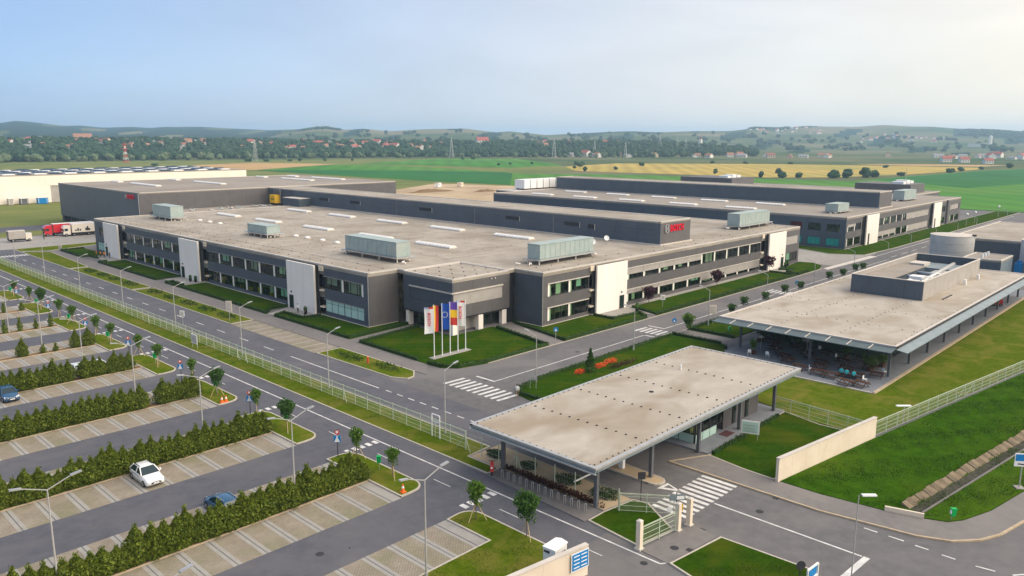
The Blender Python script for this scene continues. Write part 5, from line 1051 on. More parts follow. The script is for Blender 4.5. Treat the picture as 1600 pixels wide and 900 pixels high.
def bin_(label, x, y, rz=-46, h=1.5):
    t = thing('litter_bin', label, 'litter bin', (x, y, .12), R(rz), 'green litter bins'); MB().tube((0, .18, 0), (0, .18, h), .035, 6).build('post', m_steel, t)
    b = MB(); b.v = [(-.17, -.16, h - .66), (.17, -.16, h - .66), (.17, .12, h - .66), (-.17, .12, h - .66), (-.22, -.2, h), (.22, -.2, h), (.22, .12, h), (-.22, .12, h)]; b.f = [(3, 2, 1, 0), (4, 5, 6, 7), (0, 1, 5, 4), (1, 2, 6, 5), (2, 3, 7, 6), (3, 0, 4, 7)]; b.m = [0] * 6
    b = b.build('bin_body', m_green, t); MB().box(-.24, -.22, h, .24, .14, h + .05).build('rim', m_green, b); MB().box(-.27, -.16, h - .45, -.215, .04, h - .1).build('label_plate', m_signw, b)
for i, y in enumerate((59.6, 77.0, 94.2, 113.2, 131.5, 150.0, 168.5, 186)): bin_('green litter bin on the %s grass island from the bottom' % ORD[i + 1], 43.6, y)
bin_('bright green litter bin by the drainage ditch at right', 71.9, 15.6, -46, 1.1); bin_('small green bin on the lawn before the canteen', 119.5, 62.5, -46, 1.0)
def board(label, x, y, w, h, z0, rz, m=m_signw, posts=2):
    t = thing('info_board', label, 'board', (x, y, 0), R(rz)); p = MB().box(-w / 2, -.03, z0, w / 2, .03, z0 + h).build('panel', m, t)
    MB().box(-w / 2 + .12, -.05, z0 + .15, w / 2 - .12, -.031, z0 + h - .15).build('print_field', m_blind if rz == -68 else m_coping, p)
    for k in range(3): MB().box(-w / 2 + .25, -.06, z0 + .25 + k * (h - .5) / 3, w / 2 - .3 - .1 * (k % 2), -.051, z0 + .33 + k * (h - .5) / 3).build('print_line', m_steel, p)
    for s in ((-1, 1) if posts == 2 else (0,)): MB().tube((s * (w / 2 - .15), .05, 0), (s * (w / 2 - .15), .05, z0 + h), .04, 6).build('post', m_post, t)
    return t
board('large white site plan board on the lawn by the gatehouse', 77, 37.1, 1.9, 1.5, .75, -68)
board('white blank board on two posts before the wire fence', 51.5, 117.6, 2.0, 1.5, .8, -90)
board('cream panel sign on a post beside the service road footpath', 63.8, 130.5, 1.2, 1.9, 2.0, -60, m_cream, 1)
board('small dark-framed white panel by the wire fence left of the blank board', 57.0, 134.3, .9, 1.0, 1.6, -60, m_signw, 1)
board('small cream panel sign at the cross road near the canteen corner', 123, 67.7, 1.2, 1.6, 2.0, -40, m_cream, 1)
board('white panel sign on the lawn left of the canteen crossing', 129.3, 82.2, .9, 1.0, 1.5, -40, m_signw, 1)
board('small cream panel at the hedge corner near the lorries', 72.4, 250.4, 1.2, 1.3, .3, -70, m_cream, 2)
board('grey panel sign near the pedestrian crossing below the front lawn', 73.4, 66.0, 1.1, .7, 1.3, -60, m_steel, 2)
def blue_sign(label, x, y, rz, square=True):
    t = thing('traffic_sign', label, 'traffic sign', (x, y, .1), R(rz), 'blue signs by the cross road'); MB().tube((0, 0, 0), (0, 0, 2.4), .04, 6).build('pole', m_post, t)
    p = (MB().box(-.35, -.08, 1.75, .35, -.04, 2.45) if square else disc(MB(), (0, -.06, 2.1), .42, .03)).build('blue_plate', m_blue, t)
    MB().add([(-.2, -.1, 1.85), (.2, -.1, 1.85), (0, -.1, 2.3)], [(0, 1, 2)]).build('symbol', m_signw, p)
blue_sign('square blue crossing sign on the lawn path beside the entrance block', 93.9, 79.6, -40)
blue_sign('round blue sign at the middle zebra crossing of the cross road', 113.0, 69.4, -40, False); blue_sign('round blue sign at the far zebra crossing beyond the canteen roof edge', 162.8, 70.0, -40, False)
t = thing('traffic_sign', 'dark sign seen from behind on a pole by the gate lane', 'traffic sign', (56.2, 37.2, .1), R(-40)); MB().tube((0, 0, 0), (0, 0, 2.8), .045, 6).build('pole', m_dark, t); MB().box(-.35, -.06, 2.1, .35, -.02, 2.8).build('plate', m_dark, t)
t = thing('traffic_sign', 'dark round sign seen from behind at the bottom edge', 'traffic sign', (51.9, 20.5, .05), R(-40)); MB().tube((0, 0, 0), (0, 0, 2.4), .045, 6).build('pole', m_dark, t); disc(MB(), (0, -.05, 2.25), .36, .03).build('plate', m_dark, t)
t = thing('direction_sign', 'teal and yellow direction sign behind the cream gate posts', 'sign', (54.7, 32.6, .05), R(-40)); MB().tube((0, 0, 0), (0, 0, 2.9), .045, 6).build('pole', m_dark, t); p = MB().box(-.65, -.07, 2.2, .75, -.03, 2.75).build('teal_plate', m_louv, t); MB().box(.0, -.09, 2.3, .65, -.071, 2.6).build('white_field', m_signw, p); MB().box(.0, -.07, 1.25, .6, -.03, 1.85).build('yellow_plate', m_yellow, t); disc(MB(), (-.6, -.05, 1.4), .25, .03).build('round_plate', m_signw, t)
t = thing('road_sign', 'white and blue road sign at the right edge by the ditch', 'sign', (83.5, 12.9, .1), R(-52)); MB().tube((0, 0, 0), (0, 0, 3.4), .06, 8).build('pole', m_post, t); p = MB().box(-.75, -.08, 2.2, .75, -.02, 3.5).build('plate', m_signw, t); MB().box(-.68, -.1, 2.75, .68, -.081, 3.4).build('blue_field', m_blue, p); MB().add([(-.5, -.09, 2.4), (.4, -.09, 2.3), (.5, -.09, 2.42), (-.4, -.09, 2.52)], [(0, 1, 2, 3)]).build('arrow', m_dark, p); MB().box(-.4, -.4, -.05, .4, .4, .1).build('foot', m_conc, t)
def cone(label, x, y):
    t = thing('traffic_cone', label, 'traffic cone', (x, y, .14), 0, 'orange traffic cones'); MB().box(x - .25, y - .25, .14, x + .25, y + .25, .19).build('foot', m_orange, t); MB().tube((x, y, .19), (x, y, .95), .2, 10, .04).build('body', m_orange, t); MB().tube((x, y, .55), (x, y, .75), .135, 10, .09).build('white_band', m_signw, t)
cone('orange cone alone on the island left of the near zebra dashes', 42.2, 54.1); cone('left one of the pair of orange cones on the island edge', 42.3, 90.0); cone('right one of the pair of orange cones on the island edge', 42.8, 89.9)
t = thing('kiosk', 'white ticket kiosk with grey slots behind the cream wall', 'kiosk', (41, 35, .1)); b_ = MB().prism([(40.8, 35.5), (40.9, 34.4), (42.5, 34.6), (42.6, 35.3), (42.4, 35.6)], .1, 2.35).build('cabin', m_signw, t); MB().prism([(40.75, 35.55), (40.85, 34.35), (42.55, 34.55), (42.66, 35.3), (42.42, 35.66)], 2.35, 2.45).build('lid', m_signw, t)
for k in range(4): MB().box(41.2 + k * .3, 34.36 + k * .036, 1.75, 41.32 + k * .3, 34.6, 1.95).build('slot', m_dark, b_)
MB().box(40.76, 34.9, 2.05, 40.9, 35.4, 2.2).build('name_strip', m_dark, b_)
# bicycle stands
hoop = MB(); pts = [(0, 0, 0), (0, 0, .68)] + [(.09 - .09 * math.cos(a), 0, .68 + .09 * math.sin(a)) for a in np.linspace(0, math.pi, 9)[1:-1]] + [(.18, 0, .68), (.18, 0, 0)]
for a, b in zip(pts, pts[1:]): hoop.tube(a, b, .032, 6)
ME_HOOP = hoop.mesh('bicycle_stand', m_steel)
for i in range(14):
    o = inst('bicycle_stand', ME_HOOP, None, (50.95, 49.85 - i * .79, .09), R(-48)); tag(o, 'steel bicycle hoop under the gatehouse eaves, %s from the gate-post end' % ORD[13 - i], 'bicycle stand', 'row of bicycle hoops')
# flags ------------------------------------------------------------------
base = MB().box(73.3, 85.8, 0, 81, 87, .2); tag(base.build('flag_plinth', m_conc, at=(73.3, 85.8, 0)), 'long low concrete plinth carrying the flagpoles on the front lawn', 'plinth')
FL = ['white flag with red upright lettering, leftmost of five flags', 'flag with yellow, red and black upright stripes', 'blue flag with a ring of stars', 'flag with violet, yellow and red bands one above another', 'white flag with upright lettering, rightmost of five flags']
for i, x in enumerate((73.9, 75.5, 77.1, 78.7, 80.3)):
    t = thing('flagpole', FL[i].replace('flag with', 'pole flying the flag with', 1) if i in (1, 3) else 'pole flying the ' + FL[i], 'flag', (x, 86.4, .2), 0, 'flags on the front lawn')
    MB().tube((x, 86.4, .2), (x, 86.4, 8.2), .075, 8, .05).build('pole', m_signw, t); MB().ball((x, 86.4, 8.25), .08, .08, .08, 8, 4).build('finial', m_steel, t)
    L, H_, zt_ = 1.35, 4.0, 7.95; dv = Vector((-.74, .67, 0)); nv = Vector((-.67, -.74, 0)); nu, nvv = 8, 16
    def P(u, v, i=i, x=x): a = .10 * math.sin(u * 5 + v * 3 + i) * u * 1.4; return Vector((x, 86.4, zt_)) + dv * (.08 + L * u * (1 - .06 * math.sin(3 * v + i))) + nv * a + Vector((0, 0, -H_ * v - .10 * u * math.sin(2 + i)))
    def cloth(name, u0, u1, v0, v1, m, off=0):
        mb = MB(); a = 6 if u1 - u0 > .4 else 3; b = 10
        for q in range(b + 1):
            for p in range(a + 1): mb.v.append(tuple(P(u0 + (u1 - u0) * p / a, v0 + (v1 - v0) * q / b) + nv * off))
        for q in range(b):
            for p in range(a): k = q * (a + 1) + p; mb.f.append((k, k + 1, k + a + 2, k + a + 1)); mb.m.append(0)
        return mb.build(name, m, t, True)
    if i in (0, 4):
        cloth('cloth', 0, 1, .07, 1, m_signw); cloth('cloth_head', 0, .5, 0, .069, m_signr); cloth('cloth_head', .5, 1, 0, .069, mat('flag_pale', (.45, .5, .65)))
        me = text_mesh('BOSCH', .62, .004); 
        o = bpy.data.objects.new('lettering', me); me.materials.clear(); me.materials.append(m_red); link(o, t)
        org = P(.62, .2) + nv * .16 - Vector((x, 86.4, .2)); uxd = Vector((0, 0, -1)); uy = -dv * 1.0
        me.transform(Matrix(((uxd.x, uy.x, nv.x, 0), (uxd.y, uy.y, nv.y, 0), (uxd.z, uy.z, nv.z, 0), (0, 0, 0, 1)))); o.location = org
    elif i == 1:
        for k, m in ((0, m_black), (1, m_signr), (2, m_yellow)): cloth('stripe', k / 3, (k + 1) / 3, 0, 1, m)
    elif i == 2:
        cloth('cloth', 0, 1, 0, 1, mat('flag_blue', (.02, .08, .38)))
        st = MB()
        for k in range(12):
            a = 2 * math.pi * k / 12; c = P(.5, .42) + dv * .42 * math.cos(a) + Vector((0, 0, .42 * math.sin(a))) + nv * .14
            pts_ = [c + (dv * math.cos(2 * math.pi * j / 10 + .31) + Vector((0, 0, 1)) * math.sin(2 * math.pi * j / 10 + .31)) * (.1 if j % 2 == 0 else .045) for j in range(10)]; st.add(pts_, [tuple(range(10))])
        st.build('star_ring', m_signw, t)
    else:
        for k, m in enumerate((mat('flag_violet', (.12, .07, .36)), m_yellow, m_signr)): cloth('band', 0, 1, k * .3, (k + 1) * .3, m)
# drainage ditch with stepped concrete blocks ------------------------------
dt = thing('drainage_ditch', 'stepped ditch lined with weathered concrete blocks in the rough meadow', 'ditch', (71, 18, 0))
p0, p1 = Vector((71.6, 18.9)), Vector((112, 13.2)); d = p1 - p0; L = d.length; d.normalize(); sN = Vector((-d.y, d.x))
bm = [MB().add([(0, 0, 0), (1, 0, 0), (1, 1.0, .42), (0, 1.0, .42), (0, 0, .5), (1, 0, .5), (1, 1.0, .9), (0, 1.0, .9)], [(3, 2, 1, 0), (4, 5, 6, 7), (0, 1, 5, 4), (1, 2, 6, 5), (2, 3, 7, 6), (3, 0, 4, 7)]).mesh('ditch_block', m_) for m_ in (mat('ditch_concrete', (.17, .13, .085), (.24, .19, .13), 1.5, .95), mat('ditch_concrete_dark', (.12, .095, .065), (.18, .145, .1), 1.5, .95))]
for k in range(int(L / .82)):
    c = p0 + d * (k * .82); o = inst('lining_block', bm[k % 2], dt, (c.x, c.y, -.32 + random.uniform(-.06, .03)), math.atan2(d.y, d.x) + random.uniform(-.02, .02), (.815, random.uniform(.8, .95), random.uniform(.85, 1.0)))
a0, a1 = p0 - sN * .95, p1 - sN * .95
MB().prism([tuple(p0 - sN * .02), tuple(a0), tuple(a1), tuple(p1 - sN * .02)], -.1, .15).build('ditch_bed', mat('ditch_mud_shade', (.035, .032, .025), (.085, .08, .06), 1.6, .9), dt)  # mud darkened to paint in the shade of a deep channel
MB().prism([tuple(a0), tuple(a0 - sN * .14), tuple(a1 - sN * .14), tuple(a1)], -.1, .25).build('ditch_edge', m_walk, dt)
tag(MB().prism([(69.75, 20.5), (70.6, 17.5), (70.8, 17.55), (69.95, 20.56)], 0, .5).build('culvert_head', m_cream, at=(70, 19, 0)), 'low pale concrete headwall between pavement and ditch', 'headwall')
# canteen terrace furniture --------------------------------------------------
def table(x, y, rz):
    t = thing('picnic_table', '', 'table', (x, y, .16), R(rz), 'brown bench tables on the canteen terrace'); mw = m_twood
    MB().box(-.95, -.38, .7, .95, .38, .76).build('table_top', mw, t)
    for s in (-1, 1): MB().box(-.95, s * .72 - .15, .42, .95, s * .72 + .15, .47).build('bench_seat', mw, t)
    for s in (-1, 1): mb = MB(); mb.bar((s * .7, -.75, 0), (s * .7, .1, .7), .07, .07); mb.bar((s * .7 + .08, .75, 0), (s * .7 + .08, -.1, .7), .07, .07); mb.build('leg_frame', m_dark, t)
    return t
m_twood = mat('dark_brown_wood', (.07, .03, .018), (.11, .05, .03), 2, .6)
TB = [(104.6, 35.2), (105.7, 39.6), (105.9, 41.6), (106.2, 44.4), (108, 37), (108.4, 42.4), (108.6, 47.2), (110.4, 35.2), (110.6, 39.4), (111.0, 43.2), (110.6, 48.6), (113.6, 37.2), (113.8, 41.2), (114, 46.6), (113.4, 51.4), (116.4, 39.4), (116.6, 44.6), (116.6, 49.6), (117, 54)]
for i, (x, y) in enumerate(TB): t = table(x, y, 90 + random.uniform(-12, 12)); t['label'] = 'dark brown bench table on the canteen terrace'
table(103.9, 36.9, 70)['label'] = 'dark brown bench table on the canteen terrace'
for i, (x, y) in enumerate(((107, 35.6), (106.8, 43), (112.6, 34.9), (109.6, 50.8), (108.8, 53.4))):
    c = thing('white_chair', 'white plastic chair on the canteen terrace, %s from the terrace corner' % ORD[i], 'chair', (x, y, .16), R(30 * i), 'white chairs on the terrace'); MB().box(-.25, -.25, .42, .25, .25, .47).build('seat', m_signw, c); MB().box(-.25, .2, .47, .25, .25, .9).build('backrest', m_signw, c)
    for a in (-1, 1):
        for b in (-1, 1): MB().box(a * .22 - .02, b * .22 - .02, 0, a * .22 + .02, b * .22 + .02, .42).build('leg', m_signw, c)
for i, (x, y, h) in enumerate(((113, 53.6, 1.5), (116, 47.5, 1.9))):
    t = thing('parasol', ['pale folded parasol deep under the canteen roof', 'cream open parasol deep under the canteen roof'][i], 'parasol', (x, y, .16), 0); MB().tube((x, y, .16), (x, y, 2.3), .04, 6).build('pole', m_steel, t)
    mb = MB(); mb.v = [(x, y, 2.5)] + [(x + (.9 if i else .45) * math.cos(a), y + (.9 if i else .45) * math.sin(a), 2.1) for a in np.linspace(0, 2 * math.pi, 8, False)]; mb.f = [(0, 1 + k, 1 + (k + 1) % 8) for k in range(8)]; mb.m = [0] * 8; mb.build('canopy', m_coping, t)
for i, (x, y) in enumerate(((121.5, 82.9), (123.2, 84.0), (77.0, 172.8), (76.6, 174.6), (76.6, 126.2), (192.6, 86.2), (195.2, 86.8))):
    t = thing('planter', ['black planter tub at the white slab right of the flags, left one', 'black planter tub at the white slab right of the flags, right one', 'black planter tub at the middle slab of the left wing, right one', 'black planter tub at the middle slab of the left wing, left one', 'black planter tub at the slab left of the flags', 'black planter tub at the right end slab, left one', 'black planter tub at the right end slab, right one'][i], 'planter', (x, y, .09), 0, 'black planter tubs')
    MB().tube((x, y, .09), (x, y, .8), .25, 10, .35).build('tub', m_black, t); MB().ball((x, y, 1.15), .38, .38, .5, 8, 6).build('shrub', l_dark, t)
# ================================================================== VEGETATION
def cards(mb, P, size, up_bias=0.0, aspect=1.0, mi=0):
    """random leaf-clump quads at points P (n,3)"""
    n = len(P); a = rng.normal(size=(n, 3)); a[:, 2] += up_bias; a /= np.linalg.norm(a, axis=1)[:, None]
    b = rng.normal(size=(n, 3)); b -= (b * a).sum(1)[:, None] * a; b /= np.linalg.norm(b, axis=1)[:, None]
    s = size * rng.uniform(.6, 1.3, (n, 1)); u = a * s * aspect; w = b * s * .62
    V = np.stack([P - u * .5 - w * .2, P + w * .5, P + u * .6, P - w * .5], 1).reshape(-1, 3)
    k = len(mb.v); mb.v += list(map(tuple, V.tolist())); mb.f += [(k + 4 * i, k + 4 * i + 1, k + 4 * i + 2, k + 4 * i + 3) for i in range(n)]; mb.m += [mi] * n
    return mb
def ell_pts(n, r, c, lump=.25, shell=.55):
    d = rng.normal(size=(n, 3)); d /= np.linalg.norm(d, axis=1)[:, None]
    k = 1 + lump * (np.sin(d[:, 0] * 4.1 + c[0]) * np.sin(d[:, 1] * 3.7 + c[1]) + .6 * np.sin(d[:, 2] * 5 + 2 * c[0]))
    rad = rng.uniform(shell, 1, n) ** .6 * k
    return d * rad[:, None] * np.array(r) + np.array(c)
# conifers of the parking hedges: five shapes shared by all
def thuja_mesh(h, r, seed, n=2300):
    mb = MB(); t = rng.uniform(0, 1, n) ** .8; z = .05 + t * (h - .1)
    prof = np.where(t < .25, .7 + 1.2 * t, 1.0 - ((t - .25) / .75) ** 1.7) * r
    a = rng.uniform(0, 2 * math.pi, n); q = prof * (1 + .12 * np.sin(a * 3 + seed) + .12 * np.sin(z * 6 + seed * 2)) * rng.uniform(.62, 1.05, n)
    P = np.stack([q * np.cos(a), q * np.sin(a), z], 1); cards(mb, P, .2, .7, 1.2)
    for k in range(5): mb.tube((0, 0, h * k / 5 * .9), (0, 0, h * (k + 1) / 5 * .9), r * (.62 - .11 * k), 7, r * (.62 - .11 * (k + 1)) + .02)
    for k in range(3): aa = k * 2.1 + seed; P = np.stack([np.full(24, .12 * math.cos(aa)) + rng.normal(0, .06, 24), np.full(24, .12 * math.sin(aa)) + rng.normal(0, .06, 24), h * rng.uniform(.85, 1.12, 24)], 1); cards(mb, P, .16, 2, 1.3)
    return mb.mesh('foliage', l_thuja)
TH = [thuja_mesh(2.6 + .12 * k, .98 + .06 * (k % 3), k * 1.3) for k in range(5)]
THs = [thuja_mesh(1.7 + .2 * k, .42, k * 2.1 + 5, 300) for k in range(3)]
ME_TRUNK = MB().tube((0, 0, 0), (0, 0, .4), .06, 6).mesh('trunk', m_bark)
ROWLAB = ['dark conifer of the bottom parking hedge', 'dark conifer of the hedge behind the white car', 'dark conifer of the hedge next above the white car', 'dark conifer of the hedge behind the blue car', 'separate dark conifer of the gappy fifth hedge', 'slim young conifer of the sixth row', 'slim young conifer of the seventh row', 'slim young conifer of the eighth row', 'slim young conifer of the ninth row']
CN = {}
def nth(k): return '%d%s' % (k, 'th' if 10 < k % 100 < 14 else {1: 'st', 2: 'nd', 3: 'rd'}.get(k % 10, 'th'))
def conifer(row, x, y, me, s, sz):
    CN[row] = CN.get(row, 0) + 1
    t = thing('conifer', ROWLAB[row] + ', ' + nth(CN[row]) + ' from its right end', 'conifer', (x, y, .07), random.uniform(0, 6.28), 'parking hedge row %s from the bottom' % ORD[row + 1].replace('second', 'two'))
    inst('foliage', me, t, (0, 0, 0), 0, (s, s, sz)); inst('trunk', ME_TRUNK, t, (0, 0, 0)); return t
for row, y in enumerate(ROWY):
    xm = max(0.235 * y - 4, 4); x = 41.0 if row < 4 else 40.6
    while x > xm:
        gapped = row in (1, 2, 3) and random.random() < (.06 if row < 3 else .1)
        if row == 2 and 35.1 < x < 36.6: gapped = True
        if row == 4:
            if random.random() < .28: x -= 1.3; continue
        if not gapped:
            jx, jy = random.uniform(-.15, .15), y + .75 + random.uniform(-.12, .12)
            if row < 4: conifer(row, x + jx, jy, random.choice(TH), random.uniform(.85, 1.2), random.choice((.72, .8, .86, .88, .9, .94, 1.02)) * (.92 if row == 0 and x < 20 else 1))
            elif row == 4: conifer(row, x + jx, jy, random.choice(TH if random.random() < .75 else THs), random.uniform(.75, 1.25), random.uniform(.65, .95))
            else: conifer(row, x + jx, jy, random.choice(THs), random.uniform(.8, 1.2), random.uniform(.8, 1.1))
        x -= (.92 if row < 4 else (1.55 if row == 4 else 2.5)) * random.uniform(.9, 1.12)
# staked young trees on the islands
def crown_mesh(rx, rz, n, m, size=.2, lump=.35): return cards(MB(), ell_pts(n, (rx, rx, rz), (0, 0, 0), lump, .3), size).mesh('crown', m)
CR = [crown_mesh(.68, .95, 980, l_young, .22, .42), crown_mesh(.72, .85, 900, l_young, .22, .45), crown_mesh(.6, 1.0, 800, l_young, .22, .5), crown_mesh(.92, 1.15, 1700, l_dark, .22, .36)]
def tree(label, x, y, h, me, s=(1, 1, 1), stakes=2, name='tree', group=None, rt=.05, z0=.12):
    t = thing(name, label, 'tree', (x, y, z0), random.uniform(0, 6.28) if stakes == 0 else R(45), group)
    mb = MB().tube((0, 0, 0), (.03, .02, h * .55), rt, 7, rt * .7).tube((.03, .02, h * .55), (0, 0, h), rt * .7, 6, rt * .25)
    for k in range(5): a = k * 1.3; mb.tube((.02, .01, h * (.58 + .06 * k)), (.5 * math.cos(a) * s[0], .5 * math.sin(a) * s[1], h * (.72 + .06 * k)), rt * .35, 5, .01)
    mb.build('trunk', m_bark, t); inst('crown', me, t, (0, 0, h), 0, s)
    for k in range(stakes): a = 2 * math.pi * k / stakes + .3; MB().tube((math.cos(a) * .95, math.sin(a) * .95, 0), (math.cos(a) * .08, math.sin(a) * .08, 1.55), .035, 6).build('stake', m_wood, t)
    return t
IT = [(43.3, 45.4, 0), (44.1, 40.2, 3), (43.6, 57.4, 1), (43.8, 63.6, 0), (42.9, 75.6, 3), (43.0, 82.6, 0), (43.2, 93, 3), (43.7, 101.2, 2), (43.4, 111.6, 1), (43.6, 119, 0), (43.5, 129.8, 1), (43.9, 137.6, 2), (43.8, 148.8, 0), (44.0, 156.4, 1), (43.8, 166, 3), (44.2, 175, 0), (43.8, 184, 1)]
for i, (x, y, c) in enumerate(IT):
    tree('%s young staked tree, %s along the parking road from the kiosk' % (['bright green', 'deep green', 'light green', 'dark round-headed'][c], (ORD + ['fifteenth', 'sixteenth', 'seventeenth'])[i if i > 1 else 1 - i]), x, y, (2.5 if c != 3 else 2.9) * random.uniform(.92, 1.06), CR[c], (random.uniform(.8, 1.1), random.uniform(.8, 1.1), random.uniform(.85, 1.1)) if i > 1 else (1.05, 1.05, 1.05), 2 if i % 3 else 3, group='staked trees of the parking islands')
PU = crown_mesh(1.3, 1.4, 1300, l_purple, .32); RU = crown_mesh(.8, .8, 600, l_dark, .26)
for i, (x, y, h) in enumerate(((181.4, 85.2, 3.2), (156.5, 85.6, 2.6), (130.2, 86.0, 2.4))): tree(['purple-leaved tree left of the white slab at the right end', 'purple-leaved tree in the middle of the right wing lawn', 'low purple-leaved tree at the right wing, nearest the flags'][i], x, y, h, PU, (1, 1, .9), 0, 'tree', 'purple trees along the right wing', .07)
for i, x in enumerate((127.4, 133.8, 142.5, 151, 158.5, 173.5, 181.5, 189, 194)):
    tree('small dark street tree behind the canteen roof, %s from the crossing' % ORD[i], x, 67.3 if i else 66.4, 2.6 + .3 * (i % 2), RU, (.95, .95, .95), 0, 'tree', 'street trees behind the canteen', .05)
tree('light green leafy tree beside the round blue sign at the middle crossing', 114.6, 67.6, 2.3, CR[0], (1.5, 1.5, 1.25), 0)
def pine(label, x, y, h, r):
    t = thing('fir_tree', label, 'tree', (x, y, .1)); MB().tube((x, y, .1), (x, y, h * .9), .09, 6, .02).build('trunk', m_bark, t)
    n = 1000; tt = rng.uniform(0, 1, n) ** .7; a = rng.uniform(0, 6.28, n); tier = .75 + .25 * np.abs(np.sin(tt * 22)); q = (1 - tt) * r * tier * rng.uniform(.4, 1, n)
    cards(MB(), np.stack([x + q * np.cos(a), y + q * np.sin(a), .2 + tt * h - .25 * q / r], 1), .26, .1, 1.3).build('crown', l_dark, t)
pine('single dark fir tree behind the gatehouse roof', 84.8, 65.4, 3.3, 1.25)
# clipped hedges round the lawns
def hedge(label, pts, h=.5, w=.55, dens=26, m=l_hedge, closed=False, group='clipped border hedges'):
    t = thing('hedge', label, 'hedge', (pts[0][0], pts[0][1], .05), 0, group); core = MB(); P = []
    seq = list(zip(pts, pts[1:] + pts[:1])) if closed else list(zip(pts, pts[1:]))
    for (x0, y0), (x1, y1) in seq:
        L = math.hypot(x1 - x0, y1 - y0); ux, uy = (x1 - x0) / L, (y1 - y0) / L
        core.bar((x0 - ux * w * .3, y0 - uy * w * .3, .05 + h * .45), (x1 + ux * w * .3, y1 + uy * w * .3, .05 + h * .45), w * .8, h * .86)
        n = int(L * dens); q = rng.uniform(-.2, L + .2, n); s = rng.uniform(-.5, .5, n) * w * 1.05; z = .1 + h * rng.uniform(.1, 1.08, n)
        edge_ = rng.random(n) < .5; s = np.where(edge_, np.sign(s) * w * rng.uniform(.42, .56, n), s); z = np.where(edge_, z, .05 + h * rng.uniform(.9, 1.1, n))
        P.append(np.stack([x0 + ux * q - uy * s, y0 + uy * q + ux * s, z], 1))
    core.build('core', l_hedge, t); cards(MB(), np.concatenate(P), .2).build('leaves', m, t)
hedge('clipped hedge round the lawn at the far left end', [(78.4, 249.7), (72.4, 249.7), (72.3, 232.2), (74.2, 231.8), (74.4, 226)])
hedge('clipped hedge in front of the lawn between the first two white slabs', [(78, 182.5), (72.0, 182.5), (72.0, 218.4), (74, 219)])
hedge('clipped hedge in front of the lawn between the middle and near white slabs', [(78.2, 135), (74.4, 135), (72, 132.4), (72, 176.8), (73.3, 176.8), (73.3, 171)])
hedge('clipped hedge round the lawn before the window block left of the entrance', [(85, 106.5), (71.9, 105.4), (71.9, 128.8), (74.3, 130), (74.4, 123.6), (77.6, 123)])
hedge('clipped hedge along the left edge of the flag lawn', [(84.8, 103.4), (71.7, 101.9), (71.5, 87.5)])
hedge('curved clipped hedge round the road side of the flag lawn', [(71.5, 84.8), (71.8, 82.2), (73.3, 80.4), (77.6, 79.3), (91.4, 79.3), (94, 93)])
hedge('clipped hedge round the lawn right of the entrance path', [(99.6, 94.4), (98.7, 92.6), (95.9, 79.3), (119, 79.2), (121.3, 81.8), (121.2, 82.2), (113.8, 82.7), (113.7, 87)])
hedge('long clipped hedge along the right wing lawn and road', [(124.8, 86), (122.7, 79.4), (183.3, 79.4), (183.6, 86)])
hedge('zigzag clipped hedge at the right end of the main building', [(194, 86.6), (188, 85.6), (191, 83.4), (186.4, 82.7), (185, 79.4), (191, 79.5)])
hedge('clipped hedge along the road edge of the lawn behind the gatehouse roof', [(70.6, 60), (70.7, 65.8), (72.2, 67.2), (76.8, 68.2), (111.6, 68.6), (111.7, 60)])
hedge('clipped hedge along the lawn between cross road and canteen', [(117, 60.6), (117, 68.6), (199, 68.6)])
hedge('short clipped hedge along the gatehouse lawn', [(70.6, 37.9), (79, 38.0), (86, 38.1)], .4, .45)
# loose shrub patches in the verges
def patch(label, x0, x1, y0, y1, n, h, m, cat='shrub bed', size=.24, z0=.12, name='shrub_bed', group=None):
    P = np.stack([rng.uniform(x0, x1, n), rng.uniform(y0, y1, n), rng.uniform(0, 1, n)], 1); cx_, cy_ = (x0 + x1) / 2, (y0 + y1) / 2
    e = np.sqrt(((P[:, 0] - cx_) / (x1 - x0) * 2) ** 2 + ((P[:, 1] - cy_) / (y1 - y0) * 2) ** 2); P = P[e < 1.0 + .12 * np.sin(P[:, 0] * 5 + P[:, 1] * 3)]; 
    P[:, 2] = z0 + P[:, 2] * h * (1.05 - .6 * e[e < 1.0 + .12 * np.sin(np.zeros(1))][0] if False else 1)
    o = cards(MB(), P, size).build(name, m, at=(cx_, cy_, 0)); return tag(o, label, cat, group)
k = 0
for y0, y1 in ((177, 184), (186, 192), (194, 200), (202, 208), (132, 138), (140, 146), (148, 154), (156, 162), (164, 170)):
    patch('low dark shrub patch in the verge by the service road, %s from the flags' % ORD[(4 if y0 < 173 else 0) + 4 - ((y0 - 132) // 8 if y0 < 173 else -k) if False else (4 - (y0 - 132) // 8 if False else [5, 6, 7, 8, 0, 1, 2, 3, 4][k])], 64.3, 66.6, y0, y1, 260, .5, l_hedge, group='verge shrub patches', size=.28); k += 1
patch('low dark shrub patch in the end verge, left one near the lay-by', 64.3, 66.4, 92.5, 99.5, 320, .5, l_hedge, size=.26); patch('low dark shrub patch in the end verge, right one near the crossing', 64.8, 66.8, 84.2, 90.5, 280, .5, l_hedge, size=.26)
t = thing('hydrant', 'small red hydrant in the end verge by the service road', 'hydrant', (65.4, 91.4, .12)); MB().tube((65.4, 91.4, .12), (65.4, 91.4, .95), .13, 8).build('barrel', m_signr, t); MB().ball((65.4, 91.4, .98), .16, .16, .12, 8, 4).build('cap', m_orange, t)
for i, (x0, x1, y0, y1) in enumerate(((53.9, 55.2, 48.6, 50.4), (53.8, 55.7, 43.2, 46.0), (53.7, 55.8, 38.8, 41.6), (53.6, 55.0, 53, 55))): patch('dark round shrub in the sandy bed by the bicycle hoops, %s from the crossing' % ORD[[2, 1, 0, 3][i]], x0, x1, y0, y1, 1300, .45, l_hedge, group='shrub cushions of the sandy bed', size=.2)
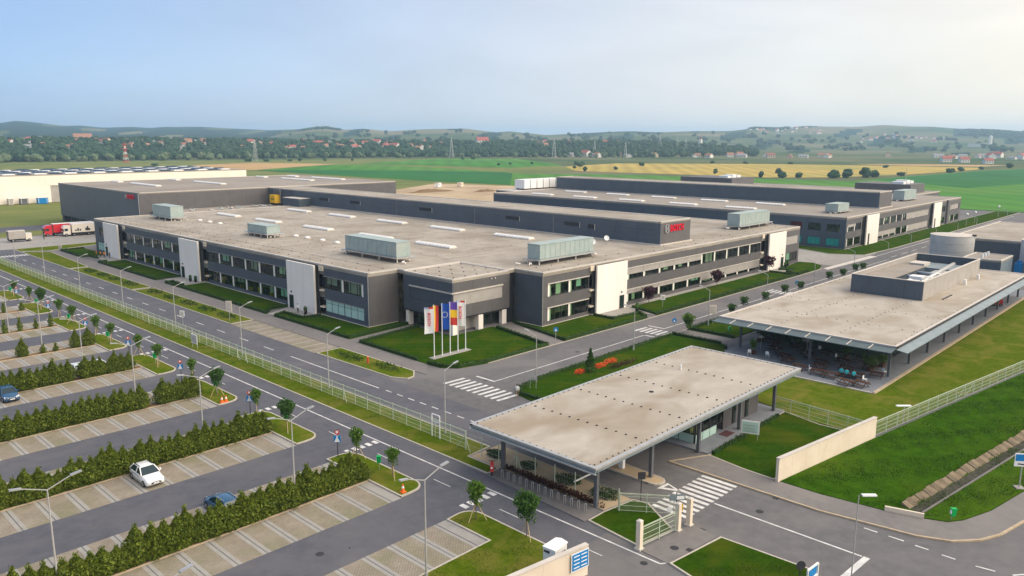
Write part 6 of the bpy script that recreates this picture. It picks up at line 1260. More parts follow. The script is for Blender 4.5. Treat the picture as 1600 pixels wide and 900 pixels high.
stuff_strip = patch('long strip of reddish shrubs behind the bicycle hoops', 52.3, 53.15, 38.6, 51.6, 2600, .45, l_rust, size=.2)
for i, (x0, x1, y0, y1, m, lb) in enumerate(((82.4, 84.2, 65.6, 66.6, l_flow, 'small orange flower bed left of the fir tree'), (86.4, 89.2, 65.2, 66.6, l_flow, 'orange flower bed right of the fir tree'), (89.4, 92, 65.6, 66.8, l_flow, 'far orange flower bed on the lawn behind the gatehouse'), (87.4, 94.2, 63.4, 64.8, l_rust, 'long dark red shrub bed on the lawn behind the gatehouse'))): patch(lb, x0, x1, y0, y1, 500, .45, m, 'flower bed' if i < 3 else 'shrub bed', .2, name='flower_bed' if i < 3 else 'shrub_bed')
for i, (x, y, rx, h, m) in enumerate(((113.2, 37.0, 1.6, 2.2, l_young), (116.5, 36.5, 1.3, 1.9, l_young), (118.2, 53.2, 1.8, 2.6, l_dark), (118.4, 50, 1.6, 2.4, l_dark), (117.6, 56, 1.4, 2.4, l_dark), (109.6, 53.2, .7, 2.4, l_young), (117, 42, 1.1, 2.0, l_young))):
    t = thing('potted_plant', ['bright green bush in a trough at the canteen terrace corner', 'bright green bush in a trough second from the terrace corner', 'dark leafy bush in a trough deep on the terrace, middle one', 'dark leafy bush in a trough deep on the terrace, right one', 'dark leafy bush in a trough deep on the terrace, left one', 'slim bright green plant by the left terrace column', 'loose green bush in a trough in the middle of the terrace'][i], 'potted plant', (x, y, .16), 0, 'plants of the canteen terrace')
    MB().box(x - rx * .5, y - .3, .16, x + rx * .5, y + .3, .7).build('trough', m_twood, t); cards(MB(), ell_pts(360, (rx * .6, rx * .75, h * .33), (x, y, h * .75), .4, .2), .26).build('leaves', m, t)
# grass blades: tufts on the rough meadow and along lawns near the camera
def tufts(name, poly_pts, n, h, m, z):
    xs = np.array([p[0] for p in poly_pts]); ys = np.array([p[1] for p in poly_pts]); x = rng.uniform(xs.min(), xs.max(), n * 3); y = rng.uniform(ys.min(), ys.max(), n * 3)
    ins = np.zeros(len(x), bool); j = len(xs) - 1
    for i in range(len(xs)):
        c = ((ys[i] > y) != (ys[j] > y)) & (x < (xs[j] - xs[i]) * (y - ys[i]) / (ys[j] - ys[i] + 1e-9) + xs[i]); ins ^= c; j = i
    x, y = x[ins][:n], y[ins][:n]; n = len(x); cl = .55 + .45 * np.sin(x * 1.3) * np.sin(y * 1.7 + 1) + .3 * np.sin(x * .5 + y * .8)
    hh = h * rng.uniform(.5, 1.2, n) * np.clip(cl, .25, 1.3); a = rng.uniform(0, 6.28, n); w = h * .18; lean = rng.normal(0, .35, (n, 2)) * hh[:, None]
    V = np.stack([np.stack([x - w * np.cos(a), y - w * np.sin(a), np.full(n, z)], 1), np.stack([x + w * np.cos(a), y + w * np.sin(a), np.full(n, z)], 1), np.stack([x + lean[:, 0], y + lean[:, 1], z + hh], 1)], 1).reshape(-1, 3)
    me = bpy.data.meshes.new(name); me.from_pydata(V.tolist(), [], [(3 * i, 3 * i + 1, 3 * i + 2) for i in range(n)]); me.materials.append(m); o = bpy.data.objects.new(name, me); link(o); return o
tag(tufts('grass', [(69.2, 29.7), (87.2, 27.1), (128, 20.7), (150, 17), (150, 5), (112, 6.7), (83, 12.7), (76.4, 13.9), (72.8, 15.2), (70.7, 18), (69.9, 21), (69.2, 26)], 52000, .22, l_grass, .12), 'tall rough grass of the meadow at right', 'grass', kind='stuff')
tag(tufts('grass', [(53.5, 56.5), (55.5, 56.5), (55.5, 140), (50.9, 140), (50.9, 56.5)], 16000, .13, l_grass, .1), 'grass verge under the long wire fence', 'grass', kind='stuff')
tag(tufts('grass', [(48.9, 29.3), (55.2, 28.5), (55.5, 21.3), (53, 17), (50, 15.6), (46.7, 20)], 9000, .13, l_grass, .1), 'grass of the wedge lawn at the bottom edge', 'grass', kind='stuff')
tag(tufts('grass', [(41.7, 47), (44.2, 45), (44.2, 38.4), (43, 34), (30, 36), (30, 41.9), (41.7, 41.9)], 9000, .12, l_grass, .1), 'grass of the lawn beside the kiosk', 'grass', kind='stuff')
# ================================================================== VEHICLES
m_tyre = mat('tyre', (.012, .012, .013), rough=.8); m_rim = mat('rim', (.35, .35, .36), rough=.35, metal=.7)
m_cglass = mat('car_glass', (.012, .03, .038), rough=.05, spec=.8); m_lampw = mat('headlight', (.75, .76, .78), rough=.1, spec=.8)
def paint(name, c): return mat(name, c, rough=.25, spec=.5, coat=.6)
def loft(secs):
    """closed loft through sections of equal point count; secs: list of lists of (x,y,z)"""
    mb = MB(); n = len(secs[0])
    for s in secs: mb.v += s
    for i in range(len(secs) - 1):
        for j in range(n): mb.f.append((i * n + j, i * n + (j + 1) % n, (i + 1) * n + (j + 1) % n, (i + 1) * n + j)); mb.m.append(0)
    mb.f += [tuple(range(n - 1, -1, -1)), tuple((len(secs) - 1) * n + j for j in range(n))]; mb.m += [0, 0]; return mb
def car(label, x, y, rz, body, L=4.36, W=1.82, Hc=1.5, rails=False):
    """hatchback, nose to local -Y"""
    t = thing('parked_car', label, 'car', (x, y, .02), R(rz), 'parked cars'); w = W / 2
    def sec(yy, wl, wh, z0, z1): return [(-wl, yy, z0), (-wl * 1.0, yy, z0 + (z1 - z0) * .45), (-wh, yy, z1 - .06), (-wh * .86, yy, z1), (wh * .86, yy, z1), (wh, yy, z1 - .06), (wl, yy, z0 + (z1 - z0) * .45), (wl, yy, z0)]
    h = L / 2
    b = loft([sec(-h, w * .74, w * .66, .34, .62), sec(-h + .12, w * .88, w * .8, .26, .72), sec(-h + .5, w * .97, w * .88, .22, .84), sec(-h + 1.15, w, w * .94, .2, .95), sec(-h + 1.6, w, w * .95, .2, .99), sec(0.3, w, w * .96, .2, 1.0), sec(h - 1.0, w, w * .95, .2, 1.02), sec(h - .35, w * .97, w * .9, .24, 1.0), sec(h - .05, w * .86, w * .8, .3, .9), sec(h, w * .78, w * .7, .4, .8)]).build('body', body, t, True)
    def cs(yy, wl, z): return [(-wl, yy, z), (wl, yy, z)]
    cab = MB(); base_ = [(-w * .93, -h + 1.25, .97), (w * .93, -h + 1.25, .97), (w * .93, h - .3, 1.0), (-w * .93, h - .3, 1.0)]; top = [(-w * .7, -h + 2.05, Hc - .03), (w * .7, -h + 2.05, Hc - .03), (w * .68, h - .75, Hc - .06), (-w * .68, h - .75, Hc - .06)]
    cab.add(base_ + top, [(0, 1, 5, 4), (1, 2, 6, 5), (2, 3, 7, 6), (3, 0, 4, 7)]); cab.build('windows', m_cglass, t)
    rf = MB().add([(a[0] * 1.03, a[1], a[2]) for a in top] + [(a[0] * .9, a[1] + (.12 if k < 2 else -.1), a[2] + .06) for k, a in enumerate(top)], [(0, 1, 5, 4), (1, 2, 6, 5), (2, 3, 7, 6), (3, 0, 4, 7), (4, 5, 6, 7)]).build('roof', body, t, True)
    for s in (-1, 1):
        pl_ = MB()
        for k in (0, 1): a = Vector(base_[0 if k == 0 else 3]); c = Vector(top[0 if k == 0 else 3]); a.x = s * abs(a.x) * 1.01; c.x = s * abs(c.x) * 1.01; pl_.bar(a, c, .09, .09)
        m1 = Vector((s * w * .94, .35, 1.0)); m2 = Vector((s * w * .71, .35, Hc - .04)); pl_.bar(m1, m2, .08, .08); pl_.build('pillar', body, t)
        MB().box(s * w * 1.0 - .03 + s * .08, -h + 1.45, .98, s * w * 1.0 + .03 + s * .16, -h + 1.68, 1.14).build('mirror', body, t)
        MB().add([(s * w * .86, -h + .1, .6), (s * w * .42, -h - .015, .58), (s * w * .46, -h + .04, .74), (s * w * .9, -h + .38, .8)], [(0, 1, 2, 3) if s > 0 else (3, 2, 1, 0)]).build('headlight', m_lampw, t)
        MB().add([(s * w * .8, h - .0, .72), (s * w * .88, h - .12, .72), (s * w * .9, h - .18, .98), (s * w * .7, h - .02, .95)], [(0, 1, 2, 3)]).build('tail_light', m_signr, t)
        MB().box(s * (w + .005) - .006, -h + 1.7, .78, s * (w + .005) + .006, h - .9, .82).build('door_trim', m_dark, t)
        for yy in (-h + .85, h - .8):
            wl_ = MB().tube((s * (w - .2), yy, .32), (s * (w + .02), yy, .32), .32, 16).build('wheel', m_tyre, t); MB().tube((s * (w + .0), yy, .32), (s * (w + .03), yy, .32), .21, 12).build('rim', m_rim, wl_)
        if rails: MB().bar((s * w * .62, -h + 2.2, Hc + .05), (s * w * .62, h - .9, Hc + .05), .04, .05).build('roof_rail', m_dark if rz == 0 else m_steel, t)
    MB().box(-w * .5, -h - .02, .4, w * .5, -h + .05, .55).build('grille', m_dark, t); MB().box(-w * .34, -h - .03, .56, w * .34, -h + .1, .6).build('grille_bar', m_dark, t); MB().box(-.26, -h - .035, .42, .26, -h - .02, .53).build('number_plate', m_signw, t)
    return t
car('white hatchback parked nose out in the near parking row', 26.85, 74.0, 0.0, paint('white_car', (.78, .78, .76)), rails=True)
car('dark blue hatchback parked at the left edge of the view', 24.35, 110.9, 0.0, paint('blue_car', (.02, .075, .16)))
c = car('blue estate car half hidden behind the bottom hedge row', 29.0, 62.8, 180, paint('steel_blue_car', (.02, .085, .17)), 4.6, rails=True)
car('white car hidden behind the hedge row, only its roof in view', 36.7, 116.4, 180, paint('white_car_b', (.74, .75, .72)))
car('white car beside the hidden white one behind the same hedge', 34.2, 116.6, 180, paint('white_car_c', (.7, .72, .68)))
def wheels(t, ys, w, r=.5):
    for yy in ys:
        for s in (-1, 1): wl_ = MB().tube((s * (w - .35), yy, r), (s * w, yy, r), r, 14).build('wheel', m_tyre, t); MB().tube((s * (w - .02), yy, r), (s * (w + .03), yy, r), r * .55, 10).build('rim', m_rim, wl_)
def lorry(label, x, y, rz, cabm, boxm, Lb, rigid=False):
    """cab at local -Y, box body behind"""
    t = thing('lorry', label, 'lorry', (x, y, .02), R(rz), 'lorries at the yard')
    cb = loft([[(-1.2, -2.3 + dy, .6), (1.2, -2.3 + dy, .6), (1.2 - i_, -2.3 + dy, 3.3 + hz), (-1.2 + i_, -2.3 + dy, 3.3 + hz)] for dy, i_, hz in ((0, .12, -.6), (.25, .06, .0), (.9, .04, .35), (2.2, .04, .35))]).build('cab', cabm, t)
    MB().box(-1.05, -2.31, 1.75, 1.05, -2.2, 2.55).build('windscreen', m_cglass, cb); MB().box(-.9, -2.36, .7, .9, -2.28, 1.5).build('grille', m_dark, cb)
    for s in (-1, 1): MB().box(s * 1.2 - .01, -1.9, 1.8, s * 1.2 + .01, -.9, 2.6).build('side_window', m_cglass, cb); MB().box(s * 1.3 - .08, -2.3, 1.7, s * 1.3 + .08, -2.15, 2.5).build('mirror', m_dark, cb); MB().box(s * .95 - .18, -2.38, .8, s * .95 + .18, -2.3, 1.05).build('headlight', m_lampw, cb)
    bx = MB().box(-1.27, .35, 1.15, 1.27, .35 + Lb, 3.95).build('box_body', boxm, t); MB().box(-1.3, .33, 3.95, 1.3, .37 + Lb, 4.02).build('box_roof', m_signw, bx); MB().box(-1.0, -2.0, .62, 1.0, .35 + Lb, .95).build('chassis', m_dark, t)
    MB().box(-1.2, .5 + Lb * .25, .5, 1.2, .35 + Lb * .6, 1.0).build('side_skirt', m_dark, t); wheels(t, [-1.5, .9] + [Lb - 2.6 + k * 1.3 for k in range(1 if rigid else 3)], 1.25); return t, bx
m_lred = paint('lorry_red', (.6, .02, .03)); m_lwh = paint('lorry_white', (.74, .68, .58))
lorry('red articulated lorry behind the white box lorry in the yard', 81.6, 289.6, -90, m_lred, m_lred, 12.5)
_, bx = lorry('white box lorry with dark skyline print in front of the red lorry', 86.0, 285.5, -90, m_lwh, m_lwh, 8.0, True)
for k, (y0, h) in enumerate(((1.2, .5), (1.9, .9), (2.6, .6), (4.4, .9), (4.9, 1.4), (5.4, .7))): MB().box(-1.29, y0, 1.6, -1.272, y0 + .5, 1.6 + h).build('print_shape', m_dark, bx); MB().box(1.272, y0, 1.6, 1.29, y0 + .5, 1.6 + h).build('print_shape', m_dark, bx)
mb = MB()
for a in np.linspace(0, 2 * math.pi, 20, False): mb.bar((-1.285, 2.2 + .9 * math.cos(a), 2.6 + .75 * math.sin(a)), (-1.285, 2.2 + .9 * math.cos(a + .32), 2.6 + .75 * math.sin(a + .32)), .02, .06)
mb.build('print_ring', m_dark, bx)
t = thing('box_van', 'grey canvas box lorry seen from behind with open dark back', 'lorry', (70.2, 280.8, .02), R(90), 'lorries at the yard')
MB().box(-1.2, -1.2, 1.0, 1.2, -1.1, 3.4).build('front_board', m_shut, t)
for s in (-1, 1): MB().box(s * 1.2 - .04, -1.1, 1.0, s * 1.2 + .04, 3.4, 3.4).build('canvas_side', m_shut, t)
MB().box(-1.25, -1.2, 3.4, 1.25, 3.45, 3.55).build('canvas_roof', m_coping, t); MB().box(-1.2, -1.1, .9, 1.2, 3.4, 1.0).build('load_floor', m_dark, t); MB().box(-.9, -.2, 1.0, .9, 1.6, 2.2).build('load', m_rust_ if False else m_twood, t)
MB().box(-1.1, -3.0, .6, 1.1, -1.3, 2.6).build('cab', m_lwh, t); MB().box(-1.0, -3.02, 1.6, 1.0, -2.95, 2.4).build('windscreen', m_cglass, t); MB().box(-.9, -2.8, .5, .9, 3.3, .88).build('chassis', m_dark, t); wheels(t, (-2.2, 2.2), 1.15, .45)
for k in range(2): MB().box(-.7 + k * .8, 3.42, 1.6, -.3 + k * .8, 3.46, 1.75).build('rear_plate', m_signw, t)
t = thing('forklift', 'red forklift truck parked on the walkway under the canteen roof', 'forklift', (177.2, 35.2, .16), R(15))
MB().box(-.6, -1.0, .25, .6, .9, 1.0).build('body', m_signr, t); MB().box(-.5, -.95, 1.0, .5, -.3, 1.35).build('counterweight', m_signr, t); MB().box(-.55, -.6, 2.0, .55, .7, 2.1).build('guard', m_dark, t)
for s in (-1, 1): MB().box(s * .5 - .04, -.55, 1.3, s * .5 + .04, -.47, 2.0).build('guard_post', m_dark, t); MB().box(s * .3 - .05, .95, .1, s * .3 + .05, 1.05, 2.6).build('mast', m_dark, t); MB().box(s * .3 - .06, 1.05, .1, s * .3 + .06, 2.1, .16).build('fork', m_dark, t)
wheels(t, (-.7, .6), .62, .28)
t = thing('scooter', 'red motor scooter parked at the end of the bicycle hoops', 'scooter', (51.0, 51.2, .09), R(-46))
for yy in (-.6, .62): wl_ = MB().tube((-.06, yy, .24), (.06, yy, .24), .24, 14).build('wheel', m_tyre, t)
loft([[(-.1, -.75, .45), (.1, -.75, .45), (.08, -.7, .62), (-.08, -.7, .62)], [(-.2, -.5, .35), (.2, -.5, .35), (.17, -.45, .75), (-.17, -.45, .75)], [(-.18, .0, .3), (.18, .0, .3), (.15, .02, .72), (-.15, .02, .72)], [(-.17, .15, .26), (.17, .15, .26), (.17, .16, .34), (-.17, .16, .34)], [(-.17, .42, .26), (.17, .42, .26), (.17, .42, .34), (-.17, .42, .34)]]).build('body', m_signr, t)
loft([[(-.2, .40, .3), (.2, .40, .3), (.2, .46, .3), (-.2, .46, .3)], [(-.19, .46, .7), (.19, .46, .7), (.19, .54, .7), (-.19, .54, .7)], [(-.1, .5, 1.05), (.1, .5, 1.05), (.1, .58, 1.05), (-.1, .58, 1.05)]]).build('leg_shield', m_signr, t); MB().box(-.14, -.6, .76, .14, .05, .84).build('seat', m_black, t); MB().bar((-.34, .48, 1.08), (.34, .48, 1.08), .05, .05).build('handlebar', m_dark, t); MB().box(-.16, -.95, .8, .16, -.62, 1.15).build('top_box', m_signr, t); MB().box(-.1, -.97, .86, .1, -.951, 1.05).build('box_plate', m_signw, t)

# ================================================================== PEOPLE
SK = mat('skin', (.42, .26, .19), rough=.6); HAIR = mat('hair', (.03, .02, .015), rough=.6)
def person(label, x, y, z, rz, top, legs, pose='stand', arms='down', group=None):
    """one continuous skinned body, coloured in large regions; clothes, hair and face features follow the body"""
    hip = .92 if pose != 'sit' else .5; J = {}
    J['pel'] = (0, 0, hip); J['sp'] = (0, .01, hip + .22); J['ch'] = (0, .0, hip + .42); J['nk'] = (0, -.01, hip + .56); J['h1'] = (0, -.03, hip + .66); J['h2'] = (0, -.03, hip + .80)
    st = .22 if pose == 'walk' else 0.0; E_ = [('pel', 'sp'), ('sp', 'ch'), ('ch', 'nk'), ('nk', 'h1'), ('h1', 'h2')]
    rad = {'pel': (.155, .115), 'sp': (.14, .1), 'ch': (.18, .115), 'nk': (.06, .06), 'h1': (.085, .1), 'h2': (.075, .085)}
    for s, n_ in ((-1, 'l'), (1, 'r')):
        J['sh' + n_] = (s * .2, 0, hip + .48)
        if arms == 'down': J['el' + n_] = (s * .25, .04 - s * st * .5, hip + .2); J['wr' + n_] = (s * .25, -.06 - s * st * .9, hip - .03); J['ha' + n_] = (s * .25, -.09 - s * st, hip - .13)
        else: J['el' + n_] = (s * .25, -.06, hip + .2); J['wr' + n_] = (s * .16, -.32, hip + .24); J['ha' + n_] = (s * .12, -.41, hip + .27)
        J['hp' + n_] = (s * .1, 0, hip - .06)
        if pose == 'sit': J['kn' + n_] = (s * .13, -.45, hip - .02); J['an' + n_] = (s * .13, -.42, .08); J['to' + n_] = (s * .14, -.6, .04)
        else: J['kn' + n_] = (s * .11, -.05 + s * st * .6, .5); J['an' + n_] = (s * .11, .03 + s * st * 1.3, .09); J['to' + n_] = (s * .12, -.15 + s * st * 1.3, .04)
        E_ += [('ch', 'sh' + n_), ('sh' + n_, 'el' + n_), ('el' + n_, 'wr' + n_), ('wr' + n_, 'ha' + n_), ('pel', 'hp' + n_), ('hp' + n_, 'kn' + n_), ('kn' + n_, 'an' + n_), ('an' + n_, 'to' + n_)]
        for k, r_ in (('sh', .075), ('el', .05), ('wr', .034), ('ha', .04), ('hp', .1), ('kn', .065), ('an', .045), ('to', .04)): rad[k + n_] = (r_, r_)
    ks = list(J); me = bpy.data.meshes.new('body'); me.from_pydata([J[k] for k in ks], [(ks.index(a), ks.index(b)) for a, b in E_], [])
    o = bpy.data.objects.new('tmp_body', me); COL.objects.link(o); md = o.modifiers.new('s', 'SKIN'); sv = me.skin_vertices[0].data
    for k, d_ in zip(ks, sv): d_.radius = rad[k]; d_.use_root = (k == 'pel')
    o.modifiers.new('u', 'SUBSURF').levels = 1; bpy.context.view_layer.update()
    m2 = bpy.data.meshes.new_from_object(o.evaluated_get(bpy.context.evaluated_depsgraph_get())); bpy.data.objects.remove(o)
    m2.materials.clear()
    for m_ in (SK, top, legs, m_black): m2.materials.append(m_)
    for p in m2.polygons:
        c = p.center; p.use_smooth = True
        lowarm = abs(c.x) > .2 and (c.z < hip + .12 if arms == 'down' else False) or (arms != 'down' and c.y < -.25 and c.z > hip + .1)
        p.material_index = 0 if c.z > hip + .57 or lowarm else (1 if c.z > hip + .02 and (pose != 'sit' or c.y > -.2) else (3 if c.z < .1 else 2))
    t = thing('person', label, 'person', (x, y, z), R(rz), group); b = bpy.data.objects.new('body', m2); link(b, t)
    hc = J['h2']; MB().ball((hc[0], hc[1] + .025, hc[2] + .0), .092, .105, .1, 10, 6).build('hair', HAIR, b, True)
    MB().ball((-.035, hc[1] - .095, hc[2] - .05), .012, .008, .009, 6, 4).ball((.035, hc[1] - .095, hc[2] - .05), .012, .008, .009, 6, 4).build('eyes', m_black, b); MB().ball((0, hc[1] - .105, hc[2] - .085), .014, .02, .022, 6, 4).build('nose', SK, b)
    mb = MB()
    for s, n_ in ((-1, 'l'), (1, 'r')):
        hh = Vector(J['ha' + n_]); dr = (hh - Vector(J['wr' + n_])).normalized(); sd_ = dr.cross(Vector((s, 0, 0)))
        sd_ = sd_.normalized() if sd_.length > .1 else Vector((0, 1, 0))
        for k in range(4): a = hh + sd_ * (.027 - .018 * k); mb.tube(a, a + dr * (.07 - .008 * abs(k - 1)) + Vector((-s * .012, 0, 0)), .009, 5)
        a = hh - dr * .02 + sd_ * .035; mb.tube(a, a + dr * .04 + sd_ * .03, .01, 5)
    mb.build('fingers', SK, b); return t
c_wh = mat('cloth_white', (.72, .72, .7)); c_dk = mat('cloth_dark', (.03, .03, .04)); c_or = mat('cloth_orange', (.8, .26, .02)); c_tq = mat('cloth_turquoise', (.03, .5, .55)); c_jn = mat('cloth_jeans', (.05, .07, .13)); c_kh = mat('cloth_khaki', (.3, .22, .13)); c_gn = mat('cloth_green', (.03, .09, .06))
person('pedestrian in a white top and khaki trousers at the zebra crossing', 69.6, 65.3, .02, 130, c_wh, c_kh, 'walk')
for i, (x, y, lb) in enumerate(((75.2, 229.6, 'left'), (75.6, 227.8, 'middle'), (76.0, 226.0, 'right'))): person('worker in an orange vest by the far white slab, %s of three' % lb, x, y, .1, 60 + 40 * i, c_or, c_dk, 'stand', 'front' if i == 1 else 'down', 'workers in orange vests')
person('person in dark clothes beside the orange-vested workers', 76.6, 223.9, .1, 100, c_dk, c_jn)
person('person in a white top and dark trousers at the slab door left of the flags', 76.2, 128.2, .1, 110, c_wh, c_dk); person('person in dark clothes at the slab door left of the flags', 75.8, 125.2, .1, 250, c_dk, c_dk)
person('person in dark green standing in the yard before the lorries', 77.0, 281.4, .02, 200, c_gn, c_dk)
for i, (x, y) in enumerate(((107.5, 39.0), (107.3, 38.2), (107.2, 37.2))): person('diner in turquoise seated at a terrace table, %s of three' % ['left', 'middle', 'right'][i], x + .1, y, .16, -70 + 10 * i, c_tq, c_dk, 'sit', 'front', 'diners in turquoise')
bn = thing('bench', 'plain dark bench under the three diners in turquoise', 'bench', (107.3, 38, .16)); MB().box(107.0, 36.8, .5, 107.75, 39.5, .58).build('seat', m_twood, bn)
for y in (37, 39.3): MB().box(107.1, y - .05, .16, 107.65, y + .05, .5).build('leg', m_dark, bn)
for i, (x, y) in enumerate(((114.8, 42.6), (112.0, 46.2), (117.6, 46.2), (111.6, 50.4))): person('shaded person seated deep on the canteen terrace', x, y, .16, 40 * i, (c_wh, c_dk, c_wh, c_dk)[i], c_dk, 'sit', 'front', 'people seated in the terrace shade'); q = thing('stool', 'dark stool under a person seated deep on the canteen terrace', 'stool', (x, y, .16), 0, 'stools in the terrace shade'); MB().box(x - .2, y - .2, .48, x + .2, y + .2, .54).build('seat', m_dark, q); MB().tube((x, y, .16), (x, y, .48), .05, 6).build('leg', m_dark, q)
# ================================================================== DISTANT LAND
def tree_blob(seed, n=9):
    """low-poly far tree: lumpy clumps, about 150 triangles"""
    r_ = np.random.default_rng(seed); mb = MB()
    for k in range(n):
        a = r_.uniform(0, 6.28); q = r_.uniform(0, .34); z = r_.uniform(.3, .85); s = r_.uniform(.16, .3) * (1.15 - .5 * abs(z - .5))
        b0 = len(mb.v); mb.ball((q * math.cos(a), q * math.sin(a), z), s, s, s * 1.05, 6, 4)
        for i in range(b0, len(mb.v)): v = mb.v[i]; mb.v[i] = tuple(c + r_.normal(0, .028) for c in v)
    mb.tube((0, 0, 0), (0, 0, .35), .03, 5); return mb
BL = [tree_blob(k) for k in range(6)]
BLA = [(np.array(b.v), b.f) for b in BL]
def wood(name, label, pos, m):
    V = []; F = []; n0 = 0
    for (x, y, z, h, w) in pos:
        v, f = BLA[rng.integers(6)]; a = rng.uniform(0, 6.28); ca, sa = math.cos(a), math.sin(a)
        q = np.stack([(v[:, 0] * ca - v[:, 1] * sa) * w + x, (v[:, 0] * sa + v[:, 1] * ca) * w + y, v[:, 2] * h + z], 1); V.append(q); F += [tuple(i + n0 for i in g) for g in f]; n0 += len(q)
    me = bpy.data.meshes.new(name); me.from_pydata(np.concatenate(V).tolist(), [], F); me.materials.append(m); o = bpy.data.objects.new(name, me); link(o); return tag(o, label, 'wood', kind='stuff')
def pol(az, r_): return r_ * math.cos(R(az)), r_ * math.sin(R(az))
pos = []
for i in range(420):
    az = random.choice([random.uniform(8, 27), random.uniform(20, 60)]); r_ = float(foot(az)) + random.uniform(700, 2100); 
    if random.random() < .6: az = round(az / 3) * 3 + random.uniform(-.8, .8); r_ = float(foot(az)) + 900 + 300 * (round(az) % 4) + random.uniform(-30, 30)
    x, y = pol(az, r_); h = random.uniform(9, 14); pos.append((x, y, zt(x, y) - .5, h, h * 1.6))
for az0, az1, r_, dr in ((11, 14.3, 4350, 500), (24.5, 27, 4250, 240), (55.8, 58.4, 3560, 120), (8, 11, 4500, 500)):
    for i in range(170): az = random.uniform(az0, az1); q = r_ + random.uniform(-dr, dr * .4); x, y = pol(az, q); pos.append((x, y, zt(x, y) - 1, 7, 20))
wood('far_woods', 'scattered dark woods and tree lines on the far hills', pos, l_wood)
# rounded trees standing before the wooded slope
blm = [b.mesh('crown', l_will) for b in BL[:4]]; blw = [b.mesh('crown', l_wood) for b in BL[:4]]
def far_tree(label, x, y, h, w, me, group, name='tree'):
    t = thing(name, label, 'tree' if name == 'tree' else 'bush', (x, y, zt(x, y)), random.uniform(0, 6), group); inst('crown', me, t, (0, 0, -.05 * h), 0, (w, w, h)); inst('trunk', ME_TRUNK, t, (0, 0, 0), 0, (h * .3, h * .3, h * .8)); return t
for i in range(64):
    az = 77 - 44 * (i + random.random() * .8) / 64; r_ = float(foot(az)) + random.uniform(-20, 25); x, y = pol(az, r_); h = random.uniform(7, 13) if az > 55 else random.uniform(5, 10)
    far_tree('pale rounded tree at the foot of the wooded slope, %s from the left' % nth(i + 1), x, y, h, h * random.uniform(1.1, 1.5), random.choice(blm), 'trees along the slope foot')
for i, (x, y, h, w) in enumerate(((640, 505, 5, 6), (700, 512, 4, 6), (745, 600, 6, 9), (765, 610, 6, 9), (790, 640, 5, 7), (820, 560, 5, 8), (690, 560, 3, 6), (690, 385, 5, 6), (740, 345, 6, 7), (690, 270, 8, 11), (705, 264, 8, 12), (722, 258, 9, 13), (738, 254, 7, 10), (664, 305, 6, 8), (672, 294, 5, 7), (656, 322, 6, 7), (780, 244, 4, 9), (900, 236, 5, 8), (920, 238, 4, 7), (960, 240, 5, 9), (1030, 236, 4, 8), (1120, 228, 7, 12), (860, 905, 6, 8), (846, 915, 4, 6), (590, 995, 4, 9), (560, 1010, 5, 10), (540, 1020, 5, 12), (610, 1000, 6, 8), (640, 985, 5, 7), (672, 960, 4, 5), (700, 690, 3, 5), (735, 705, 3, 6), (760, 690, 4, 5), (1000, 330, 4, 8), (1040, 470, 4, 10), (1010, 520, 4, 9), (985, 555, 4, 9), (375, 930, 3, 12))):
    far_tree('dark bush standing between the far fields behind the halls', x, y, h, w, random.choice(blw), 'bushes between the far fields', 'bush')
# houses
HP = []
m_hw = [mat('house_white', (.72, .69, .63)), mat('house_cream', (.62, .5, .36)), mat('house_pink', (.55, .36, .28))]; m_hr = [mat('tile_red', (.3, .15, .1), (.36, .19, .13), .3), mat('tile_brown', (.25, .1, .07), (.32, .14, .1), .3), mat('tile_bright', (.36, .11, .085)), mat('roof_grey', (.3, .3, .3))]
def house_meshes(w, d, h, rh, mw, mr):
    wl_ = MB().box(-w / 2, -d / 2, 0, w / 2, d / 2, h); wl_.add([(-w / 2, -d / 2, h), (w / 2, -d / 2, h), (0, -d / 2, h + rh)], [(0, 1, 2)]); wl_.add([(-w / 2, d / 2, h), (0, d / 2, h + rh), (w / 2, d / 2, h)], [(0, 1, 2)])
    o_ = .5; rf = MB()
    for s in (-1, 1): rf.add([(0, -d / 2 - o_, h + rh + .1), (0, d / 2 + o_, h + rh + .1), (s * (w / 2 + o_), d / 2 + o_, h - .35), (s * (w / 2 + o_), -d / 2 - o_, h - .35), (0, -d / 2 - o_, h + rh + .35), (0, d / 2 + o_, h + rh + .35), (s * (w / 2 + o_), d / 2 + o_, h - .1), (s * (w / 2 + o_), -d / 2 - o_, h - .1)], [(0, 1, 2, 3), (4, 7, 6, 5), (0, 3, 7, 4), (1, 5, 6, 2), (2, 6, 7, 3)])
    rf.box(w * .12, -d * .2, h + rh * .4, w * .12 + .7, -d * .2 + .7, h + rh + 1.2)
    wi = MB()
    for s in (-1, 1):
        for k in range(3): wi.box(s * w / 2 - .03, -d / 2 + d * (k + .6) / 3.6, h * .35, s * w / 2 + .03, -d / 2 + d * (k + .6) / 3.6 + 1.1, h * .75)
    for k in range(2): wi.box(-w / 2 + w * (k + .5) / 2.4, -d / 2 - .03, h * .35, -w / 2 + w * (k + .5) / 2.4 + 1.1, -d / 2 + .03, h * .75)
    return wl_.mesh('wall', mw), rf.mesh('roof', mr), wi.mesh('windows', m_dark)
HM = [house_meshes(9, 11, 4.2, 3.2, m_hw[0], m_hr[0]), house_meshes(10, 13, 5.5, 3.4, m_hw[1], m_hr[1]), house_meshes(8, 10, 3.6, 3.0, m_hw[2], m_hr[0]), house_meshes(11, 14, 6, 3.6, m_hw[0], m_hr[2]), house_meshes(9, 16, 4, 2.2, m_hw[0], m_hr[3])]
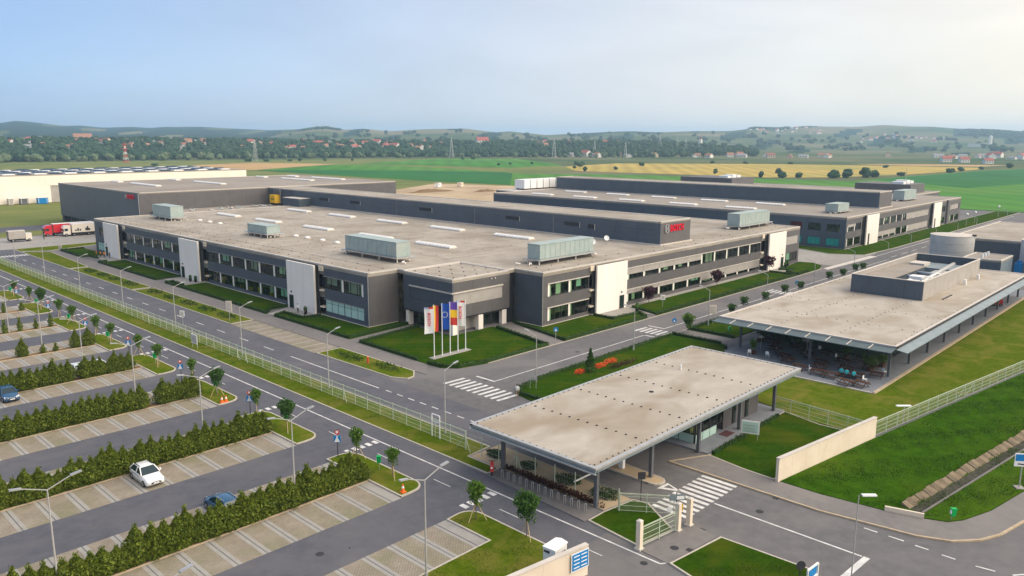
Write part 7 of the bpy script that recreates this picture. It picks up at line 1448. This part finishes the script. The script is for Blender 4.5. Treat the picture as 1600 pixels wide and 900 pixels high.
def house(label, x, y, k, s=1.0, group=None, rz=None):
    HP.append((x, y)); t = thing('house', label, 'house', (x, y, zt(x, y) - .4), R(random.uniform(0, 180) if rz is None else rz), group)
    for nm, me in zip(('wall', 'roof', 'windows'), HM[k]): stuff(inst(nm, me, t, (0, 0, 0), 0, (s, s, s))) if nm == 'windows' else inst(nm, me, t, (0, 0, 0), 0, (s, s, s))
CL = [((63, 76), 260, 540, 44, 'small red-roofed house of the hillside village at far left', 'left village'), ((48.5, 62.5), 240, 540, 58, 'small red-roofed house of the hillside village in the middle distance', 'middle village'), ((34, 42), 380, 600, 26, 'small house on the wooded slope behind the second building', 'slope village'), ((22, 27), 2100, 2600, 26, 'tiny white house of the far hill village', 'far hill village'), ((15, 20), 1500, 2100, 26, 'tiny white house of the far valley village at right', 'far valley village'), ((23, 41), 15, 110, 22, 'small house in the row at the edge of the plain', 'plain edge houses'), ((10, 23), -60, 120, 14, 'small house near the plain edge at far right', 'right plain houses')]
for (a0, a1), d0, d1, n, lb, gp in CL:
    for i, az in enumerate(sorted([random.uniform(a0, a1) for _ in range(n)], reverse=True)):
        f0 = float(foot(az)); x, y = pol(az, f0 + random.uniform(d0, d1)); house(lb + ', %s from the left' % nth(i + 1), x, y, random.choice([0, 0, 1, 2, 3, 4] if d0 < 1000 else [0, 0, 3, 4]), random.uniform(.85, 1.2), gp)
for i, (az, r_, s) in enumerate(((14.9, 1390, .95), (13.9, 1380, .9), (12.6, 1330, .85))): x, y = pol(az, r_); house('white house with dark red roof of the group right of the fields, %s' % ['leftmost', 'middle', 'rightmost'][i], x, y, 3, s, 'three white houses at right', 40)
x, y = pol(72.0, 1860); t = thing('manor', 'long red-roofed building on the ridge above the far left wood', 'building', (x, y, zt(x, y)), R(-15))
for nm, me in zip(('wall', 'roof', 'windows'), HM[0]): stuff(inst(nm, me, t, (0, 0, 0), R(90), (1.6, 2.9, 2.2))) if nm == 'windows' else inst(nm, me, t, (0, 0, 0), R(90), (1.6, 2.9, 2.2))
x, y = pol(44.6 + 1.2, 1830); house('large white house with red roof above the wood, left of centre', x, y, 3, 1.9, 'white hill house', 60)
x, y = pol(30.3, 1930); t = thing('church', 'small white tower showing above the far wood', 'tower', (x, y, zt(x, y)), R(0)); MB().box(-3, -3, 0, 3, 3, 19).build('tower', m_hw[0], t); MB().tube((0, 0, 19), (0, 0, 26), 3.6, 4, .1).build('spire', m_hr[0], t); 
for i, (az, r_, h, w) in enumerate(((12.6, 3000, 34, 10), (13.2, 2980, 10, 60))): x, y = pol(az, r_); t = thing('silo' if i == 0 else 'shed', ['tall pale silo in the hazy valley at far right', 'long pale shed at the foot of the silo at far right'][i], 'silo' if i == 0 else 'shed', (x, y, zt(x, y)), R(100)); (MB().tube((0, 0, 0), (0, 0, h), w / 2, 12).tube((0, 0, h), (0, 0, h + 3), w / 2, 12, 1.0) if i == 0 else MB().box(-w / 2, -8, 0, w / 2, 8, h).prism([(-w / 2, -9), (w / 2, -9), (w / 2, 9), (-w / 2, 9)], h, h + 1)).build('shell', m_hw[0], t)
def near_house(x, y):
    r_ = math.hypot(x, y); a = math.atan2(y, x)
    for hx, hy in HP:
        hr = math.hypot(hx, hy); da = (math.atan2(hy, hx) - a) * hr
        if abs(da) < 6 and -46 < r_ - hr < 8: return True
    return False
pos = []
for i in range(3900):
    az = random.uniform(26.5, 80); f0 = float(foot(az)); u = random.random(); r_ = f0 + 25 + 560 * u ** 1.2
    if az < 29.5: r_ = f0 + 120 + 300 * u
    if az > 74 and u > .75: continue
    x, y = pol(az, r_); h = random.uniform(8, 13)
    if near_house(x, y): continue
    pos.append((x, y, zt(x, y) - .5, h, h * random.uniform(.9, 1.35)))
wood('woodland', 'dark wooded slope below the hillside village', pos, l_wood)
# pylons
def pylon(label, x, y, h, red=False):
    t = thing('pylon', label, 'pylon', (x, y, zt(x, y)), R(30), 'power pylons'); b = h * .10; mats_ = [m_steel, m_signr, m_signw]
    def ln(mb, z0, z1):
        for sx in (-1, 1):
            for sy in (-1, 1):
                w0 = b * (1 - z0 / h * .9); w1 = b * (1 - z1 / h * .9); mb.bar((sx * w0, sy * w0, z0), (sx * w1, sy * w1, z1), .26, .26)
                mb.bar((sx * w0, sy * w0, z0), (-sx * w1, sy * w1, z1), .14, .14); mb.bar((sx * w0, sy * w0, z0), (sx * w1, -sy * w1, z1), .14, .14)
        return mb
    n = 7
    for k in range(n): ln(MB(), h * k / n, h * (k + 1) / n).build('lattice_stage', mats_[1 + k % 2] if red else m_steel, t)
    for q, L in ((.72, 6.5), (.84, 5.2), (.95, 4.0)): MB().bar((-L, 0, h * q), (L, 0, h * q), .35, .35).build('cross_arm', mats_[1] if red else m_steel, t)
for i, (az, r_, h) in enumerate(((69.65, 1135, 25), (61.6, 1130, 30), (48.0, 1350, 34), (40.6, 1380, 34), (37.7, 1560, 26), (35.5, 1390, 27), (33.1, 1700, 34), (31.9, 1700, 30), (31.3, 1640, 31), (30.4, 1710, 31))):
    x, y = pol(az, r_); pylon('red and white lattice pylon at far left' if i == 0 else 'grey lattice pylon on the plain, %s from the left' % ORD[i].replace('nearest', 'first'), x, y, h, i == 0)
for i, (x, y, h) in enumerate(((560, 172, 7), (408, 152, 7))): t = thing('field_mast', ['thin pale mast in the green field at right', 'thin pale mast behind the second building'][i], 'mast', (x, y, ZG)); MB().tube((x, y, ZG), (x, y, h + 8 * (1 - i)), .25, 6, .15).build('mast', m_post, t); MB().box(x - .5, y - .5, ZG, x + .5, y + .5, .8).build('foot', m_conc, t)
# tank trailers on the bare ground
for i, (x, y) in enumerate(((352, 405), (366, 398))): t = thing('site_cabin', ['white site cabin on the bare ground, left one', 'cream site cabin on the bare ground, right one'][i], 'cabin', (x, y, ZG + .16), R(30)); MB().box(-3, -1.3, .2, 3, 1.3, 2.8).build('box', m_signw if i == 0 else m_cream, t); MB().box(-3.1, -1.4, 2.8, 3.1, 1.4, 2.95).build('roof', m_coping, t); MB().box(-2, -1.34, 1.2, -.8, -1.3, 2.2).build('window', m_dark, t); MB().box(-2.8, -1.1, 0, 2.8, 1.1, .2).build('skid', m_dark, t)

# ------------------------------------------------------------------ haze
hz = bpy.data.materials.new('haze_air'); hz.use_nodes = True; n_ = hz.node_tree; n_.nodes.clear(); ho = n_.nodes.new('ShaderNodeOutputMaterial'); pv = n_.nodes.new('ShaderNodeVolumePrincipled')
pv.inputs['Color'].default_value = (0.52, 0.75, 1.0, 1); pv.inputs['Density'].default_value = 0.00014; pv.inputs['Anisotropy'].default_value = 0.2; n_.links.new(pv.outputs[0], ho.inputs['Volume'])
stuff(MB().box(-9900, -9900, -2.5, 9900, 9900, 175).build('haze', hz))
